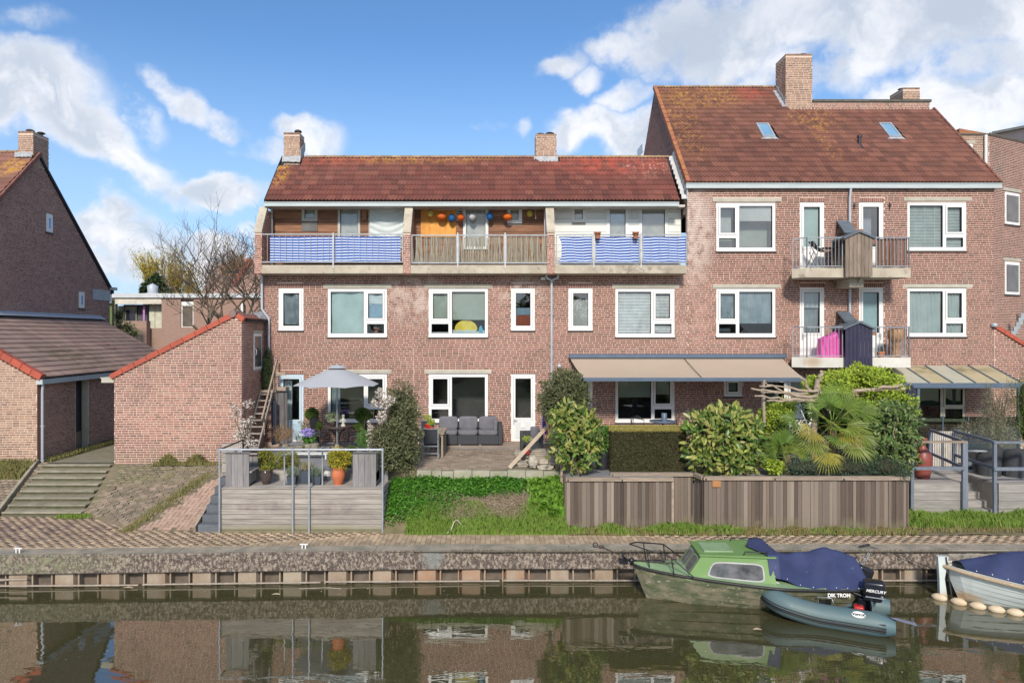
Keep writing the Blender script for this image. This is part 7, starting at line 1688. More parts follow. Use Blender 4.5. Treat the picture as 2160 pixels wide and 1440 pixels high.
m_ylw = leafmat('yellow_flower', [(.62, .50, .03), (.75, .60, .05), (.45, .45, .06)], .4)
m_yg = leafmat('golden_shrub_leaf', [(.24, .27, .04), (.40, .36, .05), (.16, .20, .03)], .3)
m_bloss = leafmat('white_blossom', [(.78, .72, .64), (.85, .82, .78), (.66, .52, .46)], .35, rnd=.1)
m_conif = leafmat('dark_conifer', [(.025, .05, .02), (.045, .08, .03), (.07, .11, .04)], .1)
m_brownf = leafmat('dried_fern', [(.30, .17, .08), (.38, .25, .12), (.20, .12, .06)], .2)
def bush(name, label, cat, base, blobs, n, L, W, mat, seed=0, trunk=True, group=None, **kw):
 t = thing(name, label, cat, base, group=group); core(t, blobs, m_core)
 if trunk:
  mb = MB(); rq = random.Random(seed)
  for k in range(4):
   b = rq.choice(blobs); mb.tube([base, (base[0] + (b[0] - base[0]) * .3 + rq.uniform(-.05, .05), base[1], base[2] + (b[2] - base[2]) * .5), (b[0] + rq.uniform(-.5, .5) * b[3], b[1] - .3 * b[4], b[2] + .4 * b[5])], [.03, .022, .008], 6)
  mb.build('stem', m_bark, t)
 foliage('leaves', t, blobs, n, L, W, mat, seed, **kw); return t
def B(px, py, Y, rpx, rpy, ry=None):
 s = Y / F; return (X(px, Y), Y, Z(py, Y), rpx * s, ry if ry else rpx * s * .9, rpy * s)
bl = [B(845, 850, 19.6, 32, 42), B(845, 905, 19.4, 44, 50), B(825, 950, 19.0, 40, 46), B(862, 960, 19.3, 22, 40), B(812, 935, 18.9, 28, 40), B(860, 870, 19.7, 22, 40)]
bush('evergreen_shrub', 'big dull green evergreen shrub between the timber deck and the middle terrace', 'shrub', (X(850, 19.3), 19.3, .9), bl, 15000, .075, .03, m_olive, 1, droop=.3)
bl = [B(1190, 825, 20.4, 46, 38), B(1215, 850, 20.3, 32, 40), B(1160, 850, 20.4, 26, 36), B(1195, 800, 20.5, 30, 20), B(1228, 880, 20.4, 16, 26)]
t = bush('round_tree', 'small round-headed olive green tree left of the beige awning', 'tree', (X(1165, 20.4), 20.4, 1.4), bl, 11000, .085, .03, m_olive, 2, trunk=False)
mb = MB(); mb.tube([(X(1165, 20.4), 20.4, 1.4), (X(1160, 20.4), 20.4, 2.2), (X(1172, 20.4), 20.4, 3.1)], [.06, .05, .03], 8); mb.tube([(X(1160, 20.4), 20.4, 2.2), (X(1145, 20.4), 20.4, 3.0)], [.03, .015], 6); mb.build('trunk', m_bark, t)
LT = (np.array([(0, 0, 0), (.22, .35, .06), (.0, .4, 0), (-.22, .35, .06), (.17, .75, .03), (-.17, .75, .03), (0, 1, -.08)]), np.array([(0, 1, 2, 2), (0, 2, 3, 3), (1, 4, 6, 2), (2, 6, 5, 3)]))
LT = (LT[0], np.array([(0, 1, 4, 6), (0, 6, 5, 3)]))
LT = (np.array([(0, 0, 0), (.20, .3, .05), (.19, .68, .02), (0, 1, -.10), (-.19, .68, .02), (-.20, .3, .05), (0, .5, -.02)]), np.array([(0, 1, 2, 6), (6, 2, 3, 3), (0, 6, 4, 5), (6, 3, 4, 4)]))
LT = (np.array([(0, 0, 0), (.20, .3, .05), (.17, .7, .02), (0, 1, -.10), (-.17, .7, .02), (-.20, .3, .05), (0, .62, -.03)]), np.array([(0, 1, 2, 6), (0, 6, 4, 5), (6, 2, 3, 4)]))
def laurel(label, base, blobs, n, seed, size=.20, lim=200, mat=None):
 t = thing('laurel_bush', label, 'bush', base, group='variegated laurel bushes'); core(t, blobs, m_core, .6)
 C, d = shell(blobs, n, .62, .27, seed); rq = np.random.default_rng(seed); M = []
 for c, dd in zip(C, d):
  D = unit(dd * .45 + np.array((0, 0, .15 + .5 * rq.random())) + rq.normal(size=3) * .55);
  if rq.random() < .35: D[2] = -abs(D[2]) * .8
  Nn = unit(dd + np.array((0, -.5, .4)) + rq.normal(size=3) * .35); S = unit(np.cross(D, Nn)); Nn = np.cross(S, D); s = size * rq.uniform(.6, 1.25)
  M.append(aff(c, S * s * .95, D * s, Nn * s))
 pieces('leaf', LT, M, mat or m_laurel, t, limit=lim)
 mb = MB(); r_ = random.Random(seed)
 for k in range(7):
  b = r_.choice(blobs); mb.tube([(base[0] + r_.uniform(-.3, .3), base[1] - .1, base[2]), (b[0] + r_.uniform(-.4, .4) * b[3], b[1] - .75 * b[4], b[2] - .2 * b[5]), (b[0] + r_.uniform(-.7, .7) * b[3], b[1] - .6 * b[4], b[2] + .5 * b[5])], [.022, .016, .006], 5)
 mb.build('stem', pm('pale_bark', (.32, .27, .19), (.24, .2, .14), 8, rough=.9), t); return t
laurel('tall variegated laurel bush left of the potted shrub and hedge', (X(1215, 18.75), 18.75, 1.4), [B(1208, 900, 18.8, 42, 46), B(1218, 950, 18.7, 44, 44), B(1195, 880, 18.8, 30, 26), B(1240, 915, 18.8, 24, 40)], 2100, 3)
laurel('wide variegated laurel bush right of the clipped hedge', (X(1520, 18.85), 18.85, 1.4), [B(1500, 910, 18.8, 50, 42), B(1560, 915, 18.9, 40, 42), B(1490, 960, 18.7, 34, 40), B(1545, 965, 18.8, 46, 34), B(1530, 885, 18.8, 50, 22), B(1590, 950, 19.0, 22, 42)], 3200, 4, .22, 250)
laurel('green euonymus bush with pale leaf edges beside the red vase', (X(1890, 18.9), 18.9, 1.4), [B(1880, 900, 19.1, 44, 46), B(1905, 945, 18.9, 28, 50), B(1870, 960, 18.8, 34, 44), B(1895, 870, 19.2, 30, 24), B(1912, 900, 19, 20, 40)], 3600, 5, .15, 150, leafmat('euonymus_leaf', [(.06, .12, .03), (.12, .20, .05), (.30, .34, .14), (.08, .15, .04)], rough=.35))
hd = thing('clipped_hedge', 'box-shaped clipped brown-green hedge with golden top below the right window', 'hedge', (X(1370, 19.4), 19.4, 1.38))
hx0, hx1, hy0, hy1, hz0, hz1 = X(1290, 19.0), X(1453, 19.0), 19.05, 20.05, 1.38, 2.52
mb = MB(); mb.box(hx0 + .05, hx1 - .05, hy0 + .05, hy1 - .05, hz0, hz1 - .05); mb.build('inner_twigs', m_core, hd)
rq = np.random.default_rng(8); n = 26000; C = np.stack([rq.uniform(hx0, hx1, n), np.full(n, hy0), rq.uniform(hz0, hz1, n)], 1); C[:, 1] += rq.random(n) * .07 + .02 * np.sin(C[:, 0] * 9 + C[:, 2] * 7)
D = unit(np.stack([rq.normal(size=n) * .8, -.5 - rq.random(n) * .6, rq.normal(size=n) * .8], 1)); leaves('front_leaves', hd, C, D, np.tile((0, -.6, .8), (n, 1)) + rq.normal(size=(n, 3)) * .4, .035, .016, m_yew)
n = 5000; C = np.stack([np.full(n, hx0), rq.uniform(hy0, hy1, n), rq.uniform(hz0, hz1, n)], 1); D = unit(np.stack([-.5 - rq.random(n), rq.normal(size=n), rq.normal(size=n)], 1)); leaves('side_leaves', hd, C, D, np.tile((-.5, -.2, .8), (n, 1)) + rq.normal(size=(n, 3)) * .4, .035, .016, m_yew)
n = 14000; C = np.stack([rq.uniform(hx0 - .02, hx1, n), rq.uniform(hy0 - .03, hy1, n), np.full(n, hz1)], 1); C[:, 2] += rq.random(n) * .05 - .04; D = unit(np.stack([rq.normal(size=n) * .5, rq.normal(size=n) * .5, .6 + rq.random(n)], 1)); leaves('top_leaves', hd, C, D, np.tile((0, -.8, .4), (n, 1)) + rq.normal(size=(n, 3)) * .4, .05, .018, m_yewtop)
t = thing('potted_shrub', 'green leafy shrub in a tall black tub between laurel and hedge', 'shrub', (X(1270, 19.5), 19.5, 1.37))
mb = MB(); mb.lathe([(.17, 0), (.21, .48), (.22, .5), (.2, .5), (.19, .46), (0, .45)], (X(1270, 19.5), 19.5, 1.37), 18); mb.build('pot', m_dark, t)
bl = [B(1268, 925, 19.5, 22, 26)]; core(t, bl, m_core); foliage('leaves', t, bl, 1600, .07, .035, leafmat('fresh_green_leaf', [(.06, .16, .03), (.12, .26, .05), (.18, .34, .08)]), 6)
def frond(parent, hub, tipdir, Lp, Rf, mat, seed, spread=105, nf=26, droop=.3):
 rq = np.random.default_rng(seed); hub = np.array(hub); t = unit(np.array(tipdir, float)); o = hub + t * Lp + np.array((0, 0, -droop * Lp * .3))
 mb = MB(); mb.tube([hub, hub + t * Lp * .5, o], [.018, .013, .009], 5)
 up = np.array((0, -.55, .75)); S = unit(np.cross(t, up)); Nn = np.cross(S, t)
 for k in range(nf):
  a = R(-spread + 2 * spread * k / (nf - 1)); d = t * math.cos(a) + S * math.sin(a); L = Rf * (1 - .18 * abs(a) / 2) * rq.uniform(.92, 1.05)
  side = unit(np.cross(d, Nn)); w_ = Rf * .03; dr = rq.uniform(.06, .2) + droop * .35
  p0 = o; p1 = o + d * L * .6 - np.array((0, 0, L * dr * .3)); p2 = o + d * L - np.array((0, 0, L * dr))
  mb.add([p0 + Nn * .0, p1 + side * w_, p1 + Nn * w_ * .7, p1 - side * w_, p2], [(0, 1, 2), (0, 2, 3), (1, 4, 2), (2, 4, 3)])
 return mb.build('frond', mat, parent)
def palm(label, hub, base, spec, seed):
 t = thing('fan_palm', label, 'palm', base); mb = MB(); rr_ = random.Random(seed)
 mb.lathe([(.13, 0), (.11, .3), (.12, hub[2] - base[2] - .1), (.07, hub[2] - base[2] + .1)], base, 10, False); mb.build('trunk', pm('fibrous_trunk', (.22, .16, .09), (.12, .085, .05), 14, rough=1, bump=.9), t)
 for k, (px, py, Yt, Rf, yel) in enumerate(spec):
  Rf *= .84; tip = np.array(P(px, py, Yt)); v = tip - np.array(hub); L = np.linalg.norm(v); Lp = max(.2, L - Rf * .7); frond(t, hub, v / L, Lp, Rf, m_palmy if yel else m_palm, seed * 50 + k, droop=.3 if yel else .03)
Yp = 19.0
palm('large fan palm with yellowing lower fronds in front of the driftwood pergola', (X(1755, Yp), Yp, Z(895, Yp)), (X(1755, Yp), Yp, 1.37),
     [(1745, 820, 19.2, .75, 0), (1800, 830, 19.1, .8, 0), (1845, 850, 19.0, .8, 0), (1700, 850, 19.0, .7, 0), (1830, 895, 18.6, .8, 0), (1650, 880, 18.9, .6, 0), (1690, 905, 18.5, .75, 1), (1780, 880, 18.3, .6, 0),
      (1700, 945, 18.5, .7, 0), (1740, 975, 18.3, .72, 1), (1810, 925, 18.4, .75, 1), (1835, 960, 18.4, .8, 0), (1780, 940, 18.3, .6, 0), (1850, 925, 18.7, .7, 0), (1770, 800, 19.6, .7, 0), (1742, 880, 18.25, .55, 0), (1772, 905, 18.2, .5, 0), (1760, 850, 18.4, .6, 0), (1725, 865, 18.4, .6, 0), (1795, 865, 18.4, .6, 0)], 1)
palm('smaller upright fan palm left of the large palm', (X(1660, 18.8), 18.8, Z(965, 18.8)), (X(1660, 18.8), 18.8, 1.37),
     [(1655, 905, 18.8, .62, 0), (1630, 915, 18.8, .6, 0), (1685, 910, 18.8, .6, 0), (1612, 935, 18.7, .55, 0), (1700, 935, 18.7, .55, 0), (1645, 930, 18.5, .6, 0), (1670, 935, 18.5, .55, 0), (1605, 960, 18.7, .5, 0), (1715, 960, 18.7, .5, 0), (1660, 900, 19.0, .55, 0)], 2)
dw = thing('driftwood_pergola', 'pergola of twisted grey driftwood branches above the palms', 'pergola', (X(1715, 19.6), 19.6, 1.37))
m_drift = pm('driftwood', (.42, .34, .26), (.28, .22, .17), 6, stretch=(1, 1, 3), rough=.9, bump=.5); rr_ = random.Random(4)
def drift(p, q, r0, r1, n=7, wob=.05, nm='branch'):
 mb = MB(); p = Vector(p); q = Vector(q); pts = [p.lerp(q, i / n) + Vector((rr_.uniform(-wob, wob), rr_.uniform(-wob, wob), rr_.uniform(-wob, wob))) for i in range(n + 1)]
 mb.tube(pts, [r0 + (r1 - r0) * i / n + rr_.uniform(-.006, .006) for i in range(n + 1)], 8); mb.build(nm, m_drift, dw)
Yd = 19.6
drift((X(1715, Yd), Yd, 1.37), P(1722, 800, Yd), .10, .07, 8, .04, 'post'); drift(P(1722, 835, Yd), P(1690, 795, Yd - .1), .06, .03); drift(P(1724, 820, Yd), P(1735, 780, Yd), .07, .05)
drift(P(1612, 900, Yd), P(1612, 800, Yd), .05, .04, 5, .02, 'post')
for (a, b, r0, r1) in (((1722, 838), (1584, 820), .05, .02), ((1745, 850), (1590, 835), .05, .02), ((1730, 826), (1600, 812), .035, .02), ((1740, 845), (1620, 845), .045, .025), ((1705, 832), (1606, 826), .03, .02), ((1735, 850), (1752, 870), .05, .02), ((1680, 842), (1615, 806), .03, .015)):
 drift(P(*a, Yd - .15), P(*b, Yd - .25), r0, r1, 9, .035)
drift(P(1730, 830, Yd), P(1912, 820, Yd), .055, .05, 10, .04); drift(P(1820, 822, Yd), P(1905, 812, Yd - .1), .04, .045, 6, .03)
mb = MB(); mb.tube([P(1690, 865, 19.2), P(1705, 900, 19.1), (X(1712, 19), 19.0, 1.4)], [.012, .02, .02], 6); mb.build('branch', m_white, dw)
bl = [B(1760, 808, 20.0, 45, 22), B(1820, 792, 20.1, 50, 20), B(1870, 812, 20.0, 36, 24), B(1715, 820, 20.2, 22, 22), B(1850, 840, 19.9, 40, 26), B(1900, 860, 19.8, 30, 30)]
bush('climbing_vine', 'lime green climbing vine over the driftwood pergola below the navy cabinet', 'climber', (X(1830, 20), 20.0, 1.37), bl, 9000, .085, .06, m_lime, 9, inner=.35)
bl = [B(1635, 880, 19.9, 34, 26), B(1610, 905, 19.8, 22, 30), B(1655, 860, 20.2, 22, 18)]
bush('climbing_vine', 'lime green leafy shrub below the left end of the driftwood pergola', 'climber', (X(1625, 19.9), 19.9, 1.37), bl, 3600, .075, .055, m_lime, 10, inner=.3)
bl = [B(1700, 985, 18.5, 60, 18, .3), B(1790, 985, 18.45, 70, 20, .3), B(1870, 985, 18.4, 45, 26, .3), B(1900, 1000, 18.2, 22, 14, .2)]
bush('juniper', 'dark blue-green creeping juniper spilling over the long board fence', 'ground cover shrub', (X(1790, 18.5), 18.5, 1.37), bl, 9000, .06, .014, m_jun, 11, trunk=False, inner=.2, jit=1.0)
bl = [B(1632, 985, 18.5, 18, 13), B(1800, 955, 18.6, 20, 14)]
bush('hydrangea', 'low lime green hydrangea leaves at the foot of the smaller palm', 'shrub', (X(1632, 18.5), 18.5, 1.37), bl[:1], 500, .08, .06, m_lime, 12, trunk=False)
bl = [B(1660, 850, 20.6, 80, 50), B(1860, 900, 20.2, 60, 60), B(1760, 880, 20.6, 60, 60), B(1640, 930, 19.8, 50, 45)]
bush('dark_evergreen', 'dark evergreen mass filling the space behind the palms', 'shrub', (X(1760, 20.4), 20.4, 1.37), bl[1:], 9000, .09, .045, leafmat('deep_green_leaf', [(.025, .05, .015), (.05, .09, .03), (.09, .15, .05)]), 13)
t = thing('olive_tree', 'silvery olive tree in front of the canopy at the right', 'tree', (X(2105, 20.9), 20.9, Z4))
bl = [B(2090, 880, 20.9, 26, 48), B(2125, 870, 20.9, 24, 56), B(2105, 915, 20.7, 36, 24), B(2086, 830, 20.9, 10, 26), B(2128, 825, 20.9, 10, 26)]
mb = MB(); bx = X(2105, 20.9); mb.tube([(bx, 20.9, Z4), (bx, 20.9, 2.0), (X(2092, 20.9), 20.9, 3.3)], [.05, .04, .01], 7); mb.tube([(bx, 20.9, 1.9), (X(2125, 20.9), 20.9, 3.4)], [.035, .01], 6)
for k in range(26):
 px = random.uniform(2072, 2142); mb.tube([(bx + random.uniform(-.1, .1), 20.9, 2.1 + random.random()), (X(px, 20.8), 20.8, Z(random.uniform(815, 890), 20.8))], [.012, .004], 4)
mb.build('trunk', m_bark, t); foliage('leaves', t, bl, 7000, .055, .014, m_silver, 14, inner=.15, up=.8)
bl = [B(2162, 845, 20.6, 18, 60), B(2165, 900, 20.6, 18, 50)]
bush('conifer', 'bright green conifer cut off by the right picture edge', 'conifer', (X(2165, 20.6), 20.6, Z4), bl, 4000, .06, .015, leafmat('fresh_conifer', [(.07, .13, .02), (.14, .22, .03), (.22, .28, .06)]), 15, inner=.3)
t = thing('flower_tub', 'grey-green spiky plant with orange blooms by the neighbour railing', 'plant', (X(2042, 21.5), 21.5, Z4))
mb = MB(); mb.lathe([(.14, 0), (.18, .3), (0, .3)], (X(2042, 21.5), 21.5, Z4), 12); mb.build('pot', m_bluepot, t)
foliage('leaves', t, [B(2045, 905, 21.5, 20, 14)], 260, .16, .025, m_silver, 16, inner=.1); foliage('blooms', t, [B(2045, 897, 21.5, 8, 5)], 14, .05, .04, pm('orange_bloom', (.7, .2, .05)), 17)
def ball(parent, px, py, Y, rpx, rpy, n, mat, seed, L=.035, W=.018, nm='foliage', **kw):
 b = [B(px, py, Y, rpx, rpy)]; core(parent, b, m_core, .9); foliage(nm, parent, b, n, L, W, mat, seed, inner=.9, lump=.03, **kw)
t = POTS['top1']; ball(t, 658, 873, 22.9, 13.5, 12.5, 2600, m_topi, 20); ball(t, 670, 897, 22.9, 10, 9, 1300, m_topi, 21)
mb = MB(); mb.tube([(X(661, 22.9), 22.9, 1.9), (X(658, 22.9), 22.9, Z(880, 22.9))], .02, 6); mb.build('stem', m_bark, t); foliage('pale_leaves', t, [B(648, 900, 22.8, 14, 12)], 300, .08, .03, m_silver, 22, inner=.2)
t = POTS['top2']; ball(t, 765, 875, 22.7, 16.5, 15, 3400, m_topi, 23); ball(t, 761, 901, 22.7, 15, 10, 1900, m_topi, 24)
mb = MB(); mb.tube([(X(765, 22.7), 22.7, 1.8), (X(764, 22.7), 22.7, Z(880, 22.7))], .02, 6); mb.build('stem', m_bark, t)
t = thing('dwarf_conifer', 'feathery green dwarf conifer below the two-tier topiary', 'conifer', (X(766, 21.6), 21.6, 1.45)); foliage('leaves', t, [B(766, 928, 21.6, 13, 20)], 2600, .07, .010, leafmat('feathery_green', [(.10, .20, .05), (.18, .32, .09)]), 25, inner=.1, up=1.6)
def tuft(parent, x, y, z, n, h, r, mat, seed, w=.006, nm='grass_tuft', lean=.55):
 rq = np.random.default_rng(seed); a = rq.uniform(0, 2 * PI, n); C = np.stack([x + rq.normal(0, r * .3, n), y + rq.normal(0, r * .3, n), np.full(n, z)], 1)
 D = np.stack([np.cos(a) * lean * rq.random(n), np.sin(a) * lean * rq.random(n), np.ones(n)], 1); return leaves(nm, parent, C, D, np.stack([np.cos(a), np.sin(a), np.zeros(n) + .3], 1), h * rq.uniform(.6, 1.1, n), w * 2, mat, fold=.1)
m_bg = leafmat('blue_fescue', [(.22, .28, .20), (.32, .37, .28), (.16, .22, .15)], .2)
for k, (px, Y, z) in {'sq1': (617, 18.4, 1.41), 'sq2': (646, 18.55, 1.53), 'sq3': (669, 18.4, 1.41)}.items(): tuft(POTS[k], X(px, Y), Y, z, 500, .26, .2, m_bg if k != 'sq2' else leafmat('pale_dry_tuft', [(.50, .46, .28), (.40, .36, .20)], .2), 30 + len(k) + px, lean=1.1)
foliage('leaves', POTS['bowl'], [B(562, 988, 18.45, 14, 6)], 700, .035, .02, m_yg, 31, inner=.2)
t = POTS['urn']; foliage('leaves', t, [B(716, 968, 18.45, 21, 20)], 1500, .05, .022, m_yg, 32, inner=.5); foliage('yellow_blooms', t, [B(716, 966, 18.4, 23, 21)], 1500, .032, .026, m_ylw, 33, inner=.8)
def gshrub(label, px, py, Y, rx, ry, mat, seed, n=2600, L=.04):
 z0 = 1.45 if Y > 18.95 else 1.18; b = [B(px, py, Y, rx, ry)]; t = thing('garden_shrub', label, 'shrub', (X(px, Y), Y, z0)); core(t, b, m_core);
 mb = MB(); mb.tube([(X(px, Y), Y, z0), (X(px, Y), Y, Z(py, Y))], .02, 5); mb.build('stem', m_bark, t); foliage('leaves', t, b, n, L, L * .5, mat, seed, inner=.75, lump=.08)
gshrub('round golden green shrub ball behind the blue planters', 604, 972, 19.3, 27, 21, m_yg, 34)
gshrub('loose yellow-green shrub behind the dark bowl', 560, 968, 19.25, 16, 22, m_yg, 35, 1300, .06)
gshrub('low bright green cushion shrub right of the loose yellow one', 567, 985, 19.1, 12, 8, m_topi, 36, 900, .03)
gshrub('dark green round box ball behind the orange urn', 718, 970, 19.35, 25, 24, m_topi, 37)
gshrub('small green shrub behind the rail near the dwarf conifer', 742, 948, 20.6, 9, 7, m_topi, 38, 700)
t = POTS['hyd']; foliage('leaves', t, [B(650, 924, 21.4, 10, 8)], 220, .08, .06, m_fern, 39, inner=.3); foliage('flower_head', t, [B(649, 912, 21.35, 11, 7)], 900, .04, .035, leafmat('violet_petal', [(.22, .16, .62), (.45, .38, .80), (.70, .66, .90)], .3), 40, inner=.8)
foliage('twigs', POTS['st0'], [B(615, 915, 21.4, 14, 14)], 240, .12, .008, m_brownf, 41, inner=.1, up=.9); foliage('leaves', POTS['st1'], [B(632, 925, 21.3, 10, 7)], 200, .05, .02, m_olive, 42, inner=.2)
foliage('fern', POTS['st3'], [B(596, 912, 21.9, 22, 16)], 1300, .10, .008, m_brownf, 43, inner=.2, droop=.9); foliage('succulent', POTS['tabp'], [B(702, 879, 22.2, 14, 10)], 380, .07, .035, leafmat('pale_succulent', [(.28, .36, .20), (.40, .46, .28)], .2), 44, inner=.3)
for k, (px, Y, py) in enumerate(((910, 21.6, 891), (902, 22.4, 880), (1111, 21.6, 925))): foliage('leaves', POTS['red%d' % k], [B(px, py, Y, 8, 5.5)], 160, .05, .035, m_lime, 45 + k, inner=.3)
t = thing('conifer', 'small dark conifer on the platform beside the downpipe', 'conifer', (X(563, 23.7), 23.7, 3.3)); foliage('leaves', t, [B(562, 795, 23.7, 11, 30), B(563, 765, 23.7, 7, 24), B(566, 745, 23.7, 3.5, 12)], 3200, .06, .018, m_conif, 50, inner=.3, up=.6)
mb = MB(); mb.tube([(X(563, 23.7), 23.7, 3.3), (X(563, 23.7), 23.7, 4.3)], .02, 5); mb.build('trunk', m_bark, t)
def blossom(label, base, pts, seed, Y):
 t = thing('blossom_shrub', label, 'blossom shrub', base); mb = MB(); r_ = random.Random(seed); bl = []
 for (px, py, rx, ry) in pts:
  c = B(px, py, Y, rx, ry); bl.append(c); mb.tube([base, (base[0] * .4 + c[0] * .6 + r_.uniform(-.06, .06), Y, base[2] * .4 + c[2] * .6), (c[0], Y, c[2] + c[5])], [.02, .012, .004], 5)
  for q in range(4): mb.tube([(c[0], Y, c[2]), (c[0] + r_.uniform(-1, 1) * c[3], Y + r_.uniform(-.1, .1), c[2] + r_.uniform(-1, 1) * c[5])], [.008, .003], 4)
 mb.build('stem', m_bark, t)
 foliage('blossoms', t, bl, 950, .055, .045, m_bloss, seed, inner=.1, lump=.25); foliage('leaves', t, bl, 350, .05, .02, leafmat('bronze_leaf', [(.16, .12, .05), (.12, .14, .05)]), seed + 1, inner=.1)
blossom('white blossom shrub in the planter box against the pink shed', (X(515, 20.1), 20.1, 1.98), [(520, 935, 22, 10), (508, 918, 20, 10), (515, 895, 14, 12), (498, 870, 14, 14), (524, 852, 10, 10), (530, 885, 8, 8), (489, 855, 5, 6)], 51, 20.1)
blossom('white blossom branches climbing the left side of the big evergreen shrub', (X(790, 18.9), 18.9, 1.2), [(800, 830, 8, 12), (812, 850, 16, 10), (805, 880, 10, 14), (780, 905, 6, 20), (783, 935, 6, 12), (790, 850, 6, 10), (825, 842, 8, 6)], 53, 18.9)
def blades(name, fn, n, h, w_, mat, seed, label=None, lean=.5, parent=None):
 rq = np.random.default_rng(seed); x, y, z, hf = fn(rq, n); n = len(x); a = rq.uniform(0, 2 * PI, n); H_ = h * hf * rq.uniform(.5, 1.2, n); lx = np.cos(a) * lean * rq.random(n); ly = np.sin(a) * lean * rq.random(n)
 sx_ = -np.sin(a) * w_ * .5; sy_ = np.cos(a) * w_ * .5; sx_, sy_ = np.where(rq.random(n) < .5, sx_, np.full(n, w_ * .5)), np.where(rq.random(n) < .5, sy_, 0)
 V = np.stack([np.stack([x - sx_, y - sy_, z], 1), np.stack([x + sx_, y + sy_, z], 1), np.stack([x + sx_ * .8 + lx * H_ * .35, y + sy_ * .8 + ly * H_ * .35, z + H_ * .6], 1), np.stack([x + lx * H_ * .95, y + ly * H_ * .95, z + H_ * (1 - .3 * lean)], 1), np.stack([x - sx_ * .8 + lx * H_ * .35, y - sy_ * .8 + ly * H_ * .35, z + H_ * .6], 1)], 1).reshape(-1, 3)
 Fc = np.arange(n * 5).reshape(-1, 5); o = np_mesh(name, V, Fc, mat, parent, rnd=rq.random(n), kind='stuff');
 if label: o['label'] = label; o['category'] = 'grass'
 return o
gzv = np.vectorize(gz)
def area(x0, x1, y0, y1, zf, dens=lambda x, y: np.ones_like(x), hf=lambda x, y: np.ones_like(x)):
 def f(rq, n):
  x = rq.uniform(x0, x1, n); y = rq.uniform(y0, y1, n); k = rq.random(n) < dens(x, y); x, y = x[k], y[k]; return x, y, zf(x, y), hf(x, y)
 return f
cl = lambda x, y: (.5 + .5 * np.sin(x * 2.7 + 1) * np.sin(y * 4 + x))
blades('grass', area(-2.35, 1.9, 17.75, 18.45, gzv, lambda x, y: np.clip(.25 + .9 * cl(x, y) - (y - 18.0) * 1.2, .04, 1), lambda x, y: .6 + .6 * cl(x * 1.3, y)), 34000, .19, .014, m_grass, 60, 'tall fresh green grass along the foot of the garden bank')
def bankleaf(rq, n, fn, zf=gzv):
 pass
def cover(name, label, xs, ys, dens, n, L, W, mat, seed, h=.12, zf=gzv):
 rq = np.random.default_rng(seed); x = rq.uniform(*xs, n); y = rq.uniform(*ys, n); k = rq.random(n) < dens(x, y); x, y = x[k], y[k]; m = len(x); z = zf(x, y) + rq.random(m) ** .7 * h
 D = unit(np.stack([rq.normal(size=m), rq.normal(size=m) - .4, rq.normal(size=m) * .4 + .2], 1)); Nn = np.tile((0, -.35, 1.0), (m, 1)) + rq.normal(size=(m, 3)) * .4
 o = leaves(name, None, np.stack([x, y, z], 1), D, Nn, L * rq.uniform(.6, 1.3, m), W, mat); o['label'] = label; o['category'] = 'ground cover'; return o
left = lambda x, y: np.clip((-.7 - x) * 1.2 + (y - 18.5) * 1.6, 0, 1) * np.clip((y - 17.95) * 3 - (x + 2.4) * .2, 0, 1)
cover('nettles', 'dense bright green nettle-like plants on the upper left of the garden bank', (-2.9, .3), (17.8, 19.15), left, 15000, .075, .05, m_fern, 61, .16)
cover('nettles', 'bright green ground plants below the concrete edging in the middle of the bank', (-1.0, 1.85), (18.65, 19.15), lambda x, y: .75 * cl(x * 1.5, y) + .2, 7000, .075, .045, m_fern, 62, .14)
def broad(rq, n):
 x = rq.uniform(.9, 1.86, n); y = rq.uniform(18.1, 19.1, n); k = rq.random(n) < np.clip((x - .7) * 1.5, 0, 1); x, y = x[k], y[k]; return x, y, gzv(x, y), np.ones_like(x)
blades('broad_leaved_plants', broad, 2600, .30, .045, m_brightg, 63, 'bright green strap-leaved plants at the right end of the garden bank', lean=.9)
cover('grass_litter', 'flattened straw-coloured dry grass across the middle of the garden bank', (-2.6, 1.5), (18.15, 18.75), lambda x, y: np.where(cl(x * .8 + 2, y) > .3, 1.0, .15), 16000, .14, .009, leafmat('straw', [(.46, .36, .25), (.34, .27, .18), (.52, .44, .34)], .1), 64, .07)
fl = lambda x, y: .12 * np.clip((y - 17.7) / 2, 0, 1)
spots = lambda x, y: np.clip(.10 + 1.0 * np.exp(-((x - 3.0) / .35) ** 2) + 1.1 * np.exp(-((x - 4.7) / .7) ** 2) + .5 * np.exp(-((x - 6.0) / .5) ** 2) + .25 * np.exp(-((x - 9) / .6) ** 2) + .5 * np.exp(-((x - 2.0) / .3) ** 2), 0, 1)
blades('grass', area(1.9, 11, 17.72, 18.05, fl, spots, lambda x, y: .5 + spots(x, y)), 15000, .20, .014, m_grass, 65, 'green grass clumps at the foot of the board fences')
blades('dry_grass', area(1.9, 11, 17.70, 18.05, fl, lambda x, y: .55 + .4 * np.sin(x * 5), lambda x, y: .7 + .5 * np.sin(x * 3) ** 2), 12000, .16, .012, m_gdry, 66, 'dry yellowish grass fringe at the foot of the long board fence')
blades('grass', area(10.9, 17, 18.1, 19.4, lambda x, y: .06 + 0 * x, lambda x, y: .25 + .75 * cl(x * 1.4, y * .4), lambda x, y: .7 + .6 * np.sin(x * 2) ** 2), 20000, .22, .016, m_grass, 67, 'green grass in front of the neighbour deck')
blades('dry_grass', area(10.9, 17, 17.8, 18.9, lambda x, y: .04 + 0 * x, lambda x, y: .6 + 0 * x), 6000, .13, .012, m_gdry, 68, 'dry grass between path and neighbour deck')
bz = np.vectorize(bank_z)
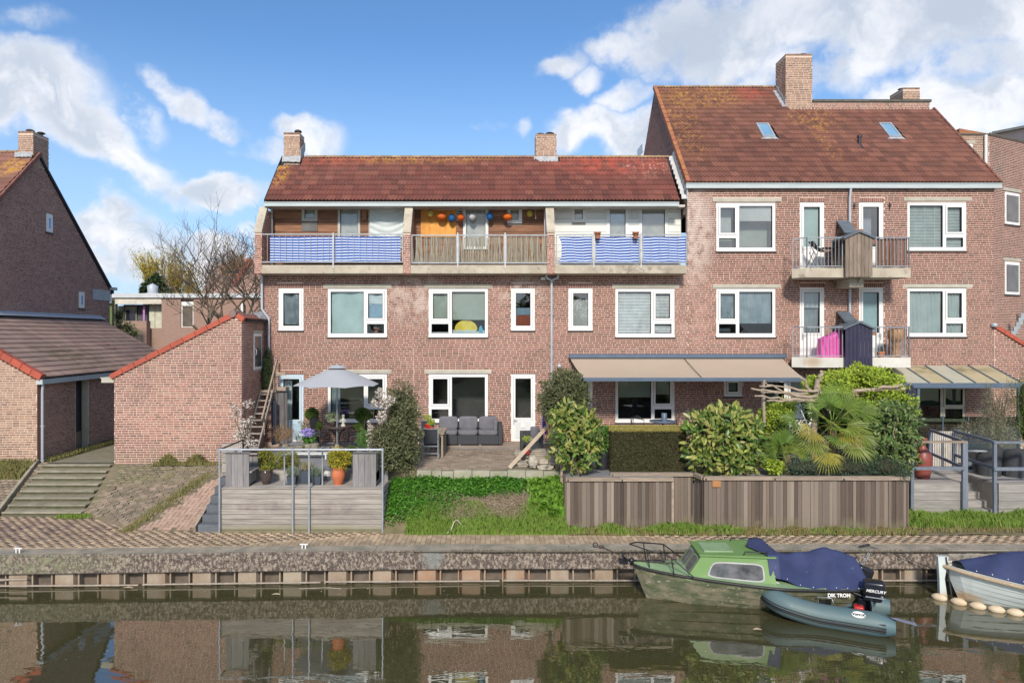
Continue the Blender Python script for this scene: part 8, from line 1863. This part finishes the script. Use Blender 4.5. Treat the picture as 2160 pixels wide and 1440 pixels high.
blades('weeds', area(-10.9, -8.6, 21.55, 21.79, lambda x, y: 1.08 + 0 * x, lambda x, y: np.clip(.15 + np.exp(-((x + 10.4) / .3) ** 2) + np.exp(-((x + 9.5) / .35) ** 2), 0, 1), lambda x, y: .25 + .9 * np.exp(-((x + 10.4) / .22) ** 2) + .9 * np.exp(-((x + 9.5) / .25) ** 2)), 4200, .34, .014, leafmat('weed_green', [(.16, .20, .06), (.24, .26, .09), (.36, .27, .13)]), 69, 'dry green weeds against the foot of the pink shed wall')
blades('weeds', area(-15.9, -14.6, 21.0, 21.7, bz, lambda x, y: np.clip(1.2 - abs(x + 15.3), 0, 1)), 3600, .26, .014, leafmat('weed_green', [(.16, .20, .06)]), 70, 'weeds at the foot of the left shed wall beside the steps')
blades('grass', area(-12.6, -11.3, 19.25, 19.6, lambda x, y: .02 + 0 * x, lambda x, y: np.clip(1.1 - abs(x + 12.0) * 2, 0, 1)), 2200, .10, .012, m_grass, 71, 'small grass patch at the foot of the concrete garden steps')
def seam(rq, n):
 t = rq.random(n); x = -9.75 + t * .95 + rq.normal(0, .12, n) - .05; y = 18.0 + t * 3.0 + rq.normal(0, .06, n); return x, y, bz(x, y) - .01, .5 + rq.random(n)
blades('weeds', seam, 2200, .10, .012, leafmat('weed_green', [(.16, .20, .06)]), 72, 'weeds along the seam between dark clinker bank and light brick ramp')
def moss(rq, n):
 x = rq.uniform(-13.9, -12.2, n); return x, rq.uniform(21.9, 26, n), np.full(n, 1.1), np.where(np.abs(x + 14.4) < .4, 1.0, .5)
blades('weeds', lambda rq, n: (rq.uniform(-14.6, -14.3, n), rq.uniform(22, 29, n), np.full(n, 1.1), .6 + .6 * rq.random(n)), 3000, .18, .016, leafmat('weed_green', [(.16, .20, .06)]), 73, 'weeds along the side wall of the left shed in the alley')
mb = MB(); mb.tube([P(942, 1124, 17.75), P(951, 1118, 17.8), P(958, 1099, 18.0), P(965, 1096, 18.0), P(972, 1106, 17.95)], [.014, .014, .012, .012, .006], 6); tag(mb.build('dead_branch', pm('bleached_wood', (.62, .55, .44))), 'bleached forked branch lying in the grass of the bank', 'branch')
def bare_tree(name, label, base, H_, seed, mat, spread=.55, depth=5, r0=.12, leaf=None, nleaf=0, gsize=.08, first=.3, lenk=.72):
 t = thing(name, label, 'tree', base); mb = MB(); r_ = random.Random(seed); tips = []
 def grow(p, d, L, r, k):
  q = p + d * L; m_ = p.lerp(q, .5) + Vector((r_.uniform(-1, 1), r_.uniform(-1, 1), r_.uniform(-.3, .6))) * L * .05
  mb.tube([p, m_, q], [r, r * .85, r * .68], 5 if k < 3 else 3, cap=False); tips.append((q, d))
  if k >= depth: return
  for i in range(r_.choice((2, 3, 3)) if k else 5):
   a = Vector((r_.uniform(-1, 1), r_.uniform(-1, 1), r_.uniform(-.25, .9))).normalized(); grow(p.lerp(q, r_.uniform(.55, 1)), (d * (1 - spread) + a * spread + Vector((0, 0, .12))).normalized(), L * lenk * r_.uniform(.8, 1.15), r * .64, k + 1)
 grow(Vector(base), Vector((0, 0, 1)), H_ * first * 1.75, r0, 0); mb.build('trunk', mat, t)
 if leaf:
  rq = np.random.default_rng(seed); T = np.array([tuple(q) for q, d in tips[len(tips) // 4:]]); Dd = np.array([tuple(d) for q, d in tips[len(tips) // 4:]]); k = rq.integers(0, len(T), nleaf)
  C = T[k] + rq.normal(size=(nleaf, 3)) * gsize * 3; leaves('foliage', t, C, Dd[k] + rq.normal(size=(nleaf, 3)) * .5, rq.normal(size=(nleaf, 3)) + np.array((0, -.5, .5)), gsize * 1.5, gsize * .5, leaf)
 return t
m_twig = pm('grey_brown_branch', (.20, .15, .11), (.13, .10, .075), 5, rough=.9)
bare_tree('bare_tree', 'large bare spreading tree behind the pink shed', (X(487, 36), 36, 1.1), 10.2, 12, m_twig, .6, 7, .14, first=.20, lenk=.78)
my = leafmat('yellow_spring_leaf', [(.75, .58, .06), (.85, .68, .08), (.62, .52, .08)], .5); mp = leafmat('peach_leaf', [(.80, .48, .25), (.86, .58, .36), (.70, .42, .22)], .5)
bare_tree('yellow_tree', 'tall pale yellow spring tree beyond the flat-roofed block, left one', (X(352, 62), 62, 1.1), 9.6, 5, pm('yellow_branch', (.35, .27, .08)), .3, 6, .3, my, 6500, .12, first=.24)
bare_tree('yellow_tree', 'lower yellow willow beyond the flat-roofed block behind the bare tree', (X(430, 66), 66, 1.1), 6.4, 9, pm('yellow_branch', (.35, .27, .08)), .55, 5, .25, my, 6500, .16)
bare_tree('peach_tree', 'peach-coloured tree beyond the distant gable roof', (X(522, 70), 70, 1.1), 8.8, 14, pm('peach_branch', (.35, .22, .12)), .5, 6, .3, mp, 12000, .17)
bare_tree('bare_hedge_tree', 'distant twiggy bare trees low on the horizon beyond the gable house', (X(262, 80), 80, 1.1), 9, 15, m_twig, .6, 6, .15, first=.2)
t = thing('conifer', 'dark drooping conifer beyond the flat roof in front of the yellow tree', 'conifer', (X(325, 56), 56, 1.1))
foliage('foliage', t, [B(316, 616, 56, 15, 17), B(340, 618, 56, 13, 16), B(331, 592, 56, 6, 12), B(318, 598, 56, 4, 9), B(326, 606, 56, 10, 16)], 9000, .4, .12, m_conif, 80, inner=.3, droop=1.2)
mb = MB(); mb.tube([(X(326, 56), 56, 1.1), (X(326, 56), 56, Z(590, 56))], .2, 6); mb.build('trunk', m_bark, t)
bush('overhanging_shrub', 'thin green shrub behind the end of the lean-to roof', 'shrub', (X(268, 33), 33, 1.1), [B(262, 695, 33, 22, 18), B(280, 705, 33, 14, 14), B(250, 668, 33, 10, 20)], 900, .14, .05, leafmat('thin_green', [(.20, .24, .10), (.32, .34, .16)]), 81, inner=.1)
for i, (x, y, h_) in enumerate(((-24, -30, 9), (-10, -34, 11), (6, -32, 10), (22, -30, 9))):
 t = thing('bank_tree', ['broad leafy tree on the opposite bank, far left', 'tall leafy tree on the opposite bank, left of centre', 'leafy tree on the opposite bank, right of centre', 'leafy tree on the opposite bank, far right'][i], 'tree', (x, y, 0))
 mb = MB(); mb.tube([(x, y, 0), (x, y, h_ * .6)], [.3, .2], 8); mb.build('trunk', m_bark, t); b = [(x, y, h_ * .65, 4.5, 4, h_ * .4), (x + 3, y, h_ * .5, 3, 3, 2.6)]; core(t, b, m_core, .8, 'inner_foliage'); foliage('foliage', t, b, 5000, .5, .3, m_olive, 90 + i)
# ================================================================== boats
WZ = WATER_Z
def text_mesh(parent, s, loc, rot, size, mat, name='lettering', ext=.002, shear=0.0, bold=0.0):
 cu = bpy.data.curves.new(name, 'FONT'); cu.body = s; cu.size = size; cu.extrude = ext; cu.align_x = 'CENTER'; cu.align_y = 'CENTER'; cu.shear = shear; cu.offset = bold
 o = bpy.data.objects.new(name, cu); COL.objects.link(o); dg = bpy.context.evaluated_depsgraph_get(); me = bpy.data.meshes.new_from_object(o.evaluated_get(dg)); bpy.data.objects.remove(o)
 me.materials.clear(); me.materials.append(mat); o = bpy.data.objects.new(name, me); COL.objects.link(o); o.location = loc; o.rotation_euler = rot; o.parent = parent; return o
m_hullg = pm('mossy_green_hull', (.085, .105, .055), (.20, .18, .12), 2.6, stretch=(1, 1, 2), rough=.7, obj=True, detail=8, ramp=(.42, .6), bump=.2, speck=((.36, .33, .24), 9, .60, .7))
m_deckg = pm('leaf_green_paint', (.13, .25, .075), (.16, .28, .10), 1.5, rough=.45, obj=True, speck=((.42, .52, .34), 12, .68, .6)); m_deckp = pm('pale_green_deck', (.24, .36, .20), (.19, .29, .15), 4, rough=.6, obj=True)
m_navyc = pm('navy_boat_cover', (.024, .034, .095), (.036, .05, .13), 1.6, rough=.7, obj=True, bump=.35, bscale=4, speck=((.16, .18, .24), 7, .66, .5))
m_blackr = pm('black_rubber', (.02, .02, .022), rough=.5); m_tint = pm('tinted_window', (.05, .055, .06), (.16, .16, .17), 3, rough=.12, spec=.8, obj=True); m_seal = pm('grey_window_seal', (.42, .43, .42), rough=.5)
m_eng = pm('black_engine_cowl', (.012, .013, .02), rough=.25, spec=.6); m_engw = pm('white_print', (.8, .8, .8)); m_rope = pm('rope', (.45, .36, .25), (.32, .25, .17), 30, rough=.95)
def hull(parent, L, beam, sheer, keel, mat, n=28, strakes=5, bowk=1.0, rub=None, full=.62, stern=.86, name='hull'):
 def hb(t): return beam / 2 * (min(1, (t / full)) ** .62 if t < full else 1 - (1 - stern) * ((t - full) / (1 - full)) ** 1.6)
 rows = []
 for k in range(strakes + 1):
  f = k / strakes; rows.append((.10 + .90 * f ** .55, f))
  if 0 < k < strakes: rows.append((.10 + .90 * f ** .55 + .028, f + .004))
 V = []; Fc = []
 for i in range(n + 1):
  t = i / n; b = hb(t); s = sheer(t); kz = keel * (1 - (1 - t) ** 4 * .9); rake = (1 - t) ** 6 * .34
  for (w_, f) in rows:
   z = kz + (s - kz) * f; x = t * L + rake * (1 - f) * 1.0 * bowk; V.append((x, -b * w_ if t > 0 else 0, z))
 m_ = len(rows)
 V2 = [(x, -y, z) for x, y, z in V]; mb = MB()
 F1 = [(i * m_ + j, (i + 1) * m_ + j, (i + 1) * m_ + j + 1, i * m_ + j + 1) for i in range(n) for j in range(m_ - 1)]
 mb.add(V, F1, False); mb.add(V2, [f[::-1] for f in F1], False)
 e = n * m_; mb.add([V[e + j] for j in range(m_)] + [V2[e + j] for j in range(m_)], [(j, j + 1, m_ + j + 1, m_ + j) for j in range(m_ - 1)])
 h = mb.build(name, mat, parent, local=True)
 if rub:
  for sg in (-1, 1): mb = MB(); mb.tube([(i / n * L - .02 * (1 - i / n), sg * (hb(i / n) + .015), sheer(i / n) - .03) for i in range(n + 1)], .028, 6); mb.build('rubbing_strake', rub, h, local=True)
 return h, hb
bt_ = thing('cabin_boat', 'old green cabin boat with navy canvas cover moored along the quay', 'boat', (3.12, 15.62, WZ), R(-3.5))
sh = lambda t: .80 - .34 * t ** .8 + .16 * t * t
h, hb = hull(bt_, 4.95, 1.9, sh, -.28, m_hullg, rub=m_blackr, stern=.9)
mb = MB(); n = 24
for k in range(n):
 t0, t1 = k / n, (k + 1) / n; mb.add([(t0 * 4.95, -hb(t0), sh(t0)), (t1 * 4.95, -hb(t1), sh(t1)), (t1 * 4.95, 0, sh(t1) + .05), (t0 * 4.95, 0, sh(t0) + .05), (t1 * 4.95, hb(t1), sh(t1)), (t0 * 4.95, hb(t0), sh(t0))], [(0, 1, 2, 3), (3, 2, 4, 5)])
mb.build('deck', m_deckp, bt_, local=True)
c0, c1, zt_ = 1.25, 3.0, 1.13
def cab(x, w_, z): return [(x, -w_, z), (x, w_, z)]
V = cab(c0 - .15, .52, .62) + cab(c1, .80, .50) + cab(c0 + .22, .46, zt_) + cab(c1 - .1, .62, zt_ + .04); V[0] = (c0 - .15, -.50, .60)
mb = MB(); mb.add(V, [(0, 4, 5, 1), (0, 2, 6, 4), (1, 5, 7, 3), (4, 6, 7, 5), (2, 3, 7, 6)]); cb = mb.build('cabin', m_deckg, bt_, local=True)
mb = MB(); mb.box(c0 + .30, c0 + .95, -.33, .33, zt_ + .01, zt_ + .07, .015); mb.build('roof_hatch', m_deckp, cb, local=True)
mb = MB(); mb.add([(c0 + .16, -.50, zt_ - .0), (c1 + .0, -.68, zt_ + .03), (c1, .68, zt_ + .03), (c0 + .16, .50, zt_)] + [(c0 + .16, -.50, zt_ + .035), (c1 + .0, -.68, zt_ + .065), (c1, .68, zt_ + .065), (c0 + .16, .50, zt_ + .035)], [(4, 5, 6, 7), (0, 1, 5, 4), (1, 2, 6, 5), (2, 3, 7, 6), (3, 0, 4, 7), (0, 3, 2, 1)]); mb.build('cabin_roof', m_deckg, cb, local=True)
def bil(p00, p10, p11, p01, u, v, off):
 p = [np.array(q) for q in (p00, p10, p11, p01)]; nrm = unit(np.cross(p[1] - p[0], p[3] - p[0])); return (1 - u) * (1 - v) * p[0] + u * (1 - v) * p[1] + u * v * p[2] + (1 - u) * v * p[3] + nrm * off
def winp(quad, u0, u1, v0, v1, parent):
 for nm, g, off, mt in (('window_seal', 0, .006, m_seal), ('window', .035, .010, m_tint)):
  pts = [];
  for k in range(24):
   a = 2 * PI * k / 24; e = lambda c: math.copysign(abs(c) ** .35, c); pts.append(bil(*quad, (u0 + u1) / 2 + ((u1 - u0) / 2 - g * .5) * e(math.cos(a)), (v0 + v1) / 2 + ((v1 - v0) / 2 - g * 1.4) * e(math.sin(a)), off))
  mb = MB(); mb.add(pts, [tuple(range(24))]); mb.build(nm, mt, parent, local=True)
winp((V[0], V[2], V[6], V[4]), .20, .88, .20, .80, cb)
for u0, u1 in ((.08, .46), (.54, .92)): winp((V[1], V[0], V[4], V[5]), u0, u1, .2, .88, cb)
mb = MB()
for y in (-.55, .5): mb.tube([(c0 + 1.1, y, zt_ + .06), (c0 + 1.12, y, zt_ + .13), (c0 + 1.6, y, zt_ + .13), (c0 + 1.62, y, zt_ + .06)], .014, 6)
mb.build('grab_rail', m_blackr, cb, local=True)
mb = MB()
for sg in (-1, 1):
 mb.tube([(-.05, 0, 1.22), (.12, sg * .18, 1.21), (.8, sg * .5, 1.08), (1.25, sg * .66, .72)], .016, 6)
 for (x, y, zt2, zb3) in ((.30, .25, 1.18, .78), (.8, .5, 1.08, .68)): mb.tube([(x, sg * y, zt2), (x + .06, sg * y, zb3)], .013, 6)
mb.build('bow_rail', m_blackr, bt_, local=True)
mb = MB(); mb.tube([(-.22, -.05, .98), (-.1, 0, .84), (.75, 0, .86)], .022, 6); mb.box(-.30, -.10, -.16, .10, .80, .86, .01); mb.tube([(-.28, -.12, .84), (-.20, -.14, .92), (-.24, -.1, 1.08)], .025, 6); mb.lathe([(0, 0), (.06, .03), (.06, .1), (0, .13)], (-.02, -.12, .82), 10); mb.build('anchor', m_eng, bt_, local=True)
mb = MB(); mb.tube([(.1 + .045 * i, -.05 + .012 * (i % 2), .86 - .003 * i + .012 * (i % 3)) for i in range(20)], .016, 5); mb.build('anchor_chain', m_iron, bt_, local=True)
def cov(u, v):
 x = 2.55 + 2.45 * u; y = (v - .5) * 2; base = sh(x / 4.95) - .02; w_ = hb(min(1, x / 4.95)) + .03
 rid = 1.27 + (-.17 * math.sin(PI * min(1, u / .72)) if u < .72 else -.22 * (u - .72) / .28) - .04 * u; k = abs(y); sag = .05 * math.sin(PI * k)
 z = rid - (rid - base) * (k ** 1.25) - sag * (1 + .5 * math.sin(u * 17)) + .012 * math.sin(u * 31 + k * 9); ww = (.62 + (w_ - .62) * min(1, u * 2.4)) if u < .42 else w_
 Z_ = z + .18 * (1 - min(1, u * 3)) * k; q = .30 * k * (1 - u)
 if x + q < 3.12: Z_ = max(Z_, 1.225) if k < .97 else Z_
 return (x + q - (.05 if u > .98 else 0), y * max(ww, .71) * (1 - .10 * (1 - k)), Z_)
mb = MB(); mb.grid(cov, 44, 24); cv_ = mb.build('canvas_cover', m_navyc, bt_, local=True)
mb = MB(); mb.add([cov(1, v / 12) for v in range(13)] + [(4.97, 0, .45)], [(i, i + 1, 13) for i in range(12)]); mb.build('cover_end', m_navyc, cv_, local=True)
mb = MB()
for k in range(9): c = cov(.06 + .11 * k, .015); mb.lathe([(0, -.012), (.013, 0), (0, .012)], (c[0], c[1] - .01, c[2] + .03), 6)
mb.build('cover_studs', m_white, cv_, local=True, kind='stuff')
text_mesh(h, 'DIK TROM', (4.22, -.905, .485), (R(84), 0, R(1.5)), .10, m_engw, bold=.004)
def outboard(parent, x, y, z, sc_=1.0, txt=None, tilt=0.0):
 e = bpy.data.objects.new('outboard_motor', None); COL.objects.link(e); e.parent = parent; e.location = (x, y, z); e.rotation_euler = (0, tilt, 0); e.scale = (sc_,) * 3
 mb = MB(); cushion(mb, -.02, .36, -.15, .15, .16, .46); cw = mb.build('engine_cowl', m_eng, e, local=True)
 mb = MB(); mb.box(-.02, .30, -.12, .12, .08, .17, .02); mb.tube([(.10, 0, .1), (.13, 0, -.35)], .05, 8); mb.box(-.10, .02, -.09, .09, -.12, .10, .01); mb.tube([(0, 0, .12), (-.30, .02, .20), (-.45, .02, .22)], .02, 6); mb.box(.05, .22, -.03, .03, -.60, -.32, .01); mb.build('engine_leg', m_eng, e, local=True)
 mb = MB(); mb.box(.02, .33, -.156, .156, .172, .186); mb.build('cowl_stripe', m_galv, e, local=True)
 return e
outboard(bt_, 5.0, .25, .38, .95, None, .35)
dg_ = thing('inflatable_dinghy', 'grey-blue inflatable dinghy with black outboard motor in front of the cabin boat', 'dinghy', (6.02, 15.05, WZ), R(-25))
m_tube = pm('teal_grey_rubber', (.07, .135, .16), (.10, .15, .155), 1.6, rough=.55, obj=True, speck=((.2, .24, .24), 6, .66, .5))
pts = []; rad = []
for k in range(41):
 t = k / 40 * 2 - 1; a = abs(t)
 if a > .42: x = .42 + (a - .42) / .58 * 1.95; y = .55
 else: th = a / .42 * PI / 2; x = .42 + .05 - .47 * math.cos(th); y = .55 * math.sin(th)
 pts.append((x, math.copysign(y, t), .20 + .20 * max(0, 1 - x / 1.1) ** 1.6)); rad.append(.235 * (1 if a < .93 else 1 - (a - .93) / .07 * .35))
mb = MB(); mb.tube(pts, rad, 18); tu = mb.build('tube', m_tube, dg_, local=True)
for dz, r_ in ((-.0, .018), (-.04, .014), (.045, .012)):
 mb = MB(); q = []
 for k in range(1, 40):
  p = Vector(pts[k]); d = (Vector(pts[k + 1]) - Vector(pts[k - 1])).normalized(); o_ = Vector((d.y, -d.x, 0)) * -1; o_ = -o_ if o_.dot(p - Vector((1.3, 0, p.z))) < 0 else o_; q.append(tuple(p + o_ * (.234) + Vector((0, 0, dz - .02))))
 mb.tube(q, r_, 5); mb.build('rubbing_strip', m_blackr, tu, local=True)
mb = MB(); mb.box(.35, 2.1, -.36, .36, .06, .10); mb.build('floor', m_eng, dg_, local=True)
mb = MB(); mb.box(1.98, 2.02, -.36, .36, .04, .46); mb.build('transom', m_tube, dg_, local=True)
mb = MB(); mb.box(1.02, 1.24, -.45, .45, .33, .355, .008); mb.build('seat', m_eng, dg_, local=True)
mb = MB(); mb.tube([(1.0, -.2, .34), (.98, -.2, .46), (1.25, -.16, .46), (1.28, -.16, .36)], .012, 5); mb.build('seat_frame', m_alu, dg_, local=True)
mb = MB(); cushion(mb, .9, 1.25, -.28, -.05, .10, .26); cushion(mb, 1.66, 1.86, -.1, .12, .12, .34); mb.build('fuel_bag', pm('red_plastic', (.55, .03, .025), rough=.4), dg_, local=True, kind='stuff')
mb = MB(); mb.tube([(.75, -.44, .42), (2.35, -.60, .40)], .016, 6); mb.build('oar_shaft', m_dark, dg_, local=True)
mb = MB(); mb.grid(lambda u, v: (2.30 + .42 * u, -.60 - .02 * u + (v - .5) * .17 * (.5 + .5 * min(1, u * 3)), .40 - .05 * u + .01 * math.sin(v * PI)), 8, 4); mb.build('oar_blade', pm('grey_oar_blade', (.20, .21, .27), rough=.5), dg_, local=True)
mb = MB(); mb.tube([(.95, -.66, .37), (1.1, -.70, .31), (1.4, -.70, .36), (1.6, -.71, .30), (1.9, -.68, .37)], .009, 5); mb.tube([(2.0, -.715, .28), (2.02, -.75, .28), (2.18, -.75, .28), (2.2, -.715, .28)], .014, 5); mb.build('grab_line', m_blackr, dg_, local=True)
def oval(parent, loc, rot, rx, ry, txt, size):
 e = bpy.data.objects.new('oval_badge', bpy.data.meshes.new('oval_badge')); bm_ = [(rx * math.cos(a), ry * math.sin(a), 0) for a in np.linspace(0, 2 * PI, 28, endpoint=False)]
 e.data.from_pydata(bm_, [], [tuple(range(28))]); e.data.materials.append(m_engw); COL.objects.link(e); e.location = loc; e.rotation_euler = rot; e.parent = parent
 text_mesh(e, txt, (0, 0, .004), (0, 0, 0), size, m_eng, bold=.003)
oval(tu, (1.72, -.70, .395), (R(40), 0, R(0)), .125, .072, 'VorteX', .075)
oval(tu, (.16, -.27, .625), (R(30), 0, R(-30)), .09, .07, 'VorteX', .05)
e = outboard(dg_, 1.86, .12, .36, 1.1); text_mesh(e, 'MERCURY', (.19, -.157, .30), (R(90), 0, 0), .072, m_engw, shear=.25, bold=.002); text_mesh(e, '10', (.29, -.158, .21), (R(90), 0, 0), .04, m_engw)
mb = MB(); mb.tube([(.04, -.05, .45), (-.25, .15, .55), (-.5, .35, .70)], .008, 5); mb.build('painter_line', m_rope, dg_, local=True)
sl = thing('white_sloop', 'pale blue-white sloop with navy cover and cream fenders at the right edge', 'boat', (10.22, 15.60, WZ), R(-9))
m_hw = pm('pale_blue_white_hull', (.56, .62, .62), (.48, .54, .54), 2, rough=.45, obj=True, stains=[((.3, -.1, .05), (.6, .8, .25), (.42, .25, .10), .8, 4, .35)])
shs = lambda t: .80 - .42 * min(1, t * 2) + .10 * t
h2, hb2 = hull(sl, 5.6, 2.3, shs, -.3, m_hw, strakes=7, full=.45, rub=None)
for sg in (-1, 1): mb = MB(); mb.tube([(i / 24 * 5.6, sg * (hb2(i / 24) + .03), shs(i / 24) - .06) for i in range(25)], .045, 8); mb.build('rope_fender', m_rope, h2, local=True)
mb = MB(); mb.prism([(-.07, -.055, -.3), (.12, -.055, -.3), (.02, -.055, .45), (.10, -.055, .95), (-.12, -.055, .95), (-.09, -.055, .45)], (0, .11, 0)); mb.build('stem_post', m_hw, sl, local=True)
mb = MB(); mb.beam((.04, -.07, .95), (.16, -.12, -.1), .015, .03); mb.build('stem_strap', m_dark, sl, local=True)
def cv2(u, v):
 x = .35 + 5.2 * u; y = (v - .5) * 2; k = abs(y); b = hb2(x / 5.6) + .01; z0 = shs(x / 5.6) + .0; rid = .84 + .95 * u ** .8 * (1.0 if u < .6 else 1)
 return (x, y * b * .97, z0 + (rid - z0) * (1 - k ** 1.3) + .015 * math.sin(u * 40 + k * 6))
mb = MB(); mb.grid(cv2, 40, 16); mb.build('canvas_cover', m_navyc, sl, local=True)
mb = MB()
for k in range(9): c = cv2(.03 + .05 * k, .03); mb.lathe([(0, -.015), (.016, 0), (0, .015)], (c[0], c[1] - .01, c[2] + .02), 6)
mb.build('cover_studs', m_white, sl, local=True, kind='stuff')
m_fend = pm('cream_fender', (.62, .52, .38), (.56, .42, .27), 6, rough=.6, obj=True)
for k in range(7):
 x = -.12 + .30 * k; t = max(0.0, x) / 5.6; y = -(hb2(t) if x > 0 else 0) * .99 - .11; y2 = -(hb2(max(0, x + .3) / 5.6)) * .99 - .11; a = math.atan2(y2 - y, .3)
 mb = MB(); mb.tube([(x + (-.15 + .3 * q / 8) * math.cos(a), y + (-.15 + .3 * q / 8) * math.sin(a), .04) for q in range(9)], [.025, .06, .08, .088, .09, .088, .08, .06, .025], 12); mb.build('fender', m_fend, sl, local=True)
mr = thing('mooring_ring', 'black mooring ring and knotted rope on the coping left of the cabin boat', 'mooring ring', (2.4, 16.75, 0))
rx_ = X(1256, 16.7); mb = MB(); mb.tube([(rx_ + .055 * math.cos(a), 16.7, .07 + .055 * math.sin(a)) for a in np.linspace(0, 2 * PI, 15)], .014, 6); mb.build('ring', m_dark, mr)
mb = MB(); cushion(mb, rx_ + .07, rx_ + .20, 16.6, 16.68, .0, .07); mb.tube([(rx_ + .15, 16.64, .04), (2.9, 16.3, -.02), (3.15, 15.7, WZ + .80)], .01, 5); mb.build('rope', m_iron, mr)
t = thing('mooring_chain', 'black mooring rope and pale chain hanging at the stern of the cabin boat', 'mooring line', (8.9, 16.7, 0)); cxm = X(1825, 16.7)
mb = MB(); mb.tube([(cxm - .16, 16.68, .03), (cxm, 16.7, .07), (cxm + .12, 16.7, .06), (cxm + .05, 16.66, .10), (cxm - .06, 16.66, .05)], .022, 6); mb.tube([(cxm - .1, 16.66, .03), (cxm - .55, 16.3, -.35), (8.1, 15.6, -.25)], .012, 5); mb.tube([(cxm + .1, 16.66, .04), (cxm + .7, 16.4, -.1), (cxm + 1.8, 16.3, -.55), (10.2, 15.8, -.1)], .010, 5); mb.build('rope', m_dark, t)
for k in range(6): mb = MB(); c_ = Vector((cxm - .02 - .05 * k, 16.45 - .02 * k, -.02 - .055 * k)); mb.tube([c_ + Vector((.018 * math.cos(a), (.012 * math.sin(a) if k % 2 else 0), .034 * math.sin(a))) for a in np.linspace(0, 2 * PI, 9)], .007, 4); mb.build('chain_link', m_galv, t)
rq = np.random.default_rng(77); n = 130; x = rq.uniform(-12, 13, n); y = 16.2 - rq.random(n) ** 2.2 * 6; C = np.stack([x, y, np.full(n, WZ + .006)], 1); a = rq.uniform(0, 6, n)
o = leaves('floating_debris', None, C, np.stack([np.cos(a), np.sin(a), 0 * a], 1), np.tile((0, 0, 1.0), (n, 1)), .05 * rq.uniform(.4, 1.3, n), .022, leafmat('pale_debris', [(.46, .40, .30), (.30, .24, .15), (.6, .56, .48)], .05)); o['label'] = 'scattered leaves and pale specks floating on the canal'; o['category'] = 'floating leaves'
for (px, py, lb, dx) in ((270, 1240, 'crumpled pale leaf floating near the sheet piles at left', .12), (582, 1254, 'brown leaf floating near the sheet piles in front of the deck', .10), (1598, 1328, 'ochre leaf floating in front of the cabin boat', .09)):
 Yq = (CH - WZ) * F / (py - CY); mb = MB(); x = X(px, Yq); mb.grid(lambda u, v: (x + dx * (u - .5) * 2, Yq + (v - .5) * .10 * math.sin(PI * (.1 + .8 * u)), WZ + .01 + .035 * math.sin(PI * u) * abs(v - .5)), 6, 4); tag(mb.build('floating_leaf', m_rope), lb, 'leaf')
mb = MB(); Yq = (CH - WZ) * F / (1242 - CY); mb.tube([(X(632, Yq), Yq, WZ + .01), (X(690, Yq), Yq + .05, WZ + .02), (X(720, Yq), Yq, WZ + .01)], .009, 5); tag(mb.build('floating_stick', m_bolt), 'thin pale stick floating on the canal before the timber deck', 'stick')
